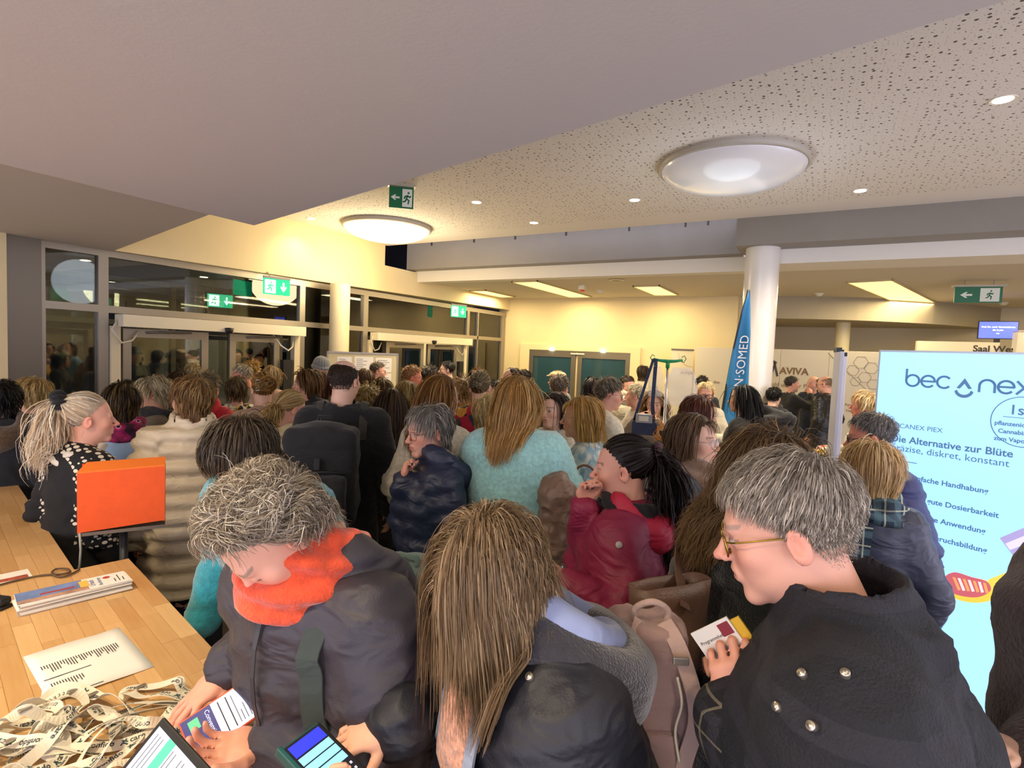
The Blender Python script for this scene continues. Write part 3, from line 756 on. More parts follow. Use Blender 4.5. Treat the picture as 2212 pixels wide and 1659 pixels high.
    return dict(root=root, Mh=Mh, nb=nb, che=che, wai=wai, sh=sh, arms=AR, Rw=Rw, base=base, coat=coat, s=s, hem=hem, torso=torso_prims, arm_prims=arm_prims, o=o, toL=toL, head=hp, body=bod,
                W=lambda p: Rw @ np.asarray(p, float)+base)
def scarf_prims(nb): return [torus(nb+np.array([0, .005, .0]), .09, .045, k=.02)]
def build_hair(root, hr_, Mh, bodyp, rng, near, mid, d):
    h = dict(hr_); col = srgb(h['col']); col2 = srgb(h['col2']) if 'col2' in h else None; st = h.get('style', 'short')
    n = h.get('n', 4000 if near else (980 if mid else 360)); wd = h.get('w', .0026 if near else (.0008+.00115*d if mid else .0095)); stp = h.get('steps', 10 if near else (8 if mid else 6))
    parts = []; rc = h.get('recede', 0.0); lo = h.get('low', 0.0); cf = h.get('capoff', .003 if st in ('pony', 'updo', 'bun') else .006)
    only = 'sides' if st == 'bald' else None
    if h.get('cap', True):
        v, f = cap_mesh(Mh, rc, lo, .007 if near else (.011 if mid else .016), cf if st != 'bald' else .0022, only); parts.append((v, f, np.clip((col if col2 is None else col*.75+col2*.25)*.7*(1+.3*noise3(v, 60))[:, None], 0, 1)))
    kw = dict(length=.055, thick=.014, wave=.0, steps=stp, recede=rc, low=lo, only=only)
    if st == 'short': kw.update(length=.055, thick=.016, grav=.06, sides=.4)
    if st == 'wavy': kw.update(length=.13, thick=.03, grav=.06)
    if st == 'swept': kw.update(length=.08, thick=.02, grav=.12)
    if st == 'curly': kw.update(length=.085, thick=.026, grav=.08, curl=.9, wave=.3)
    if st == 'bob': kw.update(length=.24, thick=.022, grav=.38)
    if st == 'long': kw.update(length=.46, thick=.024, grav=.40)
    if st == 'mop': kw.update(length=.15, thick=.026, grav=.32)
    if st == 'bald': kw.update(length=.014, thick=.004, grav=.1)
    if st in ('pony', 'updo', 'bun', 'halfup'): kw.update(length=.26, thick=.013, grav=.0, tie=h.get('tie', (0, -.125, .03)))
    for k in ('length', 'thick', 'wave', 'part', 'lift', 'grav', 'fringe', 'var', 'curl', 'hug', 'fall', 'sides'):
        if k in h: kw[k] = h[k]
    gst = 'back' if st in ('pony', 'updo', 'bun') else ('short' if st == 'bald' else st)
    bp = bodyp if st == 'long' else []
    P, N = grow_hair(n, gst, rng, Mh, bp, **kw)
    tip = srgb(h['tip']) if 'tip' in h else None
    parts.append(hair_ribbons(P, N, wd, rng, col, col2, tipcol=tip, cvar=h.get('cvar', .25)))
    R = Mh[:3, :3]; t0 = Mh[:3, 3]
    if st == 'pony' or 'tail' in h:
        tie = np.asarray(h.get('tie', (0, -.125, .03))); tl = h.get('tail', .3); m = n//2; tr = h.get('tail_r', .03)
        p = tie+rng.normal(size=(m, 3))*.010; dr = np.asarray(h.get('tail_dir', (0, -.9, .15)))+rng.normal(size=(m, 3))*.14
        p = p @ R.T+t0; dr = dr @ R.T; ax = rng.normal(size=(m, 3))*tr; pts = [p]; ph = rng.random((m, 3))*6.28
        sp = (tl/11)*(1-.4*rng.random((m, 1)))
        for i in range(11):
            f_ = (i+1)/11; dr = dr+np.array([0, 0, -1])*h.get('tail_g', .5)+h.get('tail_wave', .12)*np.sin(ph+f_*10); dr /= np.linalg.norm(dr, axis=1, keepdims=True); q = pts[-1]+dr*sp
            s_ = sdf_points(bodyp, q); e_ = .004; g_ = np.stack([sdf_points(bodyp, q+np.eye(3)[k]*e_)-s_ for k in range(3)], 1); g_ /= np.maximum(np.linalg.norm(g_, axis=1, keepdims=True), 1e-9)
            q = q+g_*np.maximum(.012-s_, 0)[:, None]; pts.append(q)
        fan = np.sin(np.linspace(0, 1, 12)*math.pi*.75)[None, :, None]*ax[:, None, :]
        pts = np.stack(pts, 1)+fan; nn = np.tile(np.array([0, -1, .2]), (m, 12, 1))+rng.normal(size=(m, 1, 3))*.5
        parts.append(hair_ribbons(pts, nn, wd*1.1, rng, col, col2, tipcol=tip))
    if st in ('bun', 'updo'):
        tie = np.asarray(h.get('tie', (0, -.125, .03))); m = n//2; br = h.get('bun_r', .038)
        u = rng.normal(size=(m, 3)); u /= np.linalg.norm(u, axis=1, keepdims=True); ax = vnorm(np.array([0, -1., .2]))+.5*rng.normal(size=(m, 3)); ax /= np.linalg.norm(ax, axis=1, keepdims=True)
        v0 = np.cross(ax, u); v0 /= np.linalg.norm(v0, axis=1, keepdims=True); v1 = np.cross(ax, v0); a_ = np.linspace(0, 2.6, 8)
        rr = br*(.75+.35*rng.random((m, 1, 1))); pts = (v0[:, None, :]*np.cos(a_)[None, :, None]+v1[:, None, :]*np.sin(a_)[None, :, None])*rr+ax[:, None, :]*rr*.3*rng.normal(size=(m, 1, 1))
        nn = pts/np.linalg.norm(pts, axis=2, keepdims=True); pts = pts*np.array([1.15, .75, 1.0])+tie+np.array([0, -br*.45, 0])
        parts.append(hair_ribbons(pts @ R.T+t0, nn @ R.T, wd*1.3, rng, col, col2))
    V, F, C = join(parts); ho = mesh_obj('hair', V, F, HAIRMAT(), root, True, C)
    if 'clip' in h:
        c = h['clip']; tie = np.asarray(h.get('tie', (0, -.125, .03)))+np.asarray(c.get('off', (0, -.05, .02))); b = MB()
        for sx in (-1, 1):
            for k in range(5): b.tube([R @ (tie+np.array([sx*.004, .004, .04-.018*k]))+t0, R @ (tie+np.array([sx*.022, -.010, .042-.018*k]))+t0, R @ (tie+np.array([sx*.040, .012, .036-.018*k]))+t0], .0032, 5)
        b.tube([R @ (tie+np.array([0, -.004, .045]))+t0, R @ (tie+np.array([0, -.008, -.035]))+t0], .006, 6)
        b.build('hair_clip', mat('clip_'+c['col'].strip('#'), tuple(srgb(c['col'])), .25), ho, True)
    if 'scrunchie' in h:
        tie = np.asarray(h.get('tie', (0, -.125, .03))); c = R @ (tie+np.array([0, -.012, 0]))+t0; ax = R @ vnorm(np.asarray(h.get('tail_dir', (0, -.9, .15))))
        sr = h.get('scr', (.030, .018)); fr = frame_from(ax, (1, 0, 0)); v, f = sdf_mesh([torus(c, sr[0], sr[1], fr, k=.01)], .005); n_ = mesh_normals(v, f); l = (v-c) @ fr.T; a_ = np.arctan2(l[:, 1], l[:, 0])
        v = v+n_*(.008*np.sin(a_*11)*(1+.5*noise3(v, 40)))[:, None]; mesh_obj('scrunchie', v, f, cloth('scr', h['scrunchie'], 'plain'), ho)
def build_glasses(root, Mh, g, near):
    g = dict(g) if isinstance(g, dict) else dict(col=g); col = srgb(g['col']); r = g.get('r', .0014); s = g.get('size', 1.0); b = MB(); seg = 6
    R = Mh[:3, :3]; t0 = Mh[:3, 3]; f = lambda p: tuple(R @ np.asarray(p, float)+t0)
    yy = g.get('y', .0985); zz = g.get('z', -.004)
    for sd in (-1, 1):
        ring = []
        for k in range(20):
            a = 2*math.pi*k/20; rx, rz = (.025*s, .020*s); e = g.get('sq', .7); cx_, sx_ = math.cos(a), math.sin(a)
            ring.append(f((sd*.034+rx*math.copysign(abs(cx_)**e, cx_), yy-.006*(abs(sd*.034+rx*cx_)/.06)**2, zz+rz*math.copysign(abs(sx_)**e, sx_))))
        b.tube(ring, r*1.2, seg, closed=True)
        b.tube([f((sd*.059*s, yy-.006, zz+.008)), f((sd*.073, .075, zz+.010)), f((sd*.080, .0, zz+.010)), f((sd*.079, -.022, zz-.004))], r*1.1, seg)
    b.tube([f((-.010, yy-.001, zz+.004)), f((0, yy+.003, zz+.007)), f((.010, yy-.001, zz+.004))], r, seg)
    go = b.build('glasses', mat('frame_'+g['col'].strip('#')+('m' if g.get('metal') else ''), tuple(col), .3, metal=1.0 if g.get('metal') else 0.0), root, True)
    if near or g.get('lens'):
        for sd in (-1, 1):
            l = MB(); ring = [Vector(f((sd*.034+.024*s*math.cos(2*math.pi*k/20), yy-.002-.005*(abs(sd*.034+.024*math.cos(2*math.pi*k/20))/.06)**2, zz+.019*s*math.sin(2*math.pi*k/20)))) for k in range(20)]
            l.add(ring, [tuple(range(20))]); l.build('lens', mat('lens', (1, 1, 1), .03, alpha=.12, spec=.8), go)

# ================================================================ lamp makers, for the place's lights and added fill
WARM, NEUT, COOL = (1.0, .72, .40), (1.0, .86, .68), (.62, .80, 1.0)
def spot(name, loc, energy, col, size=2.2, blend=.6, r=.06):
    l = bpy.data.lights.new(name, 'SPOT'); l.energy = energy; l.color = col; l.spot_size = size; l.spot_blend = blend; l.shadow_soft_size = r
    o = bpy.data.objects.new(name, l); o.location = loc; COL.objects.link(o); return o
def area(name, loc, sx, sy, energy, col, rot=(0, 0, 0), parent=None):
    l = bpy.data.lights.new(name, 'AREA'); l.shape = 'RECTANGLE'; l.size = sx; l.size_y = sy; l.energy = energy; l.color = col
    o = bpy.data.objects.new(name, l); o.location = loc; o.rotation_euler = rot; link(o, parent); return o

# ================================================================ the hall
M_WALL = mat('wall_cream', tuple(srgb('#e6d5a8')), .9, bump=.15, bscale=60, var=.02, vscale=2)
M_WHITE = mat('paint_white', tuple(srgb('#e2ded2')), .75, bump=.06, bscale=80)
M_SOFFIT = mat('soffit', tuple(srgb('#d8d2cd')), .9, bump=.12, bscale=90)
M_BROWN = mat('soffit_brown', tuple(srgb('#d6cbbb')), .9, bump=.1, bscale=90)
M_GREY = mat('fascia_grey', tuple(srgb('#837e75')), .45, var=.03, vscale=3)
M_ALU = mat('aluminium', tuple(srgb('#a79f92')), .38, metal=.75)
M_ALU_D = mat('aluminium_dark', tuple(srgb('#7d766b')), .4, metal=.7)
M_DARK = mat('dark_plastic', (.012, .012, .013), .5)
M_BLACK = mat('black_rubber', (.006, .006, .006), .6)
def glass_mat():
    m = bpy.data.materials.new('glass_pane'); t, b = nt(m); MATS['glass'] = m
    out = t.nodes['Material Output']; tr = t.nodes.new('ShaderNodeBsdfTransparent'); tr.inputs[0].default_value = (.82, .86, .84, 1)
    gl = t.nodes.new('ShaderNodeBsdfGlossy'); gl.inputs['Roughness'].default_value = .02; gl.inputs[0].default_value = (1, 1, 1, 1)
    fr = t.nodes.new('ShaderNodeFresnel'); fr.inputs[0].default_value = 1.75
    mx = t.nodes.new('ShaderNodeMixShader'); t.links.new(fr.outputs[0], mx.inputs[0]); t.links.new(tr.outputs[0], mx.inputs[1]); t.links.new(gl.outputs[0], mx.inputs[2]); t.links.new(mx.outputs[0], out.inputs[0])
    return m
M_GLASS = glass_mat()
def perf_mat():
    m = bpy.data.materials.new('perforated_plaster'); t, b = nt(m); MATS['perf'] = m
    tc = t.nodes.new('ShaderNodeTexCoord'); b.inputs['Roughness'].default_value = .9
    def dots(scale, thr, off):
        v = t.nodes.new('ShaderNodeTexVoronoi'); v.voronoi_dimensions = '2D'; v.feature = 'F1'; v.inputs['Scale'].default_value = scale; v.inputs['Randomness'].default_value = .8
        mp = t.nodes.new('ShaderNodeMapping'); mp.inputs['Location'].default_value = (off, off*.7, 0); t.links.new(tc.outputs['Object'], mp.inputs[0]); t.links.new(mp.outputs[0], v.inputs[0])
        sp = t.nodes.new('ShaderNodeSeparateColor'); t.links.new(v.outputs['Color'], sp.inputs[0])
        th = t.nodes.new('ShaderNodeMath'); th.operation = 'MULTIPLY'; th.inputs[1].default_value = thr; t.links.new(sp.outputs[0], th.inputs[0])
        lt = t.nodes.new('ShaderNodeMath'); lt.operation = 'LESS_THAN'; t.links.new(v.outputs['Distance'], lt.inputs[0]); t.links.new(th.outputs[0], lt.inputs[1]); return lt
    a, c = dots(19, .20, 0), dots(40, .12, 3.3)  # no real holes: their shade is put in as dark dots
    mx = t.nodes.new('ShaderNodeMath'); mx.operation = 'MAXIMUM'; t.links.new(a.outputs[0], mx.inputs[0]); t.links.new(c.outputs[0], mx.inputs[1])
    # plain margin along the rim of the ceiling
    sx = t.nodes.new('ShaderNodeSeparateXYZ'); t.links.new(tc.outputs['Object'], sx.inputs[0])
    g1 = t.nodes.new('ShaderNodeMath'); g1.operation = 'LESS_THAN'; g1.inputs[1].default_value = 7.12; t.links.new(sx.outputs[1], g1.inputs[0])
    g2 = t.nodes.new('ShaderNodeMath'); g2.operation = 'GREATER_THAN'; g2.inputs[1].default_value = -6.55; t.links.new(sx.outputs[0], g2.inputs[0])
    for g in (g1, g2):
        mm = t.nodes.new('ShaderNodeMath'); mm.operation = 'MULTIPLY'; t.links.new(mx.outputs[0], mm.inputs[0]); t.links.new(g.outputs[0], mm.inputs[1]); mx = mm
    rp = t.nodes.new('ShaderNodeMix'); rp.data_type = 'RGBA'; rp.inputs[6].default_value = (*srgb('#e6e2dc'), 1); rp.inputs[7].default_value = (*srgb('#5f5b57'), 1)
    t.links.new(mx.outputs[0], rp.inputs[0]); t.links.new(rp.outputs[2], b.inputs['Base Color'])
    return m
XL, YB = -7.0, 12.1
def floor_mat():
    m = bpy.data.materials.new('stone_floor'); t, b = nt(m); MATS['floor'] = m
    tc = t.nodes.new('ShaderNodeTexCoord'); br = t.nodes.new('ShaderNodeTexBrick'); br.offset = 0; br.inputs['Scale'].default_value = 1.0
    br.inputs['Color1'].default_value = (*srgb('#8c8272'), 1); br.inputs['Color2'].default_value = (*srgb('#958b7a'), 1); br.inputs['Mortar'].default_value = (*srgb('#6a6256'), 1)
    br.inputs['Brick Width'].default_value = .6; br.inputs['Row Height'].default_value = .6; br.inputs['Mortar Size'].default_value = .004
    t.links.new(tc.outputs['Object'], br.inputs[0]); t.links.new(br.outputs[0], b.inputs['Base Color']); b.inputs['Roughness'].default_value = .35
    return m
structure(box('floor', (-12.5, -4.2, -.12), (6.2, 16.2, 0), floor_mat()), 'beige stone tiled floor under the crowd', 'floor')
# high perforated ceiling
structure(box('ceiling', (XL-.02, -4.1, 3.80), (6.1, 7.62, 3.86), perf_mat()), 'white perforated acoustic ceiling with round lamps', 'ceiling')
# low smooth slab in front (purple-grey in the cool light) and the strip by the glazing
def quadslab(name, poly, z0, z1, m, label): return structure(MB().prism(poly, z0, z1).build(name, m), label, 'ceiling')
e1 = np.array([-2.93, 2.065]); dirE = np.array([.974, -.226])
quadslab('ceiling_low', [(-2.93, -4.0), tuple(e1+dirE*9.0+np.array([0, -2.1])), tuple(e1+dirE*9.0), tuple(e1)][::1], 2.65, 2.95, M_SOFFIT, 'smooth lowered ceiling slab with a pointed corner overhead')
p_b = np.array([-7.2, 3.25]); dB = np.array([4.28-7.2+0, 0]);
quadslab('ceiling_strip', [(-7.35, -4.0), (-2.0, -4.0), (-2.0, 2.02), tuple(np.array([-4.28, 2.581])), (-7.35, 3.29)], 2.93, 3.79, M_BROWN, 'brownish low ceiling strip beside the entrance glazing')
# walls
wl = empty('wall_left', (XL, 0, 0)); structure(wl, 'cream plaster wall above the glazed entrance', 'wall')
def wpart(name, lo, hi, m, parent): # world coords box under parent at its own origin
    o = box(name, lo, hi, m); o.parent = parent; o.matrix_parent_inverse = Matrix.Translation(parent.location).inverted(); return o
MB().prism([(3.1, 2.93), (12.1, 3.03), (12.1, 3.30), (8.45, 3.30), (8.45, 3.44), (7.55, 3.44), (7.55, 3.80), (3.1, 3.80)], -.3, 0, Matrix(((0, 0, 1, XL), (1, 0, 0, 0), (0, 1, 0, 0), (0, 0, 0, 1)))).build('upper_panel', M_WALL, wl).matrix_parent_inverse = Matrix.Translation((-XL, 0, 0))
wpart('wall_panel', (XL-.3, -4.1, 0), (XL, 2.27, 2.95), M_WALL, wl)
wb = structure(box('wall_back', (XL-.3, YB, 0), (-1.62, YB+.2, 3.4), M_WALL), 'cream back wall with a grey double door', 'wall')
structure(box('wall_far', (-2.0, 15.0, 0), (6.2, 15.2, 3.6), mat('wall_far', tuple(srgb('#cfc6b0')), .9)), 'far beige wall behind the exhibition stands', 'wall')
structure(box('wall_recess', (-1.66, YB+.1, 0), (-1.5, 15.1, 3.5), M_WALL), 'cream side wall of the far recess', 'wall')
# stepped bulkheads between high and low ceiling
structure(box('trim_1', (XL-.05, 8.20, 3.46), (-1.10, 8.75, 4.25), M_GREY), 'grey fascia of the ceiling step on the left', 'fascia')
structure(box('trim_2', (-1.10, 7.62, 3.455), (6.1, 8.34, 4.0), M_GREY), 'grey fascia of the ceiling step on the right', 'fascia')
structure(box('trim_3', (XL-.05, 8.46, 3.255), (-1.0, 8.7, 3.46), M_WHITE), 'white beam under the left grey fascia', 'beam')
structure(box('trim_4', (-1.0, 8.02, 3.27), (6.1, 8.7, 3.5), M_WHITE), 'white beam under the right grey fascia', 'beam')
structure(box('trim_5', (XL-.05, 7.62, 4.2), (-1.1, 8.3, 4.26), M_DARK), 'dark sheet standing for the shade above the ceiling step', 'void')  # near-black sheet: the gap's shade is put into its colour
for k, xx in enumerate((-6.2, -5.1, -4.0, -2.9, -1.9)):
    pass
hang = empty('hanger_rods', (-4, 7.9, 3.8)); structure(hang, 'thin hanger rods in the dark ceiling gap', 'hanger')
for xx in (-6.2, -5.3, -4.5, -3.6, -2.6, -1.8, -1.5):
    box('rod', (xx-.012+4, -.05, 0), (xx+.012+4, -.03, .4), M_DARK, hang)
structure(box('ceiling_back', (XL-.3, 8.7, 3.30), (6.1, 15.1, 3.36), mat('ceil_back', tuple(srgb('#cdc5b4')), .9)), 'low beige ceiling of the back hall with light strips', 'ceiling')
# curved bulkhead
pts = []
for k in range(15):
    u = k/14; pts.append((-1.5+4.6*u, 12.15+2.85*(u**2.2)))
MB().prism(pts+[(3.1, 15.1), (-1.5, 15.1)], 2.86, 3.34).build('trim_6', mat('bulkhead', tuple(srgb('#a89f8c')), .85)); structure(bpy.data.objects['trim_6'], 'curved grey bulkhead under the back ceiling', 'bulkhead')
# columns
def column(label, x, y, r, z1, m):
    o = MB().lathe([(0, 0), (r, 0), (r, z1), (0, z1)], 40).build('column', m, None, True); o.location = (x, y, 0)
    md = o.modifiers.new('e', 'EDGE_SPLIT'); md.split_angle = .8
    return tag(o, label, 'column')
M_COL = mat('column_gloss', tuple(srgb('#dedad2')), .22, coat=.4)
column('large glossy white round column beside the blue feather flag', -.80, 7.92, .21, 3.5, M_COL)
column('slim cream round column in front of the entrance glazing', -6.80, 6.33, .155, 2.94, mat('column_cream', tuple(srgb('#d9cda9')), .7))
column('far thin cream column behind the white banner flags', .27, 13.3, .135, 2.9, mat('column_cream2', tuple(srgb('#d6cba8')), .4))
# ---- glazing of the entrance
XG = XL-.12
def bar(mb, y0, y1, z0, z1, x0=XG-.05, x1=XG+.03): mb.box((x0, y0, z0), (x1, y1, z1))
gz = empty('window_1', (XG, 0, 0)); structure(gz, 'grey aluminium framed glass entrance front', 'glazing')
def gpart(name, y0, y1, z0, z1, m=M_ALU, x0=XG-.05, x1=XG+.03): return wpart(name, (x0, y0, z0), (x1, y1, z1), m, gz)
gpart('pilaster', 2.25, 2.56, 0, 2.93, M_ALU_D, XG-.1, XG+.08)
for y0, y1 in ((2.56, 2.61), (3.09, 3.19), (5.80, 5.90), (7.15, 7.26), (10.36, 10.46), (10.80, 10.84), (11.90, 12.05)): gpart('mullion', y0, y1, 0, 2.86)
gpart('head_rail', 2.56, 12.1, 2.86, 2.95)
for y0, y1 in ((2.61, 3.09), (3.19, 5.80), (5.90, 7.15), (7.26, 10.36), (10.46, 11.9)): gpart('transom', y0, y1, 2.235, 2.315)
for y0, y1 in ((2.61, 3.09), (3.19, 5.80), (5.90, 7.15), (7.26, 10.36), (10.46, 10.8), (10.84, 11.9)): gpart('pane', y0, y1, 2.315, 2.86, M_GLASS, XG-.02, XG-.012)
for y0, y1 in ((2.61, 3.09), (5.90, 7.15), (10.46, 10.8), (10.84, 11.9)): gpart('pane', y0, y1, .1, 2.235, M_GLASS, XG-.02, XG-.012)
for y0, y1 in ((2.61, 3.09), (5.90, 7.15), (10.46, 11.9)): gpart('sill_rail', y0, y1, 0, .1)
for k, (y0, y1, (a0, a1), (b0, b1), label) in enumerate(((3.20, 5.79, (3.34, 4.36), (4.66, 5.45), 'automatic double glass door with white operator beside slim column'), (7.27, 10.35, (7.75, 8.85), (8.98, 10.0), 'automatic double glass door with white operator near back wall'))):
    dr = empty('door_%d' % (k+1), (XG, y0, 0)); structure(dr, label, 'door')
    def dp(name, lo, hi, m, parent=dr):
        o = box(name, lo, hi, m, parent, bev=.006 if name in ('operator_cover',) else 0); o.matrix_parent_inverse = Matrix.Translation((-XG, -y0, 0)); return o
    dp('operator_cover', (XG+.03, y0+.05, 2.085), (XG+.22, y1-.02, 2.225), mat('operator_white', tuple(srgb('#e9dfc2')), .5))
    dp('door_post', (XG-.03, y0, 0), (XG+.06, y0+.10, 2.09), mat('post_cream', tuple(srgb('#d9cdae')), .6))
    dp('door_post', (XG-.03, y1-.10, 0), (XG+.06, y1, 2.09), mat('post_cream'))
    ym = (a1+b0)/2
    sn = MB().lathe([(0, -.045), (.03, -.04), (.05, -.015), (.055, .03), (.0, .035)], 16, T(XG+.235, ym, 2.11)).build('motion_sensor', M_DARK, dr, True); sn.matrix_parent_inverse = Matrix.Translation((-XG, -y0, 0))
    for (p0, p1) in ((a0, a1), (b0, b1)):
        lf = box('door_leaf', (XG-.02, p0, 0), (XG+.025, p0+.09, 2.07), M_ALU, dr); lf.matrix_parent_inverse = Matrix.Translation((-XG, -y0, 0))
        for lo, hi in (((XG-.02, p1-.09, 0), (XG+.025, p1, 2.07)), ((XG-.02, p0+.09, 1.97), (XG+.025, p1-.09, 2.07)), ((XG-.02, p0+.09, 0), (XG+.025, p1-.09, .12))):
            r = box('leaf_rail', lo, hi, M_ALU); r.parent = lf; r.matrix_parent_inverse = (lf.matrix_parent_inverse.inverted() if False else Matrix.Identity(4))
        g = box('leaf_glass', (XG-.004, p0+.09, .12), (XG+.004, p1-.09, 1.97), M_GLASS); g.parent = lf
        ar = MB().tube([(XG+.03, p0+.25, 2.03), (XG+.10, p0+.35, 2.04), (XG+.10, p0+.75, 2.05)], .014, 6).build('closer_arm', M_ALU_D); ar.parent = lf
    # black buffer box and curled cable on the hinge side
    dp('buffer', (XG+.02, b1+.02, .2), (XG+.10, b1+.17, 1.72), M_DARK)
    cb = MB().tube([(XG+.08, b1-.15, 2.08), (XG+.12, b1-.05, 1.93), (XG+.12, b1+.08, 1.86), (XG+.1, b1+.17, 1.92), (XG+.08, b1+.2, 2.06)], .012, 6).build('cable', mat('cable_white', (.7, .66, .55), .5), dr, True); cb.matrix_parent_inverse = Matrix.Translation((-XG, -y0, 0))
    cb = MB().tube([(XG+.1, y0+.05, 2.16), (XG+.12, y0-.02, 2.05), (XG+.12, y0+.08, 1.90), (XG+.1, y0+.2, 1.93), (XG+.07, y0+.3, 2.05)], .011, 6).build('cable', mat('cable_white'), dr, True); cb.matrix_parent_inverse = Matrix.Translation((-XG, -y0, 0))
# ---- porch behind the glazing, night outside
structure(box('wall_porch', (-10.1, 2.0, 0), (-7.3, 2.1, 3.0), M_WALL), 'cream porch side wall seen through the glass', 'wall')
structure(box('wall_porch_end', (-10.1, 10.9, 0), (-7.3, 11.0, 3.0), M_WALL), 'cream porch end wall seen through the glass', 'wall')
structure(box('ceiling_porch', (-10.1, 2.0, 2.96), (-7.3, 11.0, 3.02), mat('porch_ceiling', tuple(srgb('#8d887f')), .9)), 'grey porch ceiling behind the glass', 'ceiling')
ow = empty('window_2', (-10, 0, 0)); structure(ow, 'outer porch glazing in front of the dark night', 'glazing')
for y in (2.1, 3.2, 4.35, 5.5, 6.6, 7.7, 8.85, 9.9, 10.8): wpart('mullion', (-10.06, y-.04, 0), (-9.98, y+.04, 2.96), M_ALU_D, ow)
for z in (.05, 2.2, 2.9): wpart('transom', (-10.05, 2.1, z-.04), (-9.99, 10.9, z+.04), M_ALU_D, ow)
for y0, y1 in zip((2.1, 3.2, 4.35, 5.5, 6.6, 7.7, 8.85, 9.9), (3.2, 4.35, 5.5, 6.6, 7.7, 8.85, 9.9, 10.8)): wpart('pane', (-10.03, y0+.04, .09), (-10.02, y1-.04, 2.9), M_GLASS, ow)
# ---- back-wall double door
db = empty('door_3', (-5.1, YB, 0)); structure(db, 'grey double door with dark glass in a cream surround', 'door')
def bp(name, lo, hi, m, bev=0): o = box(name, (lo[0]+5.1, lo[1]-YB, lo[2]), (hi[0]+5.1, hi[1]-YB, hi[2]), m, db, bev); return o
bp('surround', (-6.62, YB-.06, 0), (-6.36, YB-.001, 2.06), M_WALL); bp('surround', (-3.80, YB-.06, 0), (-3.58, YB-.001, 2.06), M_WALL); bp('surround', (-6.62, YB-.06, 2.06), (-3.58, YB-.001, 2.19), M_WALL)
for x0, x1 in ((-6.36, -5.13), (-5.07, -3.80)):
    for lo, hi in (((x0, 0), (x0+.11, 2.02)), ((x1-.11, 0), (x1, 2.02)), ((x0+.11, 1.90), (x1-.11, 2.02)), ((x0+.11, 0), (x1-.11, .15))): bp('door_frame', (lo[0], YB-.05, lo[1]), (hi[0], YB-.005, hi[1]), M_ALU_D)
    bp('door_glass', (x0+.11, YB-.03, .15), (x1-.11, YB-.015, 1.90), mat('door_glass', tuple(srgb('#2c4a55')), .08, spec=.6))
bp('head_rail', (-6.36, YB-.055, 2.02), (-3.80, YB-.005, 2.06), M_ALU_D)
for x in (-5.75, -4.45):
    o = MB().lathe([(0, -.005), (.05, -.005), (.055, .012), (0, .012)], 14, T(x+5.1, -.075, 2.055)).build('door_spot', emit_mat('door_spot', (1, .9, .7), 6), db)
bp('closer_plate', (-5.25, YB-.07, 1.98), (-4.9, YB-.05, 2.01), M_WHITE)

# ================================================================ lamps
def dish(label, x, y, col, power, shade, R=.66):
    root = empty('ceiling_lamp', (x, y, 3.8)); tag(root, label, 'lamp', 'dish lamps in the perforated ceiling')
    MB().lathe([(R*.98, 0), (R*1.0, -.05), (R*.96, -.06), (R*.94, -.02), (R*.94, 0)], 48).build('rim', mat('lamp_rim', tuple(srgb('#b9b3a6')), .4), root, True)
    prof = [(0.001, -.235)]+[(R*.96*math.sin(a), -.235+.20*(1-math.cos(a))/(1-math.cos(math.pi/2))) for a in np.linspace(.1, math.pi/2, 12)]
    MB().lathe([(0, -.235)]+prof+[(R*.9, -.02), (0, -.02)], 48).build('glass_bowl', shade, root, True)
    l = bpy.data.lights.new('bulb', 'POINT'); l.energy = power; l.color = col; l.shadow_soft_size = .45
    o = bpy.data.objects.new('bulb', l); o.location = (0, 0, -.75); link(o, root)
    return root
dish('lit round opal glass ceiling lamp glowing warm yellow near the exit sign', -5.87, 6.36, (1, .78, .46), 45, emit_mat('opal_lit', (1.0, .78, .42), .75))
opal = mat('opal_faint_glow', tuple(srgb('#d3d0cf')), .25, coat=.5, emit=(.8, .85, 1), estr=.05)  # unlit glass with a faint cool glow painted in
dish('large round opal glass ceiling lamp, unlit, with faint added glow, at upper right', -.87, 5.50, (.8, .9, 1), 6, opal)  # lamp is off; the weak point light below it is added
def downlight(label, x, y, z, energy, col, r=.055, size=2.3, lampr=.04):
    root = empty('downlight', (x, y, z)); tag(root, label, 'spotlight', 'recessed ceiling spotlights')
    MB().lathe([(r, -.0), (r*1.35, -.004), (r*1.4, 0), (r*1.4, .002), (r, .002)], 20).build('ring', mat('downlight_ring', (.7, .66, .58), .4), root)
    MB().lathe([(0, -.002), (r, -.002), (r, .004)], 20).build('bulb', emit_mat('downlight_bulb', (1, .88, .66), 8), root)
    s_ = spot('beam', (0, 0, -.03), energy, col, size, .8, lampr); s_.parent = root
for (x, y, lab) in ((-3.86, 5.75, 'small ceiling spotlight between exit sign and unlit lamp'), (-3.68, 6.94, 'small ceiling spotlight right of the lit lamp'), (-2.05, 6.34, 'small ceiling spotlight left of the unlit lamp'), (.20, 6.83, 'small ceiling spotlight above the right grey fascia'), (.92, 4.89, 'small ceiling spotlight at the upper right picture edge'), (-6.65, 5.61, 'small ceiling spotlight left of the lit lamp')):
    downlight(lab, x, y, 3.798, 10 if x < -6 else 95, (1, .82, .58))
for (x, y, lab) in ((-2.2, .2, 'counter spotlight in the low ceiling, left'), (-.9, -.1, 'counter spotlight in the low ceiling, middle'), (.6, -.5, 'counter spotlight in the low ceiling, right')):
    downlight(lab, x, y, 2.648, 34, (1, .80, .52), size=2.6, lampr=.10)
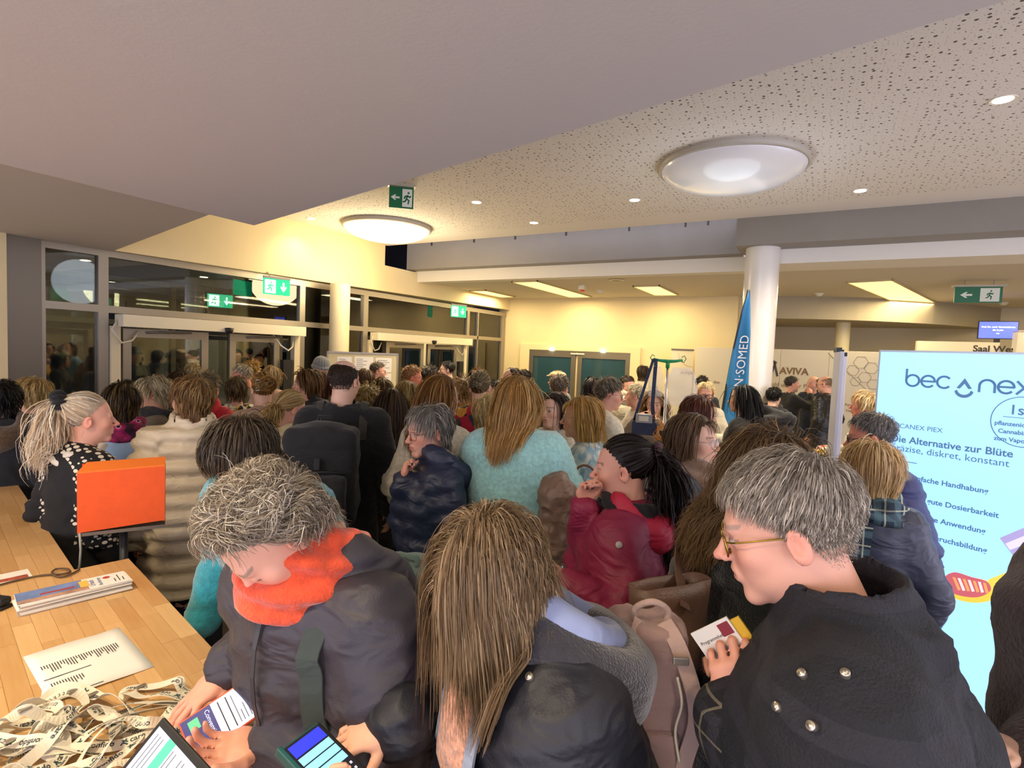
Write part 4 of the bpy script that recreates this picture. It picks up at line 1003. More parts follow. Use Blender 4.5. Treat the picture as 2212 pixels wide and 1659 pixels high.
def troffer(label, c, w, l, rot, power, z=3.30):
    root = empty('ceiling_light_strip', (c[0], c[1], z), rot); tag(root, label, 'ceiling light', 'fluorescent strips in the back ceiling')
    b = MB()
    for lo, hi in (((-w/2, -l/2, -.03), (-w/2+.02, l/2, 0)), ((w/2-.02, -l/2, -.03), (w/2, l/2, 0)), ((-w/2, -l/2, -.03), (w/2, -l/2+.02, 0)), ((-w/2, l/2-.02, -.03), (w/2, l/2, 0))): b.box(lo, hi)
    b.build('frame', mat('troffer_frame', tuple(srgb('#c9b98c')), .5), root)
    box('diffuser', (-w/2+.02, -l/2+.02, -.022), (w/2-.02, l/2-.02, -.016), emit_mat('troffer', (1.0, .76, .28), .55), root)
    area('tube', (0, 0, -.05), w-.05, l-.05, power, (1, .80, .45), parent=root)
troffer('long yellow light strip left of the smoke detector', (-4.92, 10.35), .55, 2.7, 0, 34)
troffer('short yellow light strip next to the glazing corner', (-6.7, 10.8), .42, 1.3, 0, 14)
troffer('short yellow light strip above the back double door', (-2.95, 10.8), .5, 1.5, 0, 18)
troffer('long yellow light strip right of the white column', (1.05, 12.0), .62, 4.0, math.radians(-16), 40)
troffer('yellow light strip cut by the right picture edge', (3.4, 11.9), .5, 3.0, 0, 26)
for y, lab in ((3.6, 'porch ceiling spotlight behind the first door'), (5.2, 'porch ceiling spotlight behind the slim column'), (8.6, 'porch ceiling spotlight behind the second door'), (10.0, 'porch ceiling spotlight near the porch end')):
    downlight(lab, -8.6, y, 2.955, 55 if y > 7 else 14, (1, .85, .6))
# unseen fill spotlights, added around and behind the camera to brighten the crowd
for (x, y, lab) in ((-4.6, -1.5, 'added fill spotlight, unseen, behind the counter'), (2.4, 1.6, 'added fill spotlight, unseen, right of the counter'), (4.0, 5.0, 'added fill spotlight, unseen, in the right part of the hall'), (3.2, -1.6, 'added fill spotlight, unseen, near the open rear')):
    downlight(lab, x, y, 3.795 if x > -2 and y > 1 else (2.925 if x < -2 else 3.795), 70, (1, .86, .66), size=2.7, lampr=.12)
# smoke detectors, speaker, sounder
def ceil_disc(name, label, cat, p, prof, m):
    o = MB().lathe(prof, 20).build(name, m, None, True); o.location = p; return tag(o, label, cat)
DM = mat('detector_white', (.75, .72, .64), .5)
p = atz(1258, 616, 3.30); sd_ = empty('alarm_sounder', (p[0], p[1], 3.30)); tag(sd_, 'white alarm sounder with a red base on the back ceiling', 'alarm'); box('housing', (-.06, -.06, -.09), (.06, .06, 0), DM, sd_, .01); MB().lathe([(0, -.125), (.05, -.12), (.055, -.09), (0, -.09)], 16).build('red_lens', mat('red_lens', (.75, .12, .05), .35), sd_, True)
for (px, py, lab) in ((1296, 627, 'round white smoke detector beside the alarm sounder'), (1770, 633, 'round white smoke detector right of the white column'), (2168, 653, 'round white smoke detector right of the far exit sign')):
    p = atz(px, py, 3.3); ceil_disc('smoke_detector', lab, 'smoke detector', (p[0], p[1], 3.30), [(0, -.06), (.04, -.055), (.055, -.035), (.075, -.015), (.08, 0), (0, 0)], DM)
p = atz(1332, 604, 3.30); ceil_disc('ceiling_grille', 'round slotted grille in the back ceiling', 'vent', (p[0], p[1], 3.30), [(0, -.004), (.10, -.006), (.11, -.012), (.13, -.012), (.14, 0), (0, 0)], mat('grille', (.3, .29, .26), .3, metal=.8))
MB().lathe([(0, -.003), (.022, -.003), (.03, 0)], 8)

structure(box('night_block', (-13.2, -2.0, -.1), (-13.0, 15.0, 5.0), mat('night_block_black', (.012, .013, .02), .9)), 'added dark backdrop outside, keeping world light off the glass', 'wall')  # dark slabs added around the porch to keep world light out
structure(box('night_block_end', (-13.2, 12.5, -.1), (-7.3, 12.7, 5.0), MATS['night_block_black']), 'added dark slab beyond the porch, shutting out world light', 'wall')
structure(box('night_block_side', (-13.2, -2.1, -.1), (-7.3, -1.9, 5.0), MATS['night_block_black']), 'added dark slab before the porch, shutting out world light', 'wall')
structure(box('night_block_top', (-13.2, -2.1, 5.0), (-7.3, 12.7, 5.1), MATS['night_block_black']), 'dark canopy added over the porch to keep world light out', 'blocker')

structure(box('wall_right', (6.1, 6.6, 0), (6.25, 15.2, 3.9), M_WALL), 'unseen cream wall right of the hall, cut short for the light', 'wall')  # added for the glazing's reflections; stops short so world light gets in

# ---------------------------------------------------------------- patterned cloth
def pattern_mat(name, build, rough=.85):
    m = bpy.data.materials.new(name); t, b = nt(m); b.inputs['Roughness'].default_value = rough; tc = t.nodes.new('ShaderNodeTexCoord'); MATS[name] = m
    def ramp(src, stops, interp='CONSTANT'):
        r = t.nodes.new('ShaderNodeValToRGB'); r.color_ramp.interpolation = interp
        while len(r.color_ramp.elements) < len(stops): r.color_ramp.elements.new(.5)
        for e, (p_, c_) in zip(r.color_ramp.elements, stops): e.position = p_; e.color = (*srgb(c_), 1)
        t.links.new(src, r.inputs[0]); return r
    build(t, b, tc.outputs['Object'], ramp); return m
def vor(t, src, scale, feat='F1', rnd=1.0):
    v = t.nodes.new('ShaderNodeTexVoronoi'); v.feature = feat; v.inputs['Scale'].default_value = scale; v.inputs['Randomness'].default_value = rnd; t.links.new(src, v.inputs[0]); return v
def _mag(t, b, o, ramp): v = vor(t, o, 16); r = ramp(v.outputs['Distance'], [(0, '#2a0d25'), (.16, '#d98aa0'), (.24, '#a01a58'), (.42, '#7d1248'), (.6, '#331028')]); t.links.new(r.outputs[0], b.inputs['Base Color'])
def _flo(t, b, o, ramp):
    v = vor(t, o, 9); s_ = t.nodes.new('ShaderNodeSeparateColor'); t.links.new(v.outputs['Color'], s_.inputs[0]); r = ramp(s_.outputs[0], [(0, '#20252c'), (.3, '#b3243f'), (.5, '#e0593a'), (.68, '#8f2a6c'), (.8, '#2d3f4d'), (.9, '#d8a03c')]); t.links.new(r.outputs[0], b.inputs['Base Color'])
def _tie(t, b, o, ramp):
    n = t.nodes.new('ShaderNodeTexNoise'); n.inputs['Scale'].default_value = 14; n.inputs['Detail'].default_value = 3; n.inputs['Distortion'].default_value = 1.2; t.links.new(o, n.inputs[0]); r = ramp(n.outputs[0], [(0, '#5f8399'), (.45, '#8fb0bb'), (.6, '#d6d8cc'), (.8, '#e6e2d4')], 'LINEAR'); t.links.new(r.outputs[0], b.inputs['Base Color'])
def _shirt(t, b, o, ramp): v = vor(t, o, 26, rnd=.6); s_ = t.nodes.new('ShaderNodeSeparateColor'); t.links.new(v.outputs['Color'], s_.inputs[0]); r = ramp(s_.outputs[1], [(0, '#1a1a1a'), (.25, '#e0dccb'), (.75, '#c9a53a'), (.85, '#e0dccb')]); t.links.new(r.outputs[0], b.inputs['Base Color'])
def wave(t, src, scale, dirn): w = t.nodes.new('ShaderNodeTexWave'); w.bands_direction = dirn; w.inputs['Scale'].default_value = scale; w.inputs['Distortion'].default_value = .6; w.inputs['Detail Scale'].default_value = 3; t.links.new(src, w.inputs[0]); return w
def plaid_build(base, lines, bump=.7):
    """base colour, lines: (axis, period, width, offset, colour, strength)"""
    def f(t, b, o, ramp):
        sx = t.nodes.new('ShaderNodeSeparateXYZ'); nz_ = t.nodes.new('ShaderNodeTexNoise'); nz_.inputs['Scale'].default_value = 5; t.links.new(o, nz_.inputs[0])
        wv = t.nodes.new('ShaderNodeVectorMath'); wv.operation = 'SCALE'; wv.inputs['Scale'].default_value = .004; t.links.new(nz_.outputs['Color'], wv.inputs[0])
        av = t.nodes.new('ShaderNodeVectorMath'); av.operation = 'ADD'; t.links.new(o, av.inputs[0]); t.links.new(wv.outputs[0], av.inputs[1]); t.links.new(av.outputs[0], sx.inputs[0])
        cur = None
        for ax, per, wid, off, col, st in lines:
            m1 = t.nodes.new('ShaderNodeMath'); m1.operation = 'MULTIPLY_ADD'; m1.inputs[1].default_value = 1/per; m1.inputs[2].default_value = off; t.links.new(sx.outputs[ax], m1.inputs[0])
            m2 = t.nodes.new('ShaderNodeMath'); m2.operation = 'FRACT'; t.links.new(m1.outputs[0], m2.inputs[0]); m3 = t.nodes.new('ShaderNodeMath'); m3.operation = 'LESS_THAN'; m3.inputs[1].default_value = wid/per; t.links.new(m2.outputs[0], m3.inputs[0])
            m4 = t.nodes.new('ShaderNodeMath'); m4.operation = 'MULTIPLY'; m4.inputs[1].default_value = st; t.links.new(m3.outputs[0], m4.inputs[0])
            mx = t.nodes.new('ShaderNodeMix'); mx.data_type = 'RGBA'; t.links.new(m4.outputs[0], mx.inputs[0]); mx.inputs[7].default_value = (*srgb(col), 1)
            if cur is None: mx.inputs[6].default_value = (*srgb(base), 1)
            else: t.links.new(cur.outputs[2], mx.inputs[6])
            cur = mx
        t.links.new(cur.outputs[2], b.inputs['Base Color'])
        n = t.nodes.new('ShaderNodeTexNoise'); n.inputs['Scale'].default_value = 220; t.links.new(o, n.inputs[0]); bp_ = t.nodes.new('ShaderNodeBump'); bp_.inputs['Distance'].default_value = .004; bp_.inputs['Strength'].default_value = bump; t.links.new(n.outputs[0], bp_.inputs['Height']); t.links.new(bp_.outputs[0], b.inputs['Normal'])
    return f
def _card(t, b, o, ramp):    # black cardigan, white leaf pattern on the yoke
    v = vor(t, o, 34, rnd=.0); sx = t.nodes.new('ShaderNodeSeparateXYZ'); t.links.new(o, sx.inputs[0])
    mp = t.nodes.new('ShaderNodeMapping'); mp.inputs['Scale'].default_value = (1, 1, 1.4); mp.inputs['Rotation'].default_value = (0, .78, .78); t.links.new(o, mp.inputs[0]); t.links.new(mp.outputs[0], v.inputs[0])
    lt = t.nodes.new('ShaderNodeMath'); lt.operation = 'LESS_THAN'; lt.inputs[1].default_value = .40; t.links.new(v.outputs['Distance'], lt.inputs[0])
    g = t.nodes.new('ShaderNodeMath'); g.operation = 'GREATER_THAN'; g.inputs[1].default_value = 1.02; t.links.new(sx.outputs[2], g.inputs[0])
    g2 = t.nodes.new('ShaderNodeMath'); g2.operation = 'GREATER_THAN'; g2.inputs[1].default_value = -.10; t.links.new(sx.outputs[1], g2.inputs[0])
    m1 = t.nodes.new('ShaderNodeMath'); m1.operation = 'MULTIPLY'; t.links.new(lt.outputs[0], m1.inputs[0]); t.links.new(g.outputs[0], m1.inputs[1]); m2 = t.nodes.new('ShaderNodeMath'); m2.operation = 'MULTIPLY'; t.links.new(m1.outputs[0], m2.inputs[0]); t.links.new(g2.outputs[0], m2.inputs[1])
    r = ramp(m2.outputs[0], [(0, '#0a0a0c'), (.5, '#d5cbb5')]); t.links.new(r.outputs[0], b.inputs['Base Color'])
PM = {}
_ps = plaid_build('#15151a', [(0, .055, .016, 0, '#2b2b33', .6), (2, .055, .016, .3, '#2b2b33', .6), (0, .055, .004, .5, '#8a7f68', .55), (2, .055, .004, .8, '#8a7f68', .55)], .9); PM['plaid_sleeve'] = pattern_mat('cloth_plaid_sleeve', _ps)
for nm, f in (('magenta', _mag), ('floral', _flo), ('tiedye', _tie), ('shirt', _shirt), ('cardigan', _card), ('plaid', plaid_build('#1d3040', [(0, .07, .025, 0, '#54727c', .6), (2, .07, .025, .3, '#54727c', .6), (0, .07, .006, .5, '#c3c6ae', .7), (2, .07, .006, .8, '#c3c6ae', .7), (1, .06, .02, .2, '#0f1820', .5)])), ('plaid_dark', plaid_build('#191a20', [(0, .11, .03, 0, '#26262d', .4), (2, .11, .03, .3, '#2c2c34', .5)], .9))): PM[nm] = pattern_mat('cloth_'+nm, f)

# ================================================================ signs, stands, flags
M_INK = mat('ink_dark', tuple(srgb('#2b3a4a')), .6)
M_PAPER = mat('paper_white', tuple(srgb('#ece8df')), .7)
UPV = Vector((0, 0, 1))
def arrow_poly(d, s):      # arrow pointing +x, length s
    return [(-.5*s, .1*s), (.05*s, .1*s), (-.12*s, .30*s), (.06*s, .30*s), (.5*s, 0), (.06*s, -.30*s), (-.12*s, -.30*s), (.05*s, -.1*s), (-.5*s, -.1*s)]
def flat(name, poly, M, m, parent, th=.002): return MB().prism(poly, 0, th, M).build(name, m, parent)
def strokes(segs, w, M, th=.002):
    b = MB()
    for pl in segs:
        for (x0, y0), (x1, y1) in zip(pl[:-1], pl[1:]):
            d = Vector((x1-x0, y1-y0)); L = d.length
            if L < 1e-6: continue
            d /= L; n = Vector((-d.y, d.x))*w/2; e = d*w*.25
            b.prism([(x0-e.x+n.x, y0-e.y+n.y), (x0-e.x-n.x, y0-e.y-n.y), (x1+e.x-n.x, y1+e.y-n.y), (x1+e.x+n.x, y1+e.y+n.y)], 0, th, M)
    return b
def exit_sign(label, p, xdir, w, h, arrow, man_left, glow, hang=None, plate=True):
    """p: centre of the sign, xdir: reading direction, hang: ceiling height"""
    root = empty('exit_sign', p); tag(root, label, 'exit sign', 'green emergency exit signs')
    M = frame((0, 0, 0), xdir, UPV); nrm = Vector(M.col[2][:3])
    gm = emit_mat('exit_green_%d' % glow, (.004, .20, .085), 1.5*glow) if glow else mat('exit_green', tuple(srgb('#0f6b43')), .4)
    wm = emit_mat('exit_white_%d' % glow, (.75, 1.0, .85), .75*glow) if glow else mat('exit_white', tuple(srgb('#e6efe2')), .5)
    MB().box((-w/2, -h/2, -.012), (w/2, h/2, .0), M).build('panel', gm, root)
    fx = (-1 if man_left else 1)*w*.24
    MB().box((fx-w*.20, -h*.42, .0), (fx+w*.20, h*.42, .002), M).build('door_pictogram', wm, root)
    u = h*.8; ms = -1 if arrow == 'left' or arrow == 'down' and False else 1
    X = lambda x, y: (fx+x*u, y*u)
    man = strokes([[X(.02, .16), X(-.04, -.05)], [X(-.04, -.05), X(.10, -.14), X(.06, -.34)], [X(-.04, -.05), X(-.12, -.20), X(-.24, -.24)], [X(.02, .14), X(.14, .05), X(.20, .12)], [X(.0, .13), X(-.13, .08), X(-.17, -.03)]], u*.085, M @ T(0, 0, .002), .0015)
    man.prism([(fx+.07*u+.065*u*math.cos(a), .30*u+.065*u*math.sin(a)) for a in np.linspace(0, 2*math.pi, 12, endpoint=False)], 0, .0015, M @ T(0, 0, .002)); man.build('running_figure', gm, root)
    ax = -fx*1.05; s_ = min(w*.36, h*.62); Ra = dict(left=math.pi, right=0, down=-math.pi/2)[arrow]
    flat('arrow', arrow_poly(0, s_), M @ T(ax, 0, 0) @ Rz(Ra), wm, root)
    if plate == 'wall':
        MB().tube([(0, 0, h*.5-.01), (-.18, .02, h*.5+.05), (XL-.01-p[0], .03, max(2.98, p[2]+h*.5+.04)-p[2])], .008, 6).build('wall_arm', M_ALU, root)
        MB().box((-w*.5, h*.5, -.02), (w*.5, h*.5+.03, .02), M).build('mount_bar', mat('sign_bar', tuple(srgb('#b9b4a4')), .4), root)
    elif hang is not None:
        if plate: MB().box((-w*.56, h*.5, -.05), (w*.56, h*.5+.025, .05), M).build('mount_bar', mat('sign_bar', tuple(srgb('#b9b4a4')), .4), root)
        b = MB()
        for sx in (-.3, .3): MB().tube([M @ Vector((sx*w, h*.5+.02, 0)), Vector(M @ Vector((sx*w, h*.5+.02, 0)))+UPV*max(.01, hang-p[2]-h*.5-.02)], .006, 6).build('hanger', M_ALU, root)
    return root
vdir = lambda brg: Vector((math.cos(YAW-brg), math.sin(YAW-brg), 0))     # image-right direction at a bearing
p = atd(867, 427, 6.3); exit_sign('green exit sign hanging under the perforated ceiling, arrow left', p, Vector((.93, .37, 0)).normalized() if False else vdir(bearing(867)), .27, .235, 'left', False, 0, 3.8)
p = atx(598, 620, -6.75); exit_sign('glowing green exit sign with down arrow above the first glass door', p, Vector((.28, .96, 0)), .37, .22, 'down', True, 1, 2.90, 'wall')
p = atx(991, 673, -6.75); exit_sign('glowing green exit sign with down arrow above the second glass door', p, Vector((.40, .92, 0)), .37, .24, 'down', True, 1, 2.90, 'wall')
p = atx(476, 650, -8.2); exit_sign('dim green exit sign with down arrow inside the porch', p, Vector((.30, .95, 0)), .36, .2, 'down', True, 1, 2.96, False)
p = aty(2113, 637, 10.4); exit_sign('dark green exit sign hanging in the back hall, arrow left', p, vdir(bearing(2113)*.6), .56, .23, 'left', False, 0, 3.3)
# ---- light box of the stand on the right
LBp = atd(1903, 760, 3.3); LBx = Vector((.901, -.434, 0)); LBn = Vector((-.434, -.901, 0)); LBz = LBp[2]
def lb(px, py): q = atplane(px, py, LBp, np.array(LBn)); return (Vector(q)-Vector((LBp[0], LBp[1], 0))).dot(LBx), q[2]
lbr = empty('light_box', (LBp[0], LBp[1], 0)); tag(lbr, 'tall glowing pale blue advertising light box at the right', 'light box')
Mlb = frame((0, 0, 0), LBx, UPV)
LW = 1.0
MB().box((-.012, .0, -.14), (LW+.012, LBz+.012, -.006), Mlb).build('housing', mat('lightbox_edge', tuple(srgb('#c9d4dc')), .35, metal=.6), lbr)
MB().box((0, .03, -.006), (LW, LBz, 0), Mlb).build('glowing_face', emit_mat('lightbox_face', (.33, .64, 1.0), .46), lbr)
LBI = mat('lightbox_ink', tuple(srgb('#4b6a8c')), .6, emit=tuple(srgb('#4b6c94')), estr=.38)
def lbt(txt, px, py, size, bold=0.0, x=None, m=LBI, name='lettering'):
    u, v = lb(px, py); u = x if x is not None else u
    return text_mesh(name, txt, size, m, lbr, Mlb @ T(u, v, .001), bold=bold, ext=.001)
def px2m(px, py, n): q = atplane(px, py, LBp, np.array(LBn)); return n*np.linalg.norm(q[:2]-0)*math.cos(bearing(px))/FOC
def fit(txt, p0, p1, bold=0.0):
    o = lbt(txt, *p0, .05, bold*.05); u0, _ = lb(*p0); u1, _ = lb(*p1); w = max(v.co.x for v in (o.data.copy() if False else o.data).vertices)
    # width along the plane
    us = [Vector(v.co).dot(LBx) for v in o.data.vertices]; w = max(us)-min(us); s = (u1-u0)/w
    me = o.data; bpy.data.objects.remove(o); bpy.data.meshes.remove(me)
    return lbt(txt, *p0, .05*s, bold*.05*s)
# logo: bec (drop) nex drawn with round strokes
def arc(cx_, cy_, r, a0, a1, n=18): return [(cx_+r*math.cos(math.radians(lerp(a0, a1, k/n))), cy_+r*math.sin(math.radians(lerp(a0, a1, k/n)))) for k in range(n+1)]
u0, v0 = lb(1957, 833); u1, _ = lb(2057, 838); r = (u1-u0)/6.9; cy_ = v0+r
x = u0+r; sg = [[(u0, v0+3.0*r), (u0, cy_)], arc(x, cy_, r, 0, 360, 28)]
x += 2.35*r; sg += [[(x-r, cy_), (x+r, cy_)], arc(x, cy_, r, 0, 315)]
x += 2.35*r; sg += [arc(x, cy_, r, 45, 315)]
strokes(sg, .011, Mlb @ T(0, 0, .001)).build('logo_letters', LBI, lbr)
ul, vl = lb(2083, 838); L1 = (lb(2104, 838)[0]-lb(2062, 838)[0])/2
flat('logo_drop', [(ul, vl+1.25*L1), (ul-.8*L1, vl-.05*L1), (ul-.45*L1, vl-.12*L1), (ul, vl+.55*L1), (ul+.45*L1, vl-.12*L1), (ul+.8*L1, vl-.05*L1)], Mlb @ T(0, 0, .001), LBI, lbr)
ou = arc(ul, vl-.28*L1, L1*1.0, 190, 350); inn = arc(ul, vl-.16*L1, L1*.72, 350, 190); flat('logo_drop', ou+inn, Mlb @ T(0, 0, .001), LBI, lbr)
u0, v0 = lb(2115, 846); x = u0+r; cy_ = v0+r
sg = [[(u0, v0), (u0, cy_)], arc(x, cy_, r, 180, 0), [(x+r, cy_), (x+r, v0)]]
x += 2.4*r; sg += [[(x-r, cy_), (x+r, cy_)], arc(x, cy_, r, 0, 315)]; x += 1.35*r; sg += [[(x, v0), (x+1.7*r, v0+2*r)], [(x, v0+2*r), (x+1.7*r, v0)]]
strokes(sg, .011, Mlb @ T(0, 0, .001)).build('logo_letters', LBI, lbr)
fit('BECANEX PIEX', (1926, 922), (2035, 930)); fit('Die Alternative zur Blüte', (1924, 952), (2187, 982), .02); fit('präzise, diskret, konstant', (1925, 971), (2179, 1003))
ua, va = lb(1937, 994); strokes([[(ua, va), (ua+.10, va)]], .004, Mlb @ T(0, 0, .001)).build('rule', LBI, lbr)
o = fit('Einfache Handhabung', (1967, 1036), (2134, 1065), .02)
sz = .05*1.0; us = [Vector(v.co).dot(LBx) for v in o.data.vertices]; wid = max(us)-min(us); xb = min(us)
o2 = text_mesh('t', 'Einfache Handhabung', 1.0, LBI); ww = o2.dimensions.x or 1; ww = max(v.co.x for v in o2.data.vertices)-min(v.co.x for v in o2.data.vertices); bpy.data.objects.remove(o2); SZ = wid/ww
for txt, pxx in (('Sehr gute Dosierbarkeit', (1975, 1081)), ('Diskrete Anwendung', (1988, 1121)), ('Keine Geruchsbildung', (2021, 1167))): lbt(txt, *pxx, SZ, .02*SZ, x=xb)
uc, vc = lb(2210, 912); rc_ = uc-lb(2140, 910)[0]
strokes([arc(uc, vc, rc_, 0, 360, 48)], .004, Mlb @ T(0, 0, .001)).build('badge_ring', LBI, lbr)
strokes([[(uc-rc_*.62, vc+.02), (uc+rc_*.62, vc+.02)]], .003, Mlb @ T(0, 0, .001)).build('rule', LBI, lbr)
for txt, dy, s_ in (('1ste', .035, .07), ('pflanzenidentische', -.025, .030), ('Cannabislösung', -.065, .030), ('zum Vaporisieren', -.105, .030)): text_mesh('lettering', txt, s_, LBI, lbr, Mlb @ T(uc, vc+dy, .001), 'CENTER', .0008, .001)
def lbpoly(pts, col, name, th=.0015, e=.35, round_=False):
    if round_:
        q_ = [np.array(p, float) for p in pts]; n_ = len(q_); out = []
        for i in range(n_):
            a, b_, c, d = q_[i-1], q_[i], q_[(i+1) % n_], q_[(i+2) % n_]
            for k in range(5): u = k/5; out.append(tuple(.5*((2*b_)+(c-a)*u+(2*a-5*b_+4*c-d)*u*u+(3*b_-a-3*c+d)*u**3)))
        pts = out
    return flat(name, [lb(*q) for q in pts][::-1], Mlb @ T(0, 0, .0012), mat('print_'+col.strip('#'), tuple(srgb(col)), .5, emit=tuple(srgb(col)), estr=e), lbr, th)
lbpoly([(2040, 1248), (2062, 1236), (2098, 1246), (2135, 1256), (2152, 1278), (2148, 1294), (2110, 1302), (2066, 1294), (2043, 1272)], '#e8c84a', 'printed_extract', round_=True)
lbpoly([(2040, 1248), (2062, 1236), (2098, 1246), (2132, 1256), (2140, 1276), (2110, 1290), (2066, 1284), (2043, 1268)], '#c4606a', 'printed_extract', .003, round_=True)
for k in range(7): lbpoly([(2058+11*k, 1246+2*k), (2064+11*k, 1247+2*k), (2076+10*k, 1274+k), (2070+10*k, 1275+k)], '#f0d8d4' if k % 2 else '#e6a060', 'printed_highlight', .004)
lbpoly([(2134, 1252), (2200, 1226), (2240, 1216), (2240, 1256), (2206, 1258), (2146, 1278)], '#e0cf55', 'printed_ribbon', .002)
lbpoly([(2160, 1162), (2240, 1128), (2240, 1228), (2206, 1222)], '#a79ccb', 'printed_device', .002); lbpoly([(2172, 1174), (2240, 1146), (2240, 1166), (2182, 1188)], '#d9d2ee', 'printed_device', .003)
# ---- white stand wall with gold lettering
A0, A1 = atd(1503, 750, 10.9), atd(1908, 760, 9.15); AV = Vector(A1)-Vector(A0); AW = AV.length; AVx = Vector((AV.x, AV.y, 0)).normalized(); AH = (A0[2]+A1[2])/2
aw = empty('exhibition_wall', (A0[0], A0[1], 0)); tag(aw, 'white exhibition wall with brown logo lettering behind the column', 'display wall'); Ma = frame((0, 0, 0), AVx, UPV); An = np.array(Ma.col[2][:3])
M_PANEL = mat('panel_white', tuple(srgb('#e2dac4')), .7)
npan = 4
for k in range(npan): MB().box((AW*k/npan+.002, .02, -.03), (AW*(k+1)/npan-.002, AH, 0), Ma, .004).build('panel', M_PANEL, aw)
def aw_uv(px, py): q = atplane(px, py, A0, An); return (Vector(q)-Vector((A0[0], A0[1], 0))).dot(AVx), q[2]
M_GOLD = mat('lettering_brown', tuple(srgb('#8a6f4e')), .5)
def awt(txt, p0, h_px, d, bold=0.0, m=M_GOLD): u, v = aw_uv(*p0); return text_mesh('lettering', txt, h_px*d/FOC*1.42, m, aw, Ma @ T(u, v, .001), bold=bold, ext=.004)
awt('AVIVA', (1684, 807), 14, 9.9, .006); awt('Zum Wohl unserer Patienten', (1622, 831), 9, 9.9); awt('A', (1586, 808), 15, 10.4); awt('We', (1579, 828), 7, 10.4); awt('the', (1541, 828), 7, 10.5)
awt('Apothekenpartner', (1824, 876), 6, 9.4); awt('Versorgung', (1826, 889), 6, 9.4)
strokes([[aw_uv(1672, 780), aw_uv(1679, 812)], [aw_uv(1676, 782), aw_uv(1664, 812)]], .035, Ma @ T(0, 0, .001), .004).build('logo', mat('logo_dark', tuple(srgb('#4a4440')), .5), aw)
M_LINE = mat('deco_line', tuple(srgb('#b3a98f')), .6)
strokes([[aw_uv(1788, 762), aw_uv(1880, 850)], [aw_uv(1790, 762), aw_uv(1800, 775)]], .010, Ma @ T(0, 0, .001), .003).build('deco_line', M_LINE, aw)
hx = []
for cx_, cy_, rr in ((1860, 783, 14), (1842, 800, 12), (1882, 795, 13), (1868, 815, 12), (1886, 830, 11), (1848, 824, 10)):
    u, v = aw_uv(cx_, cy_); r_ = rr*9.4/FOC; hx += [[(u+r_*math.cos(a), v+r_*math.sin(a)) for a in np.linspace(0, 2*math.pi, 7)]]
strokes(hx, .008, Ma @ T(0, 0, .001), .003).build('hexagon_pattern', M_LINE, aw)
# banner beside it
b0 = atd(1451, 756, 11.6); rb = empty('roll_up_banner', (b0[0], b0[1], 0), YAW-bearing(1475)); tag(rb, 'white roll-up banner with faint print behind the infusion bag', 'banner')
box('banner_sheet', (0, -.004, .08), (.44, 0, b0[2]), M_PANEL, rb); box('top_rail', (-.01, -.015, b0[2]), (.45, .01, b0[2]+.03), M_ALU_D, rb); box('base', (-.02, -.12, 0), (.46, .12, .07), M_ALU, rb, .01)
text_mesh('lettering', 'AVIVA', .09, M_GOLD, rb, frame((.2, -.006, b0[2]-.5), (1, 0, 0), UPV), ext=.002); strokes([arc(.42, b0[2]-.05, .28, 180, 270)], .006, frame((0, -.006, 0), (1, 0, 0), UPV), .002).build('deco_line', M_LINE, rb)
# ---- feather flag
fb = atd(1578, 860, 6.0); ff = empty('feather_flag', (fb[0], fb[1], 0), YAW-bearing(1578)); tag(ff, 'tall blue feather flag with white letters beside the white column', 'flag')
M_FLAG = mat('flag_blue', tuple(srgb('#2f7fae')), .6, bump=.5, bscale=14, stretch=(1, 1, .3), var=.08, vscale=8)
zt = atd(1588, 626, 6.0)[2]; V = []; F = []; n = 26; m = 7
wprof = lambda t: np.interp(t, [0, .3, .55, .8, .93, 1], [.29, .27, .235, .14, .065, .008])
lean_ = lambda t: .055*t**2+.02*t
for i in range(n):
    t = i/(n-1); z = .35+t*(zt-.35); w_ = wprof(t)
    for j in range(m):
        q = j/(m-1); V.append((lean_(t)*1.6+(q-.45)*w_, .02*math.sin(q*7+z*2.2)*w_/.28+.012*math.sin(z*9+q*3), z))
for s2 in (0, 1):
    for i in range(n-1):
        for j in range(m-1):
            a = i*m+j; F.append((a, a+1, a+m+1, a+m) if s2 == 0 else (a+m, a+m+1, a+1, a))
fl = mesh_obj('cloth', V, F[:len(F)//2], M_FLAG, ff, True); md = fl.modifiers.new('s', 'SOLIDIFY'); md.thickness = .003
def flagmap(co): # text drawn along z, reading upwards
    t = (co.x-.35)/(zt-.35); w_ = float(wprof(min(max(t, 0), 1))); return Vector((lean_(t)*1.6-co.y*1.0-.005, -.022-co.z, co.x))
text_mesh('lettering', 'CANN·SOMED', .125, mat('flag_white', (.85, .85, .82), .6), ff, T(1.42, -.07, 0), mapper=flagmap, ext=.002, spacing=1.05)
MB().tube([(lean_(t)*1.6-.45*float(wprof(t))-.008, .0, .05+t*(zt-.05)) for t in np.linspace(0, 1, 14)], .010, 8).build('pole', M_DARK, ff, True); MB().lathe([(0, 0), (.2, 0), (.2, .02), (.03, .05), (0, .05)], 20, T(-.13, 0, 0)).build('base', M_DARK, ff, True)
flat('drop_emblem', [(.0+.035*math.cos(a), .05*math.sin(a)*(1.5 if math.sin(a) > 0 else 1)) for a in np.linspace(0, 2*math.pi, 16, endpoint=False)], frame((-.09, -.032, 1.18), (1, 0, 0), UPV), mat('flag_yellow', tuple(srgb('#e9cf8e')), .6), ff)
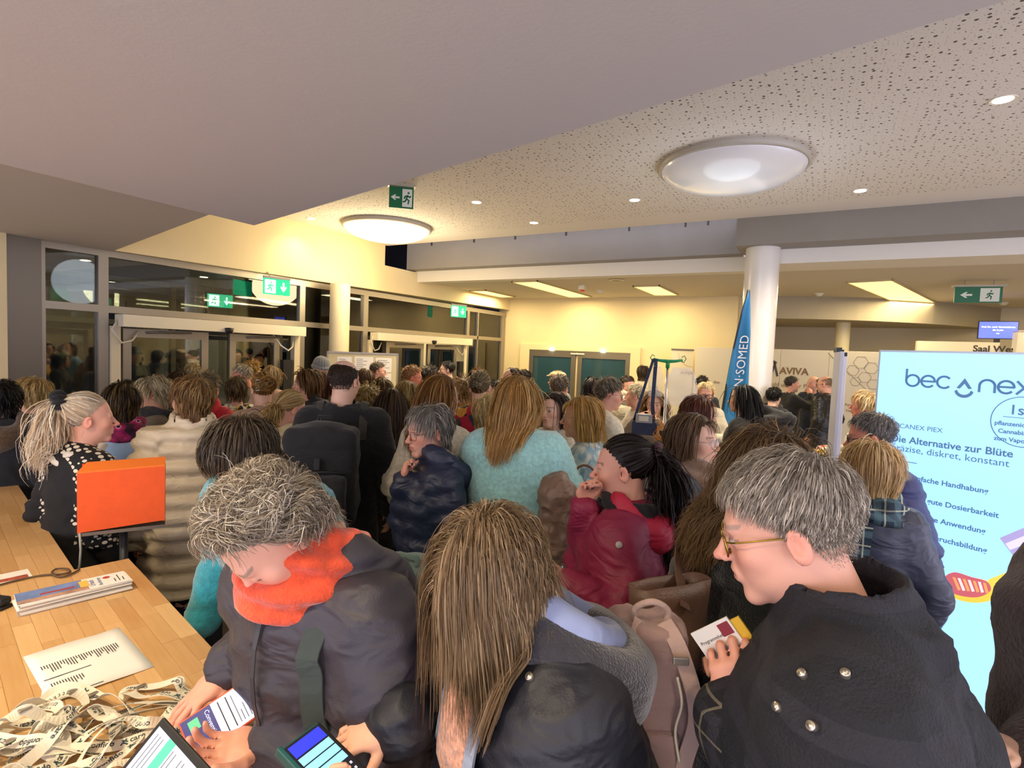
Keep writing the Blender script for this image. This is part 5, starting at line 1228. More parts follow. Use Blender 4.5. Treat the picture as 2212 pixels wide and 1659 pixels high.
# ---- three slim white banner boards seen nearly edge-on
for k, (px, py, dd, wv, lab) in enumerate(((1807, 752, 3.85, .34, 'leftmost of three white banner boards seen edge-on'), (1816, 756, 3.95, .22, 'middle of three white banner boards seen edge-on'), (1823, 762, 4.05, .22, 'rightmost of three white banner boards seen edge-on'))):
    q = atd(px, py, dd); r_ = empty('banner_board', (q[0], q[1], 0), YAW-bearing(px)+math.radians(-84 if k == 0 else -87)); tag(r_, lab, 'banner', 'white banner boards by the light box')
    box('board', (0, -.012, .02), (wv, .012, q[2]-.03), mat('board_white', tuple(srgb('#d9d9e2')), .5), r_, .004); box('end_cap', (-.01, -.016, q[2]-.03), (wv*.5, .016, q[2]), mat('cap_dark', tuple(srgb('#1f3138')), .5), r_); box('foot', (-.1, -.15, 0), (wv+.05, .15, .02), M_ALU, r_)
# ---- infusion stand
ip = atd(1436, 900, 4.5); iv = empty('infusion_stand', (ip[0], ip[1], 0), YAW-bearing(1436)); tag(iv, 'chrome infusion stand with green hook bar and clear bags', 'infusion stand')
ztop = atd(1434, 776, 4.5)[2]; CH = mat('chrome', (.8, .8, .82), .12, metal=1)
MB().tube([(0, 0, .1), (0, 0, ztop)], .011, 10).build('pole', CH, iv, True)
GRN = mat('hook_green', tuple(srgb('#138a4f')), .35)
b = MB(); b.tube([(-.115, 0, ztop), (-.06, 0, ztop-.012), (0, 0, ztop-.016), (.06, 0, ztop-.012), (.115, 0, ztop)], [.010, .012, .016, .012, .010], 8); b.tube([(0, 0, ztop-.07), (0, 0, ztop-.01)], .016, 10); b.build('hook_bar', GRN, iv, True)
for sx in (-1, 1): MB().tube([(sx*.10, 0, ztop-.01), (sx*.125, 0, ztop-.02), (sx*.14, 0, ztop+.01), (sx*.125, 0, ztop+.035), (sx*.105, 0, ztop+.02)], .004, 6).build('hook', GRN, iv, True)
b = MB()
for k in range(5): a = 2*math.pi*k/5; b.tube([(0, 0, .1), (.28*math.cos(a), .28*math.sin(a), .06)], .012, 6)
b.build('foot', CH, iv, True)
def clear_mat():
    m = bpy.data.materials.new('clear_plastic'); t, bb = nt(m); bb.inputs['Base Color'].default_value = (.92, .93, .93, 1); bb.inputs['Roughness'].default_value = .12; bb.inputs['Alpha'].default_value = .26; bb.inputs['Specular IOR Level'].default_value = .9
    tc = t.nodes.new('ShaderNodeTexCoord'); n_ = t.nodes.new('ShaderNodeTexNoise'); n_.inputs['Scale'].default_value = 16; n_.inputs['Detail'].default_value = 5; t.links.new(tc.outputs['Object'], n_.inputs[0])
    bp_ = t.nodes.new('ShaderNodeBump'); bp_.inputs['Distance'].default_value = .03; bp_.inputs['Strength'].default_value = .9; t.links.new(n_.outputs[0], bp_.inputs['Height']); t.links.new(bp_.outputs[0], bb.inputs['Normal']); return m
M_CLEAR = clear_mat()
def bag(name, x, z0, z1, w, th, seed):
    q = [rbox((x, -.02, (z0+z1)/2), (w/2-.012, .002, (z1-z0)/2-.012), .010), ell((x, -.02, z0+(z1-z0)*.4), (w*.46, th, (z1-z0)*.4), k=.02)]
    v, f = sdf_mesh(q, .008); n_ = mesh_normals(v, f); v = v+n_*(.006*noise3(v, 22, seed))[:, None]
    v[:, 0] = x+(v[:, 0]-x)*np.clip(1.25-.55*np.maximum((v[:, 2]-(z0+z1)/2)/(z1-z0)*2, 0), .45, 1.2)
    return mesh_obj(name, v, f, M_CLEAR, iv)
bag('drip_bag', -.085, ztop-.31, ztop-.05, .10, .022, 2); bag('crumpled_clear_bag', .115, ztop-.37, ztop-.06, .22, .045, 5)
M_TUBE = mat('tube_white', (.85, .85, .85), .3)
MB().tube([(.06, -.02, ztop-.38), (.03, -.03, ztop-.44), (.06, -.03, ztop-.50), (.0, -.04, ztop-.56), (-.02, -.03, ztop-.62), (.05, -.03, ztop-.70), (.04, -.03, ztop-.78), (0, -.03, ztop-.80)], .0035, 6).build('drip_tube', M_TUBE, iv, True)
box('drip_port', (.12, -.03, ztop-.43), (.135, -.01, ztop-.37), M_TUBE, iv)
pp = atd(1392, 915, 4.45)
pr = empty('infusion_pump', (pp[0], pp[1], pp[2]-.09), YAW-bearing(1392)); tag(pr, 'navy portable pump with grey display hanging from blue strap', 'medical pump')
M_NAVY = cloth('pump', '#23304f', 'plain')
box('pouch', (-.10, -.04, 0), (.10, .04, .11), M_NAVY, pr, .012); box('pump_body', (-.07, -.05, .10), (.06, .02, .17), mat('pump_grey', tuple(srgb('#8d8f92')), .4), pr, .006); box('display', (-.045, -.054, .115), (.03, -.05, .155), mat('lcd', tuple(srgb('#c9c9b8')), .3), pr)
ho = Vector((ip[0], ip[1], ztop))-Vector((pp[0], pp[1], pp[2]-.09)); ho = Rz(-(YAW-bearing(1392))) @ ho
MB().ribbon([(-.09, 0, .08), (-.05, 0, .25), tuple(ho+Vector((-.115, -.01, .0)))], [(0, -1, 0)]*3, .022, .003).build('strap', M_NAVY, pr); MB().ribbon([(.07, -.03, .10), (.055, -.02, .25), tuple(ho+Vector((-.095, -.012, .0)))], [(0, -1, 0)]*3, .03, .003).build('strap', M_NAVY, pr)
b = MB()
for k in range(5): b.tube([(.06+.01*k, -.05, .16-.02*k), (.09+.02*k, -.07, .20-.03*k), (.13+.01*k, -.06, .12-.02*k), (.11, -.06, .03+.012*k), (.15-.02*k, -.07, -.02+.01*k), (.08+.015*k, -.06, -.03)], .0035, 5)
b.build('orange_cables', mat('cable_orange', tuple(srgb('#d98a1e')), .4), pr, True); box('clamp', (.12, -.06, -.01), (.17, -.01, .05), M_DARK, pr, .006)
# ---- pin board
q0, q1 = atd(709, 762, 8.2), atd(858, 770, 8.6); pbx = Vector((q1[0]-q0[0], q1[1]-q0[1], 0)); PW = pbx.length; pbx.normalize(); pb = empty('pin_board', (q0[0], q0[1], 0)); tag(pb, 'cream pin board with pinned notices behind the bald man', 'notice board'); Mp = frame((0, 0, 0), pbx, UPV); PZ = q0[2]
MB().box((0, .75, -.02), (PW, PZ, 0), Mp).build('board', mat('board_cream', tuple(srgb('#cfc39b')), .9, bump=.3, bscale=300), pb)
b = MB()
for lo, hi in (((-.02, PZ, -.03), (PW+.02, PZ+.025, .01)), ((-.02, .72, -.03), (0, PZ+.02, .01)), ((PW, .72, -.03), (PW+.02, PZ+.02, .01)), ((-.02, .72, -.03), (PW+.02, .75, .01))): b.box(lo, hi, Mp)
b.build('frame', M_ALU, pb)
for sx in (.06, PW-.06): MB().tube([Mp @ Vector((sx, .75, -.01)), Mp @ Vector((sx, .03, -.01))], .016, 8).build('leg', M_ALU, pb, True); MB().box((sx-.02, 0, -.25), (sx+.02, .035, .25), Mp).build('foot', M_ALU, pb)
for (u, v, w, h, nm) in ((.13, PZ-.30, .21, .25, 'paper notice pinned at the left of the board'), (.38, PZ-.40, .28, .36, 'paper floor plan pinned in the middle of the board'), (.70, PZ-.27, .24, .22, 'paper notice pinned at the upper right of the board'), (.74, PZ-.50, .20, .21, 'paper notice pinned below at the right of the board')):
    r_ = empty('notice_sheet', (q0[0], q0[1], 0)); tag(r_, nm, 'notice', 'papers on the pin board'); MB().box((u, v, .001), (u+w, v+h, .003), Mp).build('sheet', M_PAPER, r_)
    L = [[(u+.03, v+h-.04-.028*k), (u+.03+(w-.06)*random.uniform(.4, 1), v+h-.04-.028*k)] for k in range(int((h-.06)/.028))]; strokes(L, .007, Mp @ T(0, 0, .003), .001).build('print', mat('print_grey', tuple(srgb('#6b685f')), .7), r_)
# ---- screen and hall sign far right
q = aty(2113, 730, 13.0); w_ = aty(2197, 726, 13.0)[0]-q[0]; scn = empty('wall_screen', (q[0], 13.0, q[2])); tag(scn, 'small bright blue information screen on the far wall', 'screen')
box('bezel', (-.012, 0, -.012), (w_+.012, .05, .31), M_DARK, scn, .004); box('display', (0, -.004, 0), (w_, 0, .295), emit_mat('screen_blue', (.08, .12, .95), .6), scn); WT = emit_mat('screen_text', (.8, .85, 1), 1.1)
for k, (t_, s_) in enumerate((('Prof. Dr. med. Hausarztforum', .055), ('28.–8. Jahr', .05), ('Halle', .03))): text_mesh('lettering', t_, s_*.7, WT, scn, frame((w_/2, -.007, .19-.055*k), (1, 0, 0), UPV), 'CENTER', .0006)
box('stand', (w_/2-.04, .0, -.10), (w_/2+.04, .04, -.01), M_DARK, scn)
q = aty(1980, 762, 12.6); q2 = aty(2160, 740, 12.6); sg_ = empty('hall_sign', (q[0], 12.6, 0)); tag(sg_, 'cream hall partition with black room name above the light box', 'sign')
box('partition', (0, 0, 0), (q2[0]-q[0], .25, q2[2]), M_PANEL, sg_); u_ = aty(2101, 759, 12.6); text_mesh('lettering', 'Saal Westerland', .155, mat('sign_ink', tuple(srgb('#3a3128')), .6), sg_, frame((u_[0]-q[0], -.003, u_[2]), (1, 0, 0), UPV), bold=.004)
q = aty(2199, 716, 12.4); pc = empty('partition_end', (q[0], 12.4, 0)); tag(pc, 'white partition end piece right of the hall sign', 'partition'); box('panel', (0, 0, 0), (.6, .3, q[2]), mat('part_white', tuple(srgb('#d8d2c6')), .6), pc, .01); box('end_cap', (0, -.01, q[2]), (.6, .31, q[2]+.02), M_ALU, pc)
# ---- orange box on a post
op = atd(265, 1074, 2.27); ob = empty('orange_box', (op[0], op[1], 0), YAW-bearing(265)*.88); tag(ob, 'bright orange box sign on a slim post beside the counter', 'box sign')
zc = op[2]; M_OR = mat('orange_board', tuple(srgb('#e5571b')), .75, bump=.25, bscale=300, var=.04, vscale=30); hw, hh = .150, .118
MB().prism([(-hw, zc-hh-.012), (hw, zc-hh+.006), (hw, zc+hh+.006), (-hw, zc+hh-.004)], 0, .012, frame((0, 0, 0), (1, 0, 0), UPV)).build('front_panel', M_OR, ob)
box('back_panel', (-hw+.005, .085, zc-hh), (hw-.005, .095, zc+hh+.015), M_OR, ob); box('side_panel', (-hw, .0, zc-hh), (-hw+.01, .085, zc+hh-.002), M_OR, ob); box('side_panel', (hw-.01, .0, zc-hh), (hw, .085, zc+hh+.006), M_OR, ob)
MB().add([(-hw, -.012, zc+hh-.004), (hw, -.012, zc+hh+.006), (hw, .095, zc+hh+.022), (-hw+.02, .095, zc+hh+.016), (-hw, -.012, zc+hh+.001), (hw, -.012, zc+hh+.011), (hw, .095, zc+hh+.027), (-hw+.02, .095, zc+hh+.021)], [(0, 3, 2, 1), (4, 5, 6, 7), (0, 1, 5, 4), (1, 2, 6, 5), (2, 3, 7, 6), (3, 0, 4, 7)]).build('lid', mat('orange_lid', tuple(srgb('#f07a22')), .7), ob)
box('tray', (-hw, -.01, zc-hh-.028), (hw, .09, zc-hh-.014), M_ALU_D, ob); MB().tube([(0, .05, .02), (0, .05, zc-hh-.028)], .016, 8).build('post', M_DARK, ob, True); MB().lathe([(0, 0), (.18, 0), (.17, .02), (0, .03)], 20, T(0, .05, 0)).build('base', M_DARK, ob, True)
MB().tube([(-hw+.008, -.012, zc-hh-.012), (-hw+.012, -.016, zc-hh-.08), (-hw+.008, -.012, zc-hh-.14), (-hw-.006, .0, zc-hh-.24), (-hw+.02, .03, zc-hh-.42)], .0045, 6).build('cord', mat('cord_grey', (.35, .34, .3), .6), ob, True)

# ================================================================ the crowd, back to front
def H(style, col, col2=None, **k):
    d = dict(style=style, col=col); d.update(k)
    if col2: d['col2'] = col2
    return d
def TP(kind, col, **k): return dict(kind=kind, col=col, **k)
HOLD = dict(pose='chest', hand='hold')
PEOPLE = {}
# --- back right: men by the exhibition wall
person('grey-haired man in black coat with pale lanyard before the exhibition wall', 1711, 830, 8.6, face=60, look=70, head='mo', skin='pink', hair=H('short', '#4a463f', '#77706a', length=.04), top=TP('plain', '#16171b', hem=.62, collar=.05, name='coat'), arms=dict(R='face', L='down'), lanyard='#9fb6cf')
person('bald man in navy hooded jacket facing the camera by the exhibition wall', 1756, 829, 9.0, face=-165, look=-140, head='m', skin='pink', hair=H('bald', '#6a5a4a', recede=2), top=TP('plain', '#1b2233', hem=.75, hood=True), stub='#8a7a68')
person('balding man in glasses and long black coat beside the white banner boards', 1781, 831, 8.0, face=-60, look=-75, pitch=8, head='mo', skin='pink', hair=H('bald', '#a58a6a', recede=2), top=TP('puffer', '#141518', hem=.5, puff=.006, name='coat'), glasses='#222222', stub='#b5a58f')
person('person with dark hood and black backpack right of the white column', 1672, 858, 7.0, face=20, head='m', hair=H('short', '#15130f', n=700), top=TP('plain', '#1a1b1e', hem=.6, hood=True))
person('woman with black shoulder-length hair and black blazer beside the blue flag', 1603, 862, 4.7, face=-70, look=-78, head='f', skin='warm', hair=H('bob', '#0f0d0d', '#1d1917', length=.30, thick=.026, wave=.06), top=TP('plain', '#131316', hem=.6, name='blazer'), arms=dict(L=dict(px=(1560, 966, 4.5), hand='relax'), R=dict(px=(1640, 880, 4.9), hand='flat', palm=(0, 1, .3), dir=(0, .1, 1))))
person('short-haired blonde woman in dark glasses facing the camera by the flag', 1524, 851, 5.9, face=178, look=176, pitch=10, head='fo', skin='pink', hair=H('swept', '#d9c08a', '#f0e2bd', length=.07), top=TP('plain', '#c8bda0', hem=.75), glasses=dict(col='#20242c', r=.0026), arms=dict(L='fwd', R='fwd'))
person('dark-haired person in black behind the blonde woman with glasses', 1517, 832, 7.4, face=10, head='m', hair=H('short', '#2a211b'), top=TP('plain', '#111114', hem=.7))
person('woman in white top with auburn hair, half hidden behind brown-haired woman', 1512, 898, 3.45, face=60, look=60, head='f', skin='fair', hair=H('bob', '#5a2c1c', '#7a4028', length=.16), top=TP('plain', '#cfcac2'))
person('blond person in cream top in profile left of the light box', 1867, 876, 4.9, face=-80, look=-88, head='fo', skin='red', hair=H('mop', '#cdb07c', '#e8d7ae', length=.10), top=TP('knit', '#d9cdb4'), arms=dict(L='fwd', R='fwd'))
# --- back middle
person('brown-haired person in beige jacket seen from behind at the back wall', 1391, 806, 8.8, face=20, look=30, head='m', hair=H('bob', '#4b3a26', length=.13), top=TP('plain', '#cfc09a', hem=.75), lanyard='#4b5a55')
person('dark-haired woman in glasses with beige cowl scarf near the infusion stand', 1357, 833, 7.2, face=175, look=150, pitch=18, head='f', skin='pink', hair=H('bun', '#3a2619', length=.2), top=TP('plain', '#c5bb9e'), scarf=dict(col='#d0c6ab', r=.045), glasses='#2b2422')
person('white-haired woman in grey-beige cardigan talking to the left', 1372, 855, 5.9, face=-110, look=-84, head='fo', skin='pink', hair=H('short', '#c9bd9b', '#e6dec8', length=.06), top=TP('knit', '#9a8d7c', hem=.7), arms=dict(L='fwd'))
person('light brown-haired woman holding up a phone behind the infusion stand', 1414, 872, 5.0, face=-165, look=-175, pitch=5, head='f', skin='fair', hair=H('long', '#8a6c4c', '#b2946c', length=.3), top=TP('knit', '#8f857a'), arms=dict(R='face', L='face'))
person('dark-haired person in black jacket near the back double door', 1281, 836, 6.6, face=30, head='f', hair=H('bob', '#1d1410', '#33241b', length=.2, wave=.15), top=TP('plain', '#1b1b1f'))
PEOPLE['flat cap'] = person('man in beige flat cap behind the balding man', 1203, 823, 7.0, face=-60, look=-70, head='mo', skin='pink', hair=H('short', '#9a8260', '#bfa67f', n=500), top=TP('plain', '#8b8e86'))
person('dark-haired man half hidden at the door frame', 1131, 816, 8.4, face=-120, look=-100, head='m', skin='tan', hair=H('short', '#1f1712'), top=TP('plain', '#2a3542'))
person('man with long receding dark hair and glasses behind the blonde in turquoise', 1103, 822, 5.3, face=-140, look=-118, head='mo', skin='warm', hair=H('bob', '#3a2b20', '#4f3d2e', length=.2, recede=.9, part=0), top=TP('plain', '#7fa3b5'), glasses='#3a3128')
person('woman with short black hair in profile beside the claw-clip updo', 1071, 845, 6.3, face=-100, look=-95, head='f', skin='warm', hair=H('short', '#17120f', '#2a201a', length=.08, thick=.022), top=TP('plain', '#5b4a4a'))
person('woman with curly brown hair in profile near the second glass door', 1032, 816, 7.6, face=-90, look=-90, head='f', skin='fair', hair=H('curly', '#5b4023', '#7a5a33'), top=TP('plain', '#6a5f50'))
person('dark-haired man in glasses and black jacket by the second glass door', 965, 799, 7.9, face=-100, look=-95, head='m', skin='fair', hair=H('short', '#1c1713', '#2b2620', length=.05, thick=.018), top=TP('plain', '#1a1a1d', collar=.04), glasses='#28241f')
person('person with dark curly hair beside the sandy-haired man', 928, 812, 6.9, face=40, head='m', hair=H('curly', '#2a2119', '#3c3024'), top=TP('plain', '#3a352d'))
person('sandy-haired man in glasses and beige jacket looking right', 891, 815, 5.8, face=70, look=82, pitch=6, head='m', skin='red', hair=H('short', '#9b7043', '#bd9560', length=.045), top=TP('plain', '#c2b38e', collar=.03), glasses='#2d2a26')
person('grey-haired bearded man in dark jacket in front of the pin board', 817, 802, 7.4, face=80, look=92, pitch=4, head='mo', skin='pink', hair=H('short', '#5d5242', '#8b7f6a', length=.035), top=TP('plain', '#23252b', collar=.06), glasses='#4a3b2c', stub='#8d8270')
person('person with brown hair just right of the bald man', 790, 820, 6.3, face=10, head='f', hair=H('bob', '#5a3f26', '#76573a', length=.16), top=TP('plain', '#54493b'))
person('person with straight brown hair in front of the pin board', 826, 844, 5.4, face=5, head='f', hair=H('bob', '#53401f', '#6d552f', length=.18, n=900), top=TP('plain', '#4c4a40'))
person('person with sunglasses pushed up on light hair beside the bald man', 794, 862, 4.9, face=10, head='f', hair=H('curly', '#8a7440', '#b59c63', length=.10), top=TP('plain', '#5b5540'))
PEOPLE['beanie'] = person('person in grey knitted beanie near the slim column', 692, 796, 6.4, face=-30, head='m', hair=None, top=TP('plain', '#35383d', hood=True))
person('person with reddish brown bob beside the black-coated man', 706, 832, 5.2, face=20, look=40, head='f', skin='warm', hair=H('bob', '#5a3a26', '#7a5236', length=.18), top=TP('plain', '#33302c'))
person('woman with brown bob smiling to the left in dark jacket', 661, 829, 4.7, face=-110, look=-78, pitch=4, head='f', skin='fair', hair=H('bob', '#5d4023', '#8a6536', length=.17, thick=.028, lift=.012, fringe=.06), top=TP('plain', '#22242a', hood=True), lanyard='#cfc6a8')
person('blonde woman with shoulder-length hair before the first glass door', 588, 815, 6.0, face=20, look=35, head='f', hair=H('bob', '#9a7d4a', '#c9ad78', length=.2), top=TP('plain', '#c1a184'))
person('person with curly golden hair at the first glass door', 545, 801, 7.0, face=40, head='f', hair=H('curly', '#a4803f', '#cda965'), top=TP('plain', '#51493c'))
person('white-haired man with pink face turned left at the first glass door', 522, 812, 6.1, face=-70, look=-75, pitch=10, head='mo', skin='red', hair=H('short', '#b7ab90', '#e0d6bf'), top=TP('plain', '#5f574c'))
person('person with grey-blond crown by the door post', 417, 806, 6.9, face=15, head='f', hair=H('short', '#a08c5d', '#c9b586'), top=TP('plain', '#57503f'))
person('person with dark brown hair left of the grey curly head', 388, 832, 5.0, face=0, head='f', hair=H('bob', '#3d2b17', '#5b4325', length=.17), top=TP('plain', '#3b362e'))
person('person with dark bowl haircut behind magenta scarf', 272, 857, 4.4, face=40, head='m', hair=H('mop', '#1f1a16', '#322a22', length=.1), top=TP('plain', '#232327'))
# --- middle rows, left
person('grey curly-haired person in bright red hooded jacket', 446, 840, 4.4, face=30, look=40, head='mo', skin='pink', hair=H('curly', '#7d6c50', '#b7a681', length=.07), top=TP('plain', '#c81d2e', hood=True, bulk=.02))
person('person with short grey-brown hair in patterned shirt, seen from behind', 512, 843, 5.2, face=5, head='f', hair=H('mop', '#4f3f24', '#8d7748', length=.09), top=dict(kind='plain', mat='shirt', collar=.02))
person('woman with curly golden updo and hair clip, seen from behind', 568, 842, 4.0, face=10, look=-10, head='f', hair=H('updo', '#8a6530', '#c99d55', tie=(0, -.11, .05), bun_r=.05, thick=.02, clip=dict(col='#d9d4cf', off=(-.03, -.03, -.01))), top=TP('plain', '#b99a80', hem=.75))
person('grey-haired woman in glasses with fur collar looking left', 330, 851, 3.85, face=-80, look=-85, pitch=5, head='fo', skin='tan', hair=H('swept', '#a2926c', '#d3c8a6', length=.10, thick=.028), top=TP('plain', '#6b5f47', collar=.06), scarf=dict(col='#2a2724', kind='plain', r=.035), glasses='#6b4a35')
person('blonde wavy-haired woman in glasses at far left looking down', 70, 856, 3.9, face=-70, look=-70, pitch=16, head='fo', skin='pink', hair=H('mop', '#b7995c', '#dcc488', length=.13, wave=.25, thick=.03), top=TP('plain', '#20232c'), glasses='#4a3a2a')
person('person with black hair and brown hooded coat cut by the left edge', 6, 868, 3.3, face=20, head='m', hair=H('mop', '#0e0b0a', '#1a1512', length=.09), top=TP('plain', '#17181d', hood=True, hoodcol='#5d4a32', hoodkind='fur', bulk=.03))
person('woman with dark bob, magenta scarf and light blue jacket', 266, 873, 3.3, face=8, look=25, head='f', hair=H('bob', '#2a2018', '#7a6334', length=.15, thick=.024), top=TP('plain', '#93aec6', bulk=.02), scarf=dict(mat='magenta', r=.046))
person('short-haired woman in glasses and cream puffer jacket, seen from behind', 413, 864, 2.95, face=-8, look=-42, head='f', skin='pink', hair=H('mop', '#7a5a33', '#b3925b', length=.095, thick=.024), top=TP('puffer', '#d3c3a3', hem=.62, bulk=.045, quilt=.085, puff=.042, collar=.08, name='puffer_jacket'), glasses='#4a3527', build=1.12)
person('woman with low blonde ponytail and cream scarf bending right', 628, 884, 3.75, face=35, look=60, pitch=25, head='f', skin='pink', hair=H('pony', '#b2935a', '#dcc48d', tie=(0, -.10, -.02), tail=.16, tail_dir=(0, -.8, -.5), thick=.018), top=TP('puffer', '#c4b58c', bulk=.03, puff=.008), scarf=dict(col='#cdbf93', kind='plain', r=.042))
bald = person('balding man in black coat carrying a large black backpack', 745, 823, 3.2, face=8, look=32, head='m', skin='fair', hair=H('bald', '#3d2f24', '#54422f', recede=1.0, n=3000, steps=3, w=.003), top=TP('plain', '#121214', hem=.58, collar=.055, bulk=.02, name='coat'), arms=dict(L='down', R='down'), lanyard='#d8d2c2', build=1.05)
person('woman with long dark brown hair and dark coat, seen from behind', 845, 876, 3.85, face=5, look=-5, head='f', hair=H('long', '#3a2a1a', '#5b452c', length=.34), top=TP('shell', '#211d1a', hem=.6, bulk=.02, name='coat'), arms=dict(R='fwd', L='fwd'))
person('woman with blonde layered hair and orange-red collar', 881, 860, 4.0, face=0, look=5, head='f', hair=H('bob', '#8f7338', '#cbb074', length=.21, wave=.1), top=TP('plain', '#c5412a', collar=.04))
person('woman with long copper-brown hair in profile to the right', 955, 857, 3.05, face=35, look=55, head='f', skin='fair', hair=H('long', '#7d5526', '#a87a3f', length=.33, thick=.026, part=.03), top=TP('knit', '#d3c7aa', hem=.65))
person('woman with curly light brown hair in yellow jacket', 998, 846, 5.0, face=-20, look=-10, head='f', hair=H('curly', '#80602f', '#b08d54', length=.13), top=TP('shell', '#c9951e', bulk=.02, hood=True))
person('woman with grey-blond updo, dark claw clip and floral jacket', 1038, 838, 4.2, face=15, look=15, head='fo', hair=H('updo', '#6d5c3c', '#a3906a', tie=(0, -.115, .035), bun_r=.034, thick=.02, clip=dict(col='#1a1412', off=(0, -.03, .0))), top=dict(kind='plain', mat='floral', hem=.7, name='jacket'))
person('small white-blond person between floral jacket and blonde in turquoise', 1056, 893, 3.7, face=25, look=35, head='fo', hair=H('mop', '#c7ab70', '#e7d5a6', length=.09), top=TP('plain', '#8d8a80'))
# --- middle rows, centre and right
person('woman with dark hair and cream zip jacket looking left', 1196, 886, 3.75, face=-140, look=-142, head='f', skin='fair', hair=H('bob', '#281a14', '#3c281e', length=.28, part=-.015), top=TP('knit', '#dcd3bf', collar=.03), arms=dict(L='fwd', R='fwd'))
person('balding grey-haired person seen from behind, beside the dark-haired woman', 1209, 838, 5.2, face=20, head='mo', skin='pink', hair=H('short', '#7a6a58', '#a08f78', recede=1.4, length=.05), top=TP('plain', '#67645c'))
person('grey-haired woman in glasses and white knit looking right', 1316, 852, 4.2, face=65, look=82, pitch=6, head='fo', skin='pink', hair=H('short', '#6d6252', '#a79a83', length=.07, thick=.022), top=TP('knit', '#d8d0bd', hem=.7), glasses='#8a7a66', arms=dict(R='fwd', L='fwd'))
PEOPLE['earring'] = person('blonde woman with earring in pale blue patterned blouse looking left', 1254, 902, 3.15, face=-85, look=-88, pitch=2, head='f', skin='tan', hair=H('bob', '#b5873c', '#dcb873', length=.25, fringe=.075, part=0, thick=.024), top=dict(kind='plain', mat='tiedye', hem=.7, name='blouse'), glasses=dict(col='#7a6a55', r=.0008), arms=dict(L=dict(pose='fwd', hand='hold'), R='down'))
teal = person('woman with long blonde hair in fluffy turquoise sweater, back turned', 1121, 868, 2.65, face=12, look=28, head='f', hair=H('long', '#a67b3c', '#dcb877', length=.30, wave=.10, thick=.026, n=2000), top=TP('fleece', '#a3dad3', hem=.66, bulk=.035, wrinkle=.012, flare=.05, name='sweater'), arms=dict(L=dict(pose='fwd', pole=(-.9, -.5, -.6)), R=dict(pose='fwd', pole=(.9, -.5, -.6))), build=1.1)
navy = person('grey-haired woman in glasses and navy puffer jacket glancing left', 925, 932, 2.6, face=-105, look=-118, pitch=6, head='fo', skin='pink', hair=H('swept', '#77726a', '#bdb6a8', length=.10, thick=.026, n=2000), top=TP('puffer', '#252d45', hem=.66, hood=True, bulk=.035, quilt=.085, name='puffer_jacket'), glasses=dict(col='#4a3a34', r=.0011), arms=dict(L='down', R=dict(px=(872, 1042, 2.50), hand='fist', dirw=(.1, 0, 1), palm=(-.3, -1, .2), pole=(.3, 0, -1))))
brwn = person('brown-haired woman in glasses with brown knitted collar looking right', 1500, 951, 2.5, face=92, look=106, head='fo', skin='fair', hair=H('bob', '#4a3523', '#7d6143', length=.27, fringe=.07, part=0, thick=.026, n=2000, tip='#8a6f50'), top=TP('shell', '#1d2430', hem=.66, bulk=.03), scarf=dict(col='#7d6450', kind='knit', r=.052, dz=-.01), glasses=dict(col='#c9cfd6', metal=1, r=.0012, lens=True), arms=dict(L='down', R='down'))
burg = person('woman with long dark ponytail in burgundy jacket, hand at her mouth', 1345, 1012, 1.98, face=-72, look=-84, pitch=4, head='fo', skin='pink', hair=H('pony', '#1d1411', '#33251f', tie=(0, -.115, .07), tail=.66, tail_dir=(0, -.7, -.1), tail_r=.03, tail_wave=.16, tail_g=.75, thick=.012, n=2000, scrunchie='#5a3a3e', scr=(.016, .009)), top=TP('shell', '#8c2042', hem=.66, bulk=.028, hood=True, hoodsize=.88, hoodcol='#b8223f', name='rain_jacket'), build=1.08, scarf=dict(col='#131214', kind='plain', r=.032), arms=dict(R=dict(px=(1262, 1095, 1.95), hand='fist', dirw=(.05, 0, 1), palm=(-.6, -1, 0), pole=(.3, .2, -1)), L=dict(px=(1222, 1262, 1.74), hand='fist', pole=(-.3, -.4, -1))))
bob_ = person('woman with smooth blonde bob, plaid scarf and navy coat, seen from behind', 1880, 1018, 2.3, face=-8, look=-20, head='f', hair=H('bob', '#c3a068', '#f0dab0', length=.21, thick=.030, n=2200, lift=.008), top=TP('puffer', '#2b3046', hem=.55, bulk=.03, puff=.006, name='coat'), scarf=dict(mat='plaid', r=.046), arms=dict(L='fwd', R='down'))
person('grey-haired man in glasses and blue jacket facing left behind the blonde bob', 1880, 945, 2.75, face=-120, look=-95, pitch=10, head='mo', skin='red', hair=H('short', '#6e6a66', '#a29c96', length=.05), top=TP('shell', '#333a6a', hem=.6, bulk=.035), glasses=dict(col='#1f2328', r=.002), build=1.15)
tq = person('dark-haired person in turquoise fleece bending beside the counter', 524, 985, 1.80, face=-130, look=-120, pitch=38, head='m', skin='pink', hair=H('mop', '#3a2f24', '#6e5f4c', length=.13, thick=.03, n=2800), top=TP('fleece', '#2a97a8', hem=.62, bulk=.045), build=1.15, stature=1.66, lean=22, arms=dict(R='down', L='down'))
pony = person('elderly woman with high silver-blond ponytail, black scrunchie and patterned cardigan', 192, 905, 2.62, face=62, look=84, head='fo', skin='pink', hair=H('pony', '#d8c3a3', '#f2e8d5', tie=(0, -.100, .085), tail=.36, tail_dir=(0, -.8, -.15), tail_r=.035, tail_wave=.22, tail_g=.8, thick=.016, n=2000, scrunchie='#0b0a0b', scr=(.026, .026)), top=dict(kind='plain', mat='cardigan', hem=.62, collar=.0, name='cardigan'), scarf=dict(col='#cfc7b8', kind='plain', r=.020, dz=-.02), arms=dict(L='down', R='down'))

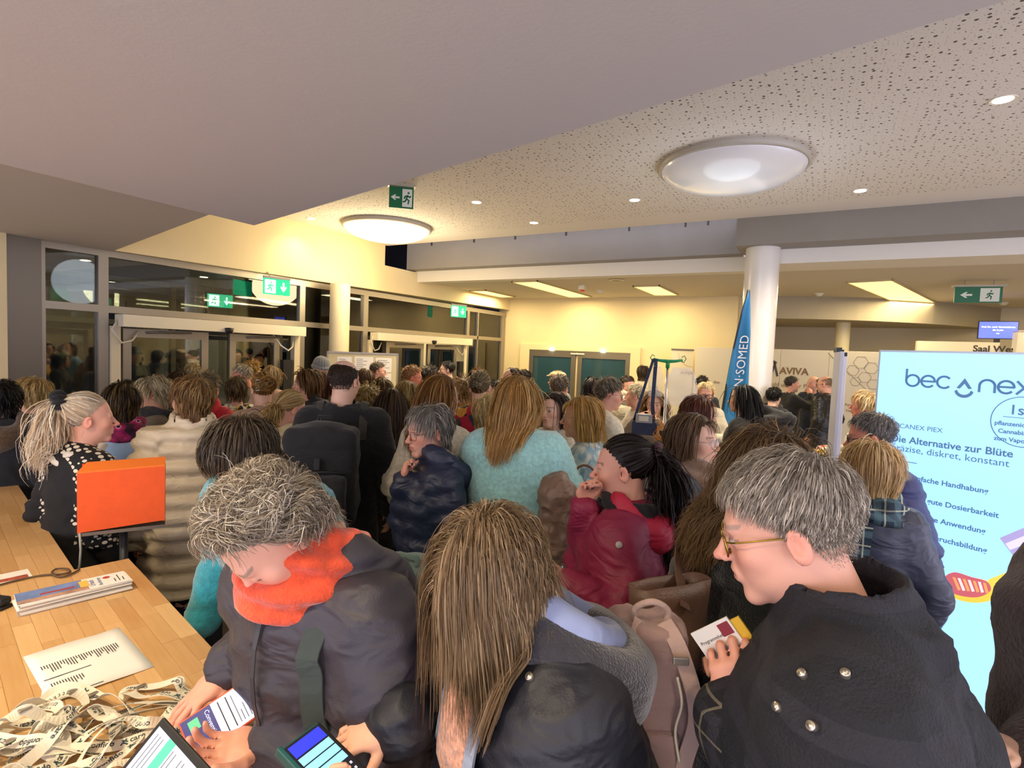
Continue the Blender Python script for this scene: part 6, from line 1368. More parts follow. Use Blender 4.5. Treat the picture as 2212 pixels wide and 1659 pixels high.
# ================================================================ counter with things on it
TZ = 1.08; TA = np.array([-2.406, 1.153]); TU = np.array([.974, -.226]); TV = np.array([-.226, -.974])
M_WOOD = bpy.data.materials.new('beech_staves'); t, b = nt(M_WOOD)
oi = t.nodes.new('ShaderNodeObjectInfo'); tc = t.nodes.new('ShaderNodeTexCoord'); mp = t.nodes.new('ShaderNodeMapping'); mp.inputs['Scale'].default_value = (2.5, 26, 26); t.links.new(tc.outputs['Object'], mp.inputs[0])
nz = t.nodes.new('ShaderNodeTexNoise'); nz.inputs['Scale'].default_value = 2.2; nz.inputs['Detail'].default_value = 5; nz.inputs['Distortion'].default_value = .6; t.links.new(mp.outputs[0], nz.inputs[0])
ad = t.nodes.new('ShaderNodeMath'); ad.operation = 'MULTIPLY_ADD'; ad.inputs[1].default_value = .55; t.links.new(oi.outputs['Random'], ad.inputs[0]); sc_ = t.nodes.new('ShaderNodeMath'); sc_.operation = 'MULTIPLY'; sc_.inputs[1].default_value = .5; t.links.new(nz.outputs[0], sc_.inputs[0]); t.links.new(sc_.outputs[0], ad.inputs[2])
rp = t.nodes.new('ShaderNodeValToRGB'); rp.color_ramp.elements[0].position = .1; rp.color_ramp.elements[0].color = (*srgb('#b98a52'), 1); rp.color_ramp.elements[1].position = .85; rp.color_ramp.elements[1].color = (*srgb('#dcb37c'), 1); t.links.new(ad.outputs[0], rp.inputs[0]); t.links.new(rp.outputs[0], b.inputs['Base Color']); b.inputs['Roughness'].default_value = .38
def counter(label, corner, length, depth, z):
    r = empty('counter', (corner[0], corner[1], 0), math.atan2(TU[1], TU[0])); tag(r, label, 'counter', 'wooden reception counters')
    # local: x along the front edge, -y towards the camera side
    lens = [.16, .22, .28, .34, .40]; meshes = {}
    w = .047; rows = int(depth/w); w = depth/rows
    for L in lens: meshes[L] = None
    for i in range(rows):
        x = -random.random()*.3
        while x < length:
            L = random.choice(lens); x0, x1 = max(x, 0), min(x+L, length)
            if x1-x0 > .02:
                key = round(x1-x0, 3)
                if key not in meshes or meshes[key] is None:
                    o = box('stave', (0, -w+.0003, -.038), (x1-x0-.0004, 0, 0), M_WOOD, r, .0012); meshes[key] = o.data
                else: o = link(bpy.data.objects.new('stave', meshes[key]), r)
                o.location = (x0, -i*w, z+random.uniform(-.0003, .0003))
            x += L
    pm = mat('counter_panel', tuple(srgb('#5b3d22')), .5, var=.08, vscale=5)
    box('front_panel', (.03, -.06, .02), (length-.03, -.04, z-.04), pm, r); box('side_panel', (.03, -depth+.03, 0), (.05, -.06, z-.04), pm, r); box('side_panel', (length-.05, -depth+.03, 0), (length-.03, -.06, z-.04), pm, r); box('shelf', (.05, -depth+.05, .55), (length-.05, -.06, .57), pm, r)
    return r
counter('wooden reception counter with lanyards and papers at lower left', TA, 1.72, .78, TZ)
cB = np.array([-3.037, 1.122]); counter('second wooden counter unit at the left picture edge', cB-TU*1.2+TU*0, 1.2+.62, .78, TZ-.004)
def on_table(px, py, dz=0): q = atz(px, py, TZ+dz); return q
def thing_at(name, label, cat, p, rz=0.0, group=None): r = empty(name, p, rz); tag(r, label, cat, group); return r
# A4 sheet
def quad_frame(pA, pB, pD): # origin, x-axis corner, y-axis corner
    x = Vector(pB)-Vector(pA); y = Vector(pD)-Vector(pA); return frame(pA, x, y), x.length, (y-x.normalized()*y.dot(x.normalized())).length
Mq, w, h = quad_frame(on_table(107, 1523, .001), on_table(333, 1440, .001), on_table(57, 1419, .001))
r = thing_at('printed_sheet', 'white printed sheet with text columns lying on the counter', 'paper', Mq.translation); ML = Mq.copy(); ML.translation = (0, 0, 0)
# page bends a little
V = []; F = []
for i in range(9):
    for j in range(7):
        u, v = w*i/8, h*j/6; V.append(ML @ Vector((u, v, .003+.006*max(0, (u/w-.75))*2*(v/h)+.002*math.sin(u*20))))
for i in range(8):
    for j in range(6): a = i*7+j; F.append((a, a+7, a+8, a+1))
so = mesh_obj('sheet', V, F, M_PAPER, r, True); md = so.modifiers.new('s', 'SOLIDIFY'); md.thickness = .0012; md.offset = -1
PG = mat('print_black', (.05, .05, .055), .7); b = MB(); rr = random.Random(4)
def pline(u0, v0, u1, v1, wd): 
    m_ = ML @ T(0, 0, .0055); b.add(strokes([[(u0, v0), (u1, v1)]], wd, m_, .0004).V, strokes([[(u0, v0), (u1, v1)]], wd, m_, .0004).F)
for blk, (v0, v1) in enumerate(((.012, .095), (.120, .205))):
    for k in range(30 if blk else 12):
        u = .02+k*(w-.05)/30; L_ = (v1-v0)*rr.uniform(.15, .6); pline(u, v1-.005, u, v1-.005-L_, .0022)
    pline(.012, v0-.002, .11, v0-.002, .003)
b.build('print', PG, r)
Ms, w2, h2 = quad_frame(on_table(85, 1535, .002), on_table(103, 1530, .002), on_table(40, 1425, .002)); r = thing_at('ticket_strip', 'narrow paper strip with small print beside the sheet', 'paper strip', Ms.translation); ML2 = Ms.copy(); ML2.translation = (0, 0, 0)
MB().box((0, 0, 0), (.024, .20, .0015), ML2).build('strip', M_PAPER, r); strokes([[(.006, .02+.02*k), (.018, .02+.02*k)] for k in range(9)], .006, ML2 @ T(0, 0, .0015), .0004).build('print', PG, r)
# flyers
pA, pB, pD = on_table(40, 1333, 0), on_table(235, 1285, 0), on_table(15, 1308, 0); Mf, w, h = quad_frame(pA, pB, pD)
nfl = 9
for k in range(nfl):
    r = thing_at('flyer', 'topmost flyer of the stack, blue sky photo with white text panel' if k == nfl-1 else '%s flyer from the bottom in the flyer stack on the counter' % ('lowest', 'second', 'third', 'fourth', 'fifth', 'sixth', 'seventh', 'eighth')[k], 'flyer', Mf.translation, group='stack of flyers'); q = Mf.copy(); q.translation = (0, 0, .0005+.0042*k); q = q @ Rz(rr.uniform(-.03, .03)) @ T(rr.uniform(-.006, .006), rr.uniform(-.005, .005), 0)
    MB().box((0, 0, 0), (.30, .105, .0034), q).build('leaf', M_PAPER if k % 3 else mat('flyer_edge', tuple(srgb('#b9b0a2')), .6), r)
    if k == nfl-1:
        MB().box((.001, .001, .0034), (.175, .104, .0038), q).build('sky_photo', mat('flyer_sky', tuple(srgb('#6f86b8')), .4, var=.25, vscale=18), r); MB().box((.001, .001, .0036), (.185, .030, .0040), q).build('beach_photo', mat('flyer_beach', tuple(srgb('#b08a74')), .4, var=.5, vscale=40), r)
        MB().box((.06, .045, .0038), (.15, .058, .0042), q).build('photo_detail', mat('flyer_red', tuple(srgb('#a8433c')), .4), r); MB().box((.165, .03, .0038), (.19, .09, .0042), q).build('photo_detail', mat('flyer_gold', tuple(srgb('#e8c25c')), .4), r)
        text_mesh('lettering', 'Urlaub', .022, mat('flyer_blue', tuple(srgb('#3a5a96')), .5), r, q @ T(.205, .02, .0036) @ Rz(math.pi/2), ext=.0006); text_mesh('lettering', 'Norderney', .017, MATS['flyer_blue'], r, q @ T(.225, .012, .0036) @ Rz(math.pi/2), ext=.0006)
        MB().lathe([(0, .0036), (.011, .0036), (.011, .0042), (0, .0042)], 16, q @ T(.243, .075, 0)).build('badge', mat('flyer_badge', tuple(srgb('#b8484a')), .5), r)
        strokes([[(.262+.012*k2, .02), (.262+.012*k2, .05+.03*(k2 % 2))] for k2 in range(3)], .003, q @ T(0, 0, .0036), .0004).build('print', PG, r)
# second sheet and cable, black stapler end at the left edge
Mx, w, h = quad_frame(on_table(-60, 1275, 0), on_table(0, 1262, 0), on_table(-30, 1215, 0)); r = thing_at('leaflet', 'white leaflet with red flowers print at the left edge', 'leaflet', Mx.translation); q = Mx.copy(); q.translation = (0, 0, .001)
MB().box((0, 0, 0), (.16, .10, .0012), q).build('leaf', M_PAPER, r); MB().box((.06, .008, .0012), (.15, .04, .0016), q).build('photo', mat('leaf_photo', tuple(srgb('#a8503c')), .5, var=.5, vscale=60), r)
pts = [on_table(-40, 1275, .006), on_table(30, 1255, .006), on_table(90, 1243, .006), on_table(130, 1240, .006), on_table(150, 1236, .006), on_table(146, 1229, .006), on_table(122, 1229, .006), on_table(112, 1238, .006), on_table(128, 1246, .006), on_table(150, 1242, .006), on_table(172, 1230, .006)]
def smooth(pts, n=6):
    P_ = [np.asarray(p, float) for p in pts]; out = []
    for i in range(len(P_)-1):
        a, b_, c, d = P_[max(i-1, 0)], P_[i], P_[i+1], P_[min(i+2, len(P_)-1)]
        for k in range(n): u = k/n; out.append(.5*((2*b_)+(c-a)*u+(2*a-5*b_+4*c-d)*u*u+(3*b_-a-3*c+d)*u**3))
    return out+[P_[-1]]
sp = smooth(pts); o0 = sp[0].copy(); cb = MB().tube([p-o0 for p in sp], .0035, 7).build('cable', mat('cable_brown', tuple(srgb('#5a4630')), .5), None, True); cb.location = o0; tag(cb, 'thin dark cable looped on the counter edge', 'cable')
q0 = on_table(-12, 1300, .02); r = thing_at('stapler', 'black stapler end at the left picture edge', 'stapler', (q0[0], q0[1], TZ), .4); box('base', (-.10, -.02, 0), (.045, .02, .012), M_DARK, r, .004); box('arm', (-.10, -.018, .014), (.045, .018, .038), M_BLACK, r, .008)
# lanyards: every loop is one band
LM = mat('lanyard_white', tuple(srgb('#e4dcc6')), .75, bump=.3, bscale=500); LI = mat('lanyard_ink', tuple(srgb('#39434a')), .7); LT = mat('lanyard_teal', tuple(srgb('#2a4a4e')), .7)
def lanyard(cx_, cy_, rx, ry, rot, z0, tilt, seed, label, txt=True):
    g = random.Random(seed); n = 64; pts = []; nr = []
    c0 = on_table(cx_, cy_); ph = [g.uniform(0, 6.28) for _ in range(4)]
    for k in range(n):
        a = 2*math.pi*k/n; rad = 1+.28*math.sin(2*a+ph[0])+.14*math.sin(3*a+ph[1])
        x, y = rx*rad*math.cos(a), ry*rad*math.sin(a); cr, sr = math.cos(rot), math.sin(rot)
        pts.append(np.array([x*cr-y*sr, x*sr+y*cr, z0+.012*(1+math.sin(2*a+ph[2]))+.008*math.sin(5*a+ph[3])]))
    for k in range(n):
        t_ = pts[(k+1) % n]-pts[k-1]; t_ = t_/np.linalg.norm(t_); side_ = np.cross(t_, [0, 0, 1]); tl = tilt*math.sin(2*math.pi*k/n*2+ph[1]); nr.append(np.array([0, 0, 1])*math.cos(tl)+side_*math.sin(tl))
    r = thing_at('lanyard', label, 'lanyard', (c0[0], c0[1], TZ), 0, 'pile of printed lanyards'); W_ = .024
    P2 = pts+[pts[0]]; N2 = nr+[nr[0]]; MB().ribbon(P2, N2, W_, .0010).build('band', LM, r)
    if txt:
        cum = [0]
        for k in range(n): cum.append(cum[-1]+np.linalg.norm(P2[k+1]-P2[k]))
        def mapper(co):
            s_ = (co.x % cum[-1]); k = min(int(np.searchsorted(cum, s_))-1, n-1); k = max(k, 0); u = (s_-cum[k])/(cum[k+1]-cum[k]); p = P2[k]*(1-u)+P2[k+1]*u; nn = vnorm(N2[k]*(1-u)+N2[k+1]*u); t_ = vnorm(P2[k+1]-P2[k]); bb = np.cross(nn, t_); return Vector(p+bb*co.y+nn*(.0013+co.z))
        reps = int(cum[-1]/.17)
        for q in range(reps):
            u0 = q*cum[-1]/reps+.004
            text_mesh('lettering', 'confido', .0165, LI, r, T(u0, -.001, 0), mapper=mapper, ext=.0003, bold=.0003); text_mesh('lettering', 'care', .0165, LI, r, T(u0+.078, -.001, 0), mapper=mapper, ext=.0003, bold=.0003)
            if q % 2 == 0: text_mesh('lettering', 'DIE INTENSIV-EXPERTEN', .0060, LI, r, T(u0+.03, -.0095, 0), mapper=mapper, ext=.0003)
            fl = strokes([[(u0+.062, -.003), (u0+.068, .004), (u0+.072, .008)], [(u0+.066, .001), (u0+.074, -.004)], [(u0+.064, .006), (u0+.074, .002)]], .003, T(0, 0, 0), .0003); fl.V = [mapper(Vector(v)) for v in fl.V]; fl.build('figure_emblem', LT, r)
    hk = P2[n//3]; box('metal_hook', (hk[0]-.006, hk[1]-.012, hk[2]), (hk[0]+.006, hk[1]+.012, hk[2]+.005), M_ALU, r, .002)
WORDS = ['uppermost', 'lowest']
spots = [(245, 1590, .16, .055, .9, .000, .5), (130, 1600, .10, .075, .3, .004, .9), (60, 1640, .10, .06, -.4, .008, .8), (210, 1640, .14, .05, 1.4, .010, .7), (320, 1560, .13, .035, .75, .012, .5), (190, 1560, .12, .06, .2, .016, .9), (90, 1575, .075, .07, 0, .020, 1.1), (270, 1650, .12, .06, 2.0, .022, .8), (30, 1680, .12, .06, .5, .026, .7), (350, 1510, .10, .025, .62, .004, .3), (150, 1665, .13, .07, 2.6, .030, .9), (60, 1610, .06, .055, .8, .034, 1.1)]
LBL = ['lanyard with a long stretched loop in the middle of the pile', 'lanyard lying in a wide round coil left in the pile', 'lanyard crumpled at the lower left corner of the pile', 'lanyard standing on edge in front of the tablet', 'lanyard trailing from the pile towards the pointing hand', 'lanyard crossing the back of the pile near the sheet', 'lanyard rolled into a ring at the left of the pile', 'lanyard half hidden behind the black tablet', 'lanyard at the very bottom left of the picture', 'lanyard with its end reaching out to the upper right', 'lanyard on top at the bottom edge of the picture', 'lanyard small tight coil on top at the far left']
for k, (sp_, lab) in enumerate(zip(spots, LBL)): lanyard(*sp_, 20+k, lab)
# tablet leaning up in front
A_, B_, C_ = atd(352, 1548, .93), atd(462, 1668, .80), atd(296, 1668, .86); Mt = frame(A_, Vector(B_)-Vector(A_), Vector(A_)-Vector(C_)); r = thing_at('tablet', 'black tablet with white and green web page at the bottom edge', 'tablet', A_); q = Mt.copy(); q.translation = (0, 0, 0)
MB().box((0, -.19, -.008), (.26, 0, 0), q, .003).build('case', M_BLACK, r); MB().box((.012, -.18, 0), (.25, -.012, .0008), q).build('screen', emit_mat('tablet_white', (.62, .68, .86), .42), r); MB().box((.06, -.18, .0008), (.085, -.012, .0012), q).build('green_bar', emit_mat('tablet_green', (.06, .42, .25), .35), r)
strokes([[(.025+.011*k, -.02), (.025+.011*k, -.05-.08*rr.random())] for k in (0, 1, 2, 6, 7, 9, 10, 12, 14, 16)], .0022, q @ T(0, 0, .0008), .0004).build('page_text', mat('screen_ink', (.12, .13, .16), .5), r)

# ================================================================ people at the counter
man = person('grey wavy-haired man in dark jacket with orange scarf bending over his phone', 590, 1158, 1.12, face=-128, look=-116, pitch=54, roll=6, head='mo', skin='pink', stature=1.78, lean=24, build=1.08,
    hair=H('wavy', '#857866', '#ddd3bf', length=.12, thick=.030, wave=.36, curl=.0, grav=.11, hug=.95, n=9000, w=.0017, steps=10, lift=.004, cvar=.3), closed=True,
    top=TP('shell', '#353138', hem=.60, bulk=.042, hood=True, hoodsize=1.12, hoodback=.045, wrinkle=.016, collar=.05, zip=True, name='winter_jacket'),
    scarf=dict(col='#e0502a', kind='knit', r=.046, dz=.05), arms=dict(R=dict(px=(500, 1440, 1.28), hand='point', dirw=tuple(atd(420, 1512, 1.22)-atd(500, 1440, 1.28)), palmw=(.15, .1, -1), hp=dict(curl=(.62, .30, .25, .22), splay=(.35, .05, -.12, -.24), thumb=(.7, .5, -.5)), pole=(.15, -.4, -1)),
              L=dict(px=(590, 1600, 1.12), hand='hold', dirw=tuple(atd(470, 1622, 1.08)-atd(590, 1600, 1.12)), palmw=(.25, -.1, 1), hp=dict(curl=(.5, .5, .5, .5), thumb=(.75, .5, -.35)), pole=(-1, -.1, -.7))))
woman = person('woman with long light brown hair hiding her face, dark coat, typing on phone', 1062, 1256, .98, face=-112, look=-112, pitch=44, roll=-6, head='f', skin='fair', stature=1.68, lean=18, res=.008,
    hair=H('long', '#6f5a40', '#bda480', length=.29, thick=.028, n=8500, w=.0017, steps=11, wave=.09, part=.0, tip='#8f7350', cvar=.3, recede=-.2, fall=True, grav=.55),
    top=TP('shell', '#1b1c24', hem=.60, bulk=.045, wrinkle=.014, name='coat'), arms=dict(R=dict(px=(862, 1556, 1.02), hand='hold', dirw=tuple(atd(748, 1596, .99)-atd(862, 1556, 1.02)), palmw=(-.1, .25, -1), hp=dict(curl=(.45, .5, .55, .6), thumb=(.7, .6, -.35), tcurl=.1), pole=(.8, -.2, -.6)), L=dict(px=(772, 1840, .84), hand='hold', dirw=tuple(atd(716, 1755, .86)-atd(772, 1840, .84)), palmw=(.2, .5, .8), pole=(-.8, -.3, -.8))))
curly = person('woman with long frizzy brown hair and dark green coat carrying a brown tote', 1675, 1030, 1.52, face=35, look=62, pitch=10, head='f', skin='pale', stature=1.72, res=.009, hair=H('long', '#4f3a26', '#8f7048', length=.34, thick=.042, n=5200, w=.0024, wave=.35, curl=.35, lift=.010, tip='#9a7a4e'), top=TP('fleece', '#121a18', hem=.5, bulk=.04, name='coat'), arms=dict(L='down', R='fwd'), build=1.05)
gman = person('grey-haired man in glasses and dark lined jacket holding a booklet', 1697, 1140, .95, face=-86, look=-94, pitch=17, head='mo', skin='pink', stature=1.86, lean=12, headscale=1.06, neckfwd=.03,
    hair=H('short', '#958a7b', '#d8cfbe', length=.058, thick=.014, n=9000, w=.0016, steps=7, cvar=.3, sides=.22), glasses=dict(col='#a88d3a', metal=1, r=.0015, size=.95),
    top=dict(kind='shell', mat='plaid_dark', hem=.58, bulk=.05, wrinkle=.016, collar=.075, name='jacket'), build=1.12, arms=dict(L=dict(px=(1612, 1560, .95), hand='hold', dirw=(-.35, .1, 1), palmw=(-.2, 1, 0), pole=(-.4, -.5, -1)), R=dict(px=(1575, 1530, 1.12), hand='hold', dirw=(-.2, -.05, 1), palmw=(.3, -1, 0))))
edge = person('person in brown coat with dark fuzzy sleeve cut by the right edge', 2395, 1040, 1.08, face=-120, look=-110, pitch=20, head='f', skin='pale', stature=1.68, res=.012, hair=H('bob', '#3a2b20', '#5a4632', length=.2, n=900, w=.004), top=TP('fur', '#4a3a38', hem=.55, bulk=.035, name='coat'), arms=dict(R=dict(px=(2235, 1640, .98), hand='hold', dirw=tuple(atd(2150, 1610, .96)-atd(2235, 1640, .98)), palmw=(.2, .3, -1)), L=dict(px=(2260, 1690, .92), hand='relax')))

# ================================================================ things carried and worn details
def wthing(name, label, cat, p, group=None): return thing_at(name, label, cat, p, 0, group)
def sdf_obj(name, prims, h, m, parent, off=(0, 0, 0), disp=None, cut=None):
    v, f = sdf_mesh(prims, h, cut=cut)
    if disp is not None: v = v+mesh_normals(v, f)*disp(v)[:, None]
    return mesh_obj(name, v-np.asarray(off, np.float32), f, m, parent)
def xf(P_, p): return P_['W'](p)      # person space -> place
# ---- phones
def phone(label, A, B, D, case_col, th=.010):
    M = frame(A, Vector(B)-Vector(A), Vector(D)-Vector(A)); r = wthing('smartphone', label, 'phone', A); q = M.copy(); q.translation = (0, 0, 0); return r, q
A, B, D = atd(420, 1640, 1.085), atd(545, 1552, 1.15), atd(372, 1594, 1.10)
r, q = phone('phone in orange case held by the bending man', A, B, D, None)
if (q @ Vector((0, 0, 1))-Vector((0, 0, 0))).z < 0: q = q @ Matrix.Scale(-1, 4, (0, 0, 1))
MB().box((-.004, -.004, -.011), (.166, .082, -.001), q, .004).build('case', mat('case_orange', tuple(srgb('#e0562a')), .5), r); MB().box((0, 0, -.0015), (.162, .078, .0), q).build('screen', emit_mat('phone_white', (.50, .56, .78), .34), r)
MB().box((0, 0, 0), (.060, .078, .0006), q).build('screen_header', emit_mat('phone_navy', (.012, .012, .10), .5), r); MB().box((.012, .048, .0006), (.032, .070, .0010), q).build('green_icon', emit_mat('phone_green', (.06, .35, .16), .5), r); text_mesh('lettering', 'Convention', .013, emit_mat('phone_text', (.5, .55, .8), .5), r, q @ T(.046, .072, .0007) @ Rz(-math.pi/2), ext=.0003)
strokes([[(.074, .006), (.074, .072)], [(.090, .006), (.090, .072)]], .0022, q @ T(0, 0, .0001), .0006).build('divider', M_DARK, r); strokes([[(.100+.0075*k, .008), (.100+.0075*k, .03+.04*rr.random())] for k in range(8)], .0016, q @ T(0, 0, .0001), .0005).build('page_text', mat('screen_ink'), r)
A, B, D = atd(690, 1562, .99), atd(782, 1652, .93), atd(672, 1600, .965)
D = Vector(A)+(Vector(atd(668, 1628, .93))-Vector(A)); r, q = phone('phone with blue page in teal wallet case held by the woman', A, B, D, None)
sgn = 1 if (q @ Vector((0, 0, 1))).z > 0 else -1
if sgn < 0: q = q @ Matrix.Scale(-1, 4, (0, 0, 1))
MB().box((-.003, -.003, -.011), (.155, .078, -.001), q, .004).build('case', M_BLACK, r); MB().box((0, .004, -.0015), (.15, .072, .0), q).build('screen', emit_mat('phone_black', (.006, .006, .01), .5), r); MB().box((.004, .006, 0), (.030, .070, .0006), q).build('screen_header', emit_mat('phone_blue', (.02, .03, .55), .55), r)
for k in range(3): MB().box((.034+.019*k, .006, 0), (.050+.019*k, .070, .0006), q).build('screen_row', emit_mat('phone_lightblue', (.18, .50, .80), .55), r)
keys = MB()
for i in range(4):
    for j in range(8): keys.box((.098+.013*i, .008+.008*j, 0), (.103+.013*i, .012+.008*j, .0006), q)
o = keys.build('keyboard_keys', emit_mat('phone_keys', (.35, .35, .4), .5), r); o['kind'] = 'stuff'
MB().box((-.01, .074, -.016), (.158, .084, .002), q, .003).build('wallet_flap', mat('case_teal', tuple(srgb('#1f5a5c')), .4), r); MB().box((-.012, -.006, -.017), (.16, .084, -.012), q, .002).build('wallet_back', MATS['case_teal'], r)
# ---- booklet of the grey man
A = atd(1548, 1452, 1.02); Mb = frame(A, Vector(atd(1622, 1420, .99))-Vector(A), Vector(atd(1546, 1372, 1.02))-Vector(A)); r = wthing('booklet', 'white booklet with dark red logo held by the grey-haired man', 'booklet', A); q = Mb.copy(); q.translation = (0, 0, 0)
if (q @ Vector((0, 0, 1))).dot(Vector((.49, -.87, 0))) < 0: zs = -1
else: zs = 1
q = q @ Matrix.Scale(zs, 4, (0, 0, 1))
MB().box((0, -.06, -.004), (.082, .080, 0), q).build('cover', M_PAPER, r); MB().box((.055, .050, 0), (.078, .074, .0008), q).build('logo_block', mat('logo_red', tuple(srgb('#8a2a34')), .5), r); text_mesh('lettering', 'Programmheft', .009, PG, r, q @ T(.006, .052, .0005), ext=.0004)
MB().box((.076, .01, -.010), (.10, .07, -.005), q).build('yellow_card', mat('card_yellow', tuple(srgb('#e2b52c')), .5), r)
def surf(P_, x, z, yy=.6, off=.004, prims=None):
    pr = prims or P_['torso'](P_['o'])+P_['arm_prims'](P_['o']*.8)
    sgn_ = 1 if yy > 0 else -1; y = yy
    for _ in range(60):
        d_ = sdf_points(pr, np.array([[x, y, z]]))[0]
        if d_ < .001: break
        y -= sgn_*max(d_*.8, .001)
    return np.array([x, y+sgn_*off, z])
# ---- backpacks
def backpack(label, P_, c, size, m, straps=(-1, 1), h=.015, pocket=True, seed=0, strapcol=None, rot=0.0, handle=False):
    """c: centre in the wearer's space (back is -y)"""
    s_ = P_['s']; c = np.asarray(c, float); w, d_, hh = size; base = xf(P_, c-np.array([0, 0, hh])); r = empty('backpack', base, P_['root'].rotation_euler.z+rot); tag(r, label, 'backpack')
    q = [rbox((0, 0, hh*1.0), (w*.72, d_*.55, hh*.78), .045, k=.03), ell((0, 0, hh*1.55), (w*.92, d_*.95, hh*.5), k=.05), ell((0, -.01, hh*.5), (w*.98, d_*1.05, hh*.5), k=.05)]
    def dz(v): return (.009*((1-np.abs(noise3(v*np.array([.7, .7, 1.6]), 9, seed)))**2-.4)+.004*noise3(v, 22, seed)).astype(np.float32)
    sdf_obj('bag', q, h, m, r, disp=dz)
    if pocket:
        sdf_obj('front_pocket', [rbox((0, -d_*1.0, hh*.62), (w*.62, .02, hh*.36), .025, k=.02)], h, m, r, disp=dz)
        MB().tube([(-w*.7, -d_*1.02, hh*1.12), (-w*.3, -d_*1.16, hh*1.16), (w*.3, -d_*1.16, hh*1.16), (w*.7, -d_*1.02, hh*1.12)], .006, 6).build('zipper', M_DARK, r, True); box('buckle', (-.014, -d_*1.25, hh*1.20), (.014, -d_*1.15, hh*1.42), M_DARK, r, .003)
    MB().tube([(-.035, d_*.4, hh*1.98), (-.03, d_*.4, hh*2.12), (.03, d_*.4, hh*2.12), (.035, d_*.4, hh*1.98)], .009, 6).build('grab_handle', m, r, True)
    if straps:
        sc = strapcol or m; shp0 = P_['sh'][1]; a_ = P_['root'].rotation_euler.z+rot
        for sd in straps:
            L_ = lambda p: Rz(-a_) @ (Vector(xf(P_, p))-Vector(base)); x_ = abs(P_['sh'][sd][0])*.60*sd; zt_ = P_['sh'][sd][2]
            pr = P_['torso'](P_['o']); pts = [L_(surf(P_, x_, zt_-.10, -.6, .012, pr)), L_(surf(P_, x_, zt_-.03, -.6, .012, pr))]
            yb = surf(P_, x_, zt_-.03, -.6, .012, pr)[1]; yf = surf(P_, x_, zt_-.03, .6, .012, pr)[1]; ztop = zt_+.052*s_+P_['o']*.9+.006
            pts += [L_((x_, lerp(yb, yf, .35), ztop)), L_((x_, lerp(yb, yf, .65), ztop-.004))]
            pts += [L_(surf(P_, x_*(1+.05*k), zt_-.03-.055*k, .6, .013, pr)) for k in range(6)]
            sp_ = smooth(pts, 4); ctr = np.array(L_((x_*.5, (yb+yf)/2, zt_-.15))); nn = []
            for p in sp_: v = np.asarray(p)-ctr; nn.append(vnorm(v))
            MB().ribbon(sp_, nn, .045, .006).build('shoulder_strap', sc, r)
    return r
backpack('large black rucksack on the balding man in the black coat', bald, bald['che']+np.array([-.06, -.30, -.12]), (.19, .12, .27), cloth('bag', '#17171a', 'plain'), seed=3, strapcol=cloth('strap', '#3a382f', 'plain'))
backpack('grey-green backpack on the back of the bending man', man, man['che']+np.array([.0, -.33, -.16]), (.165, .10, .25), cloth('bag', '#4c6260', 'plain'), h=.012, seed=5, straps=(-1,), strapcol=cloth('strap', '#35403c', 'plain'))
pq = atd(1392, 1480, 1.16); pk = thing_at('backpack', 'dusty pink backpack with loose straps between the woman and the tote', 'backpack', (pq[0], pq[1], pq[2]-.22), YAW-bearing(1392)+math.radians(12)); PKM = cloth('bag', '#9c7f76', 'plain'); PKS = cloth('strap', '#b99d90', 'plain')
sdf_obj('bag', [rbox((0, 0, .20), (.055, .045, .15), .022, k=.02), rbox((0, .005, .10), (.065, .055, .07), .02, k=.02)], .007, PKM, pk, disp=lambda v: (.012*((1-np.abs(noise3(v*np.array([1.6, 1.6, .6]), 11, 3)))**2-.4)).astype(np.float32))
sdf_obj('front_pocket', [rbox((.0, -.068, .10), (.045, .010, .06), .014, k=.02)], .007, PKM, pk)
for sx in (-.062, .062): MB().tube([(sx, -.05, .04), (sx*1.05, -.058, .14), (sx*.95, -.058, .26), (sx*.7, -.05, .345)], .0045, 6).build('dark_piping', M_DARK, pk, True)
MB().tube(smooth([(-.03, -.02, .36), (-.035, -.025, .40), (0, -.03, .42), (.035, -.025, .40), (.03, -.02, .36)]), .007, 8).build('grab_handle', PKS, pk, True)
for sx, sw in ((-.045, -.02), (.05, .035)):
    pts = smooth([(sx*.5, -.03, .38), (sx, -.075, .34), (sx+sw, -.088, .22), (sx+sw*.4, -.090, .10), (sx+sw, -.08, .0)], 6); MB().ribbon(pts, [(0, -1, .15)]*len(pts), .032, .005).build('strap', PKS, pk)
MB().tube(smooth([(.04, -.098, .30), (.05, -.105, .25), (.042, -.10, .19), (.052, -.105, .13)]), .003, 6).build('cord', mat('cord_cream', tuple(srgb('#d8ccb0')), .6), pk, True); box('strap_buckle', (.03, -.10, .325), (.062, -.092, .340), M_ALU, pk, .002)
# ---- brown tote bag hanging from the curly woman's shoulder
tb = atd(1447, 1255, 1.40); r = thing_at('tote_bag', 'brown leather tote bag on the shoulder of the frizzy-haired woman', 'bag', (tb[0], tb[1], tb[2]-.52), YAW-bearing(1452)+math.radians(25)); LE = cloth('tote', '#6b4f40', 'leather')
V = []; F = []; nU, nV = 28, 12
for j in range(nV):
    t_ = j/(nV-1); z = .02+.50*t_; w_ = .085+.02*t_; d_ = .055*(1-.35*t_)
    for i in range(nU):
        a = 2*math.pi*i/nU; cx_, sx_ = math.cos(a), math.sin(a); V.append((w_*math.copysign(abs(cx_)**.5, cx_), d_*math.copysign(abs(sx_)**.6, sx_)+.010*math.sin(a*3+z*9), z+.012*cx_*t_))
for j in range(nV-1):
    for i in range(nU): F.append((j*nU+i, j*nU+(i+1) % nU, (j+1)*nU+(i+1) % nU, (j+1)*nU+i))
F.append(tuple(range(nU))[::-1]); tbo = mesh_obj('bag_body', V, F, LE, r, True); md = tbo.modifiers.new('s', 'SOLIDIFY'); md.thickness = .006
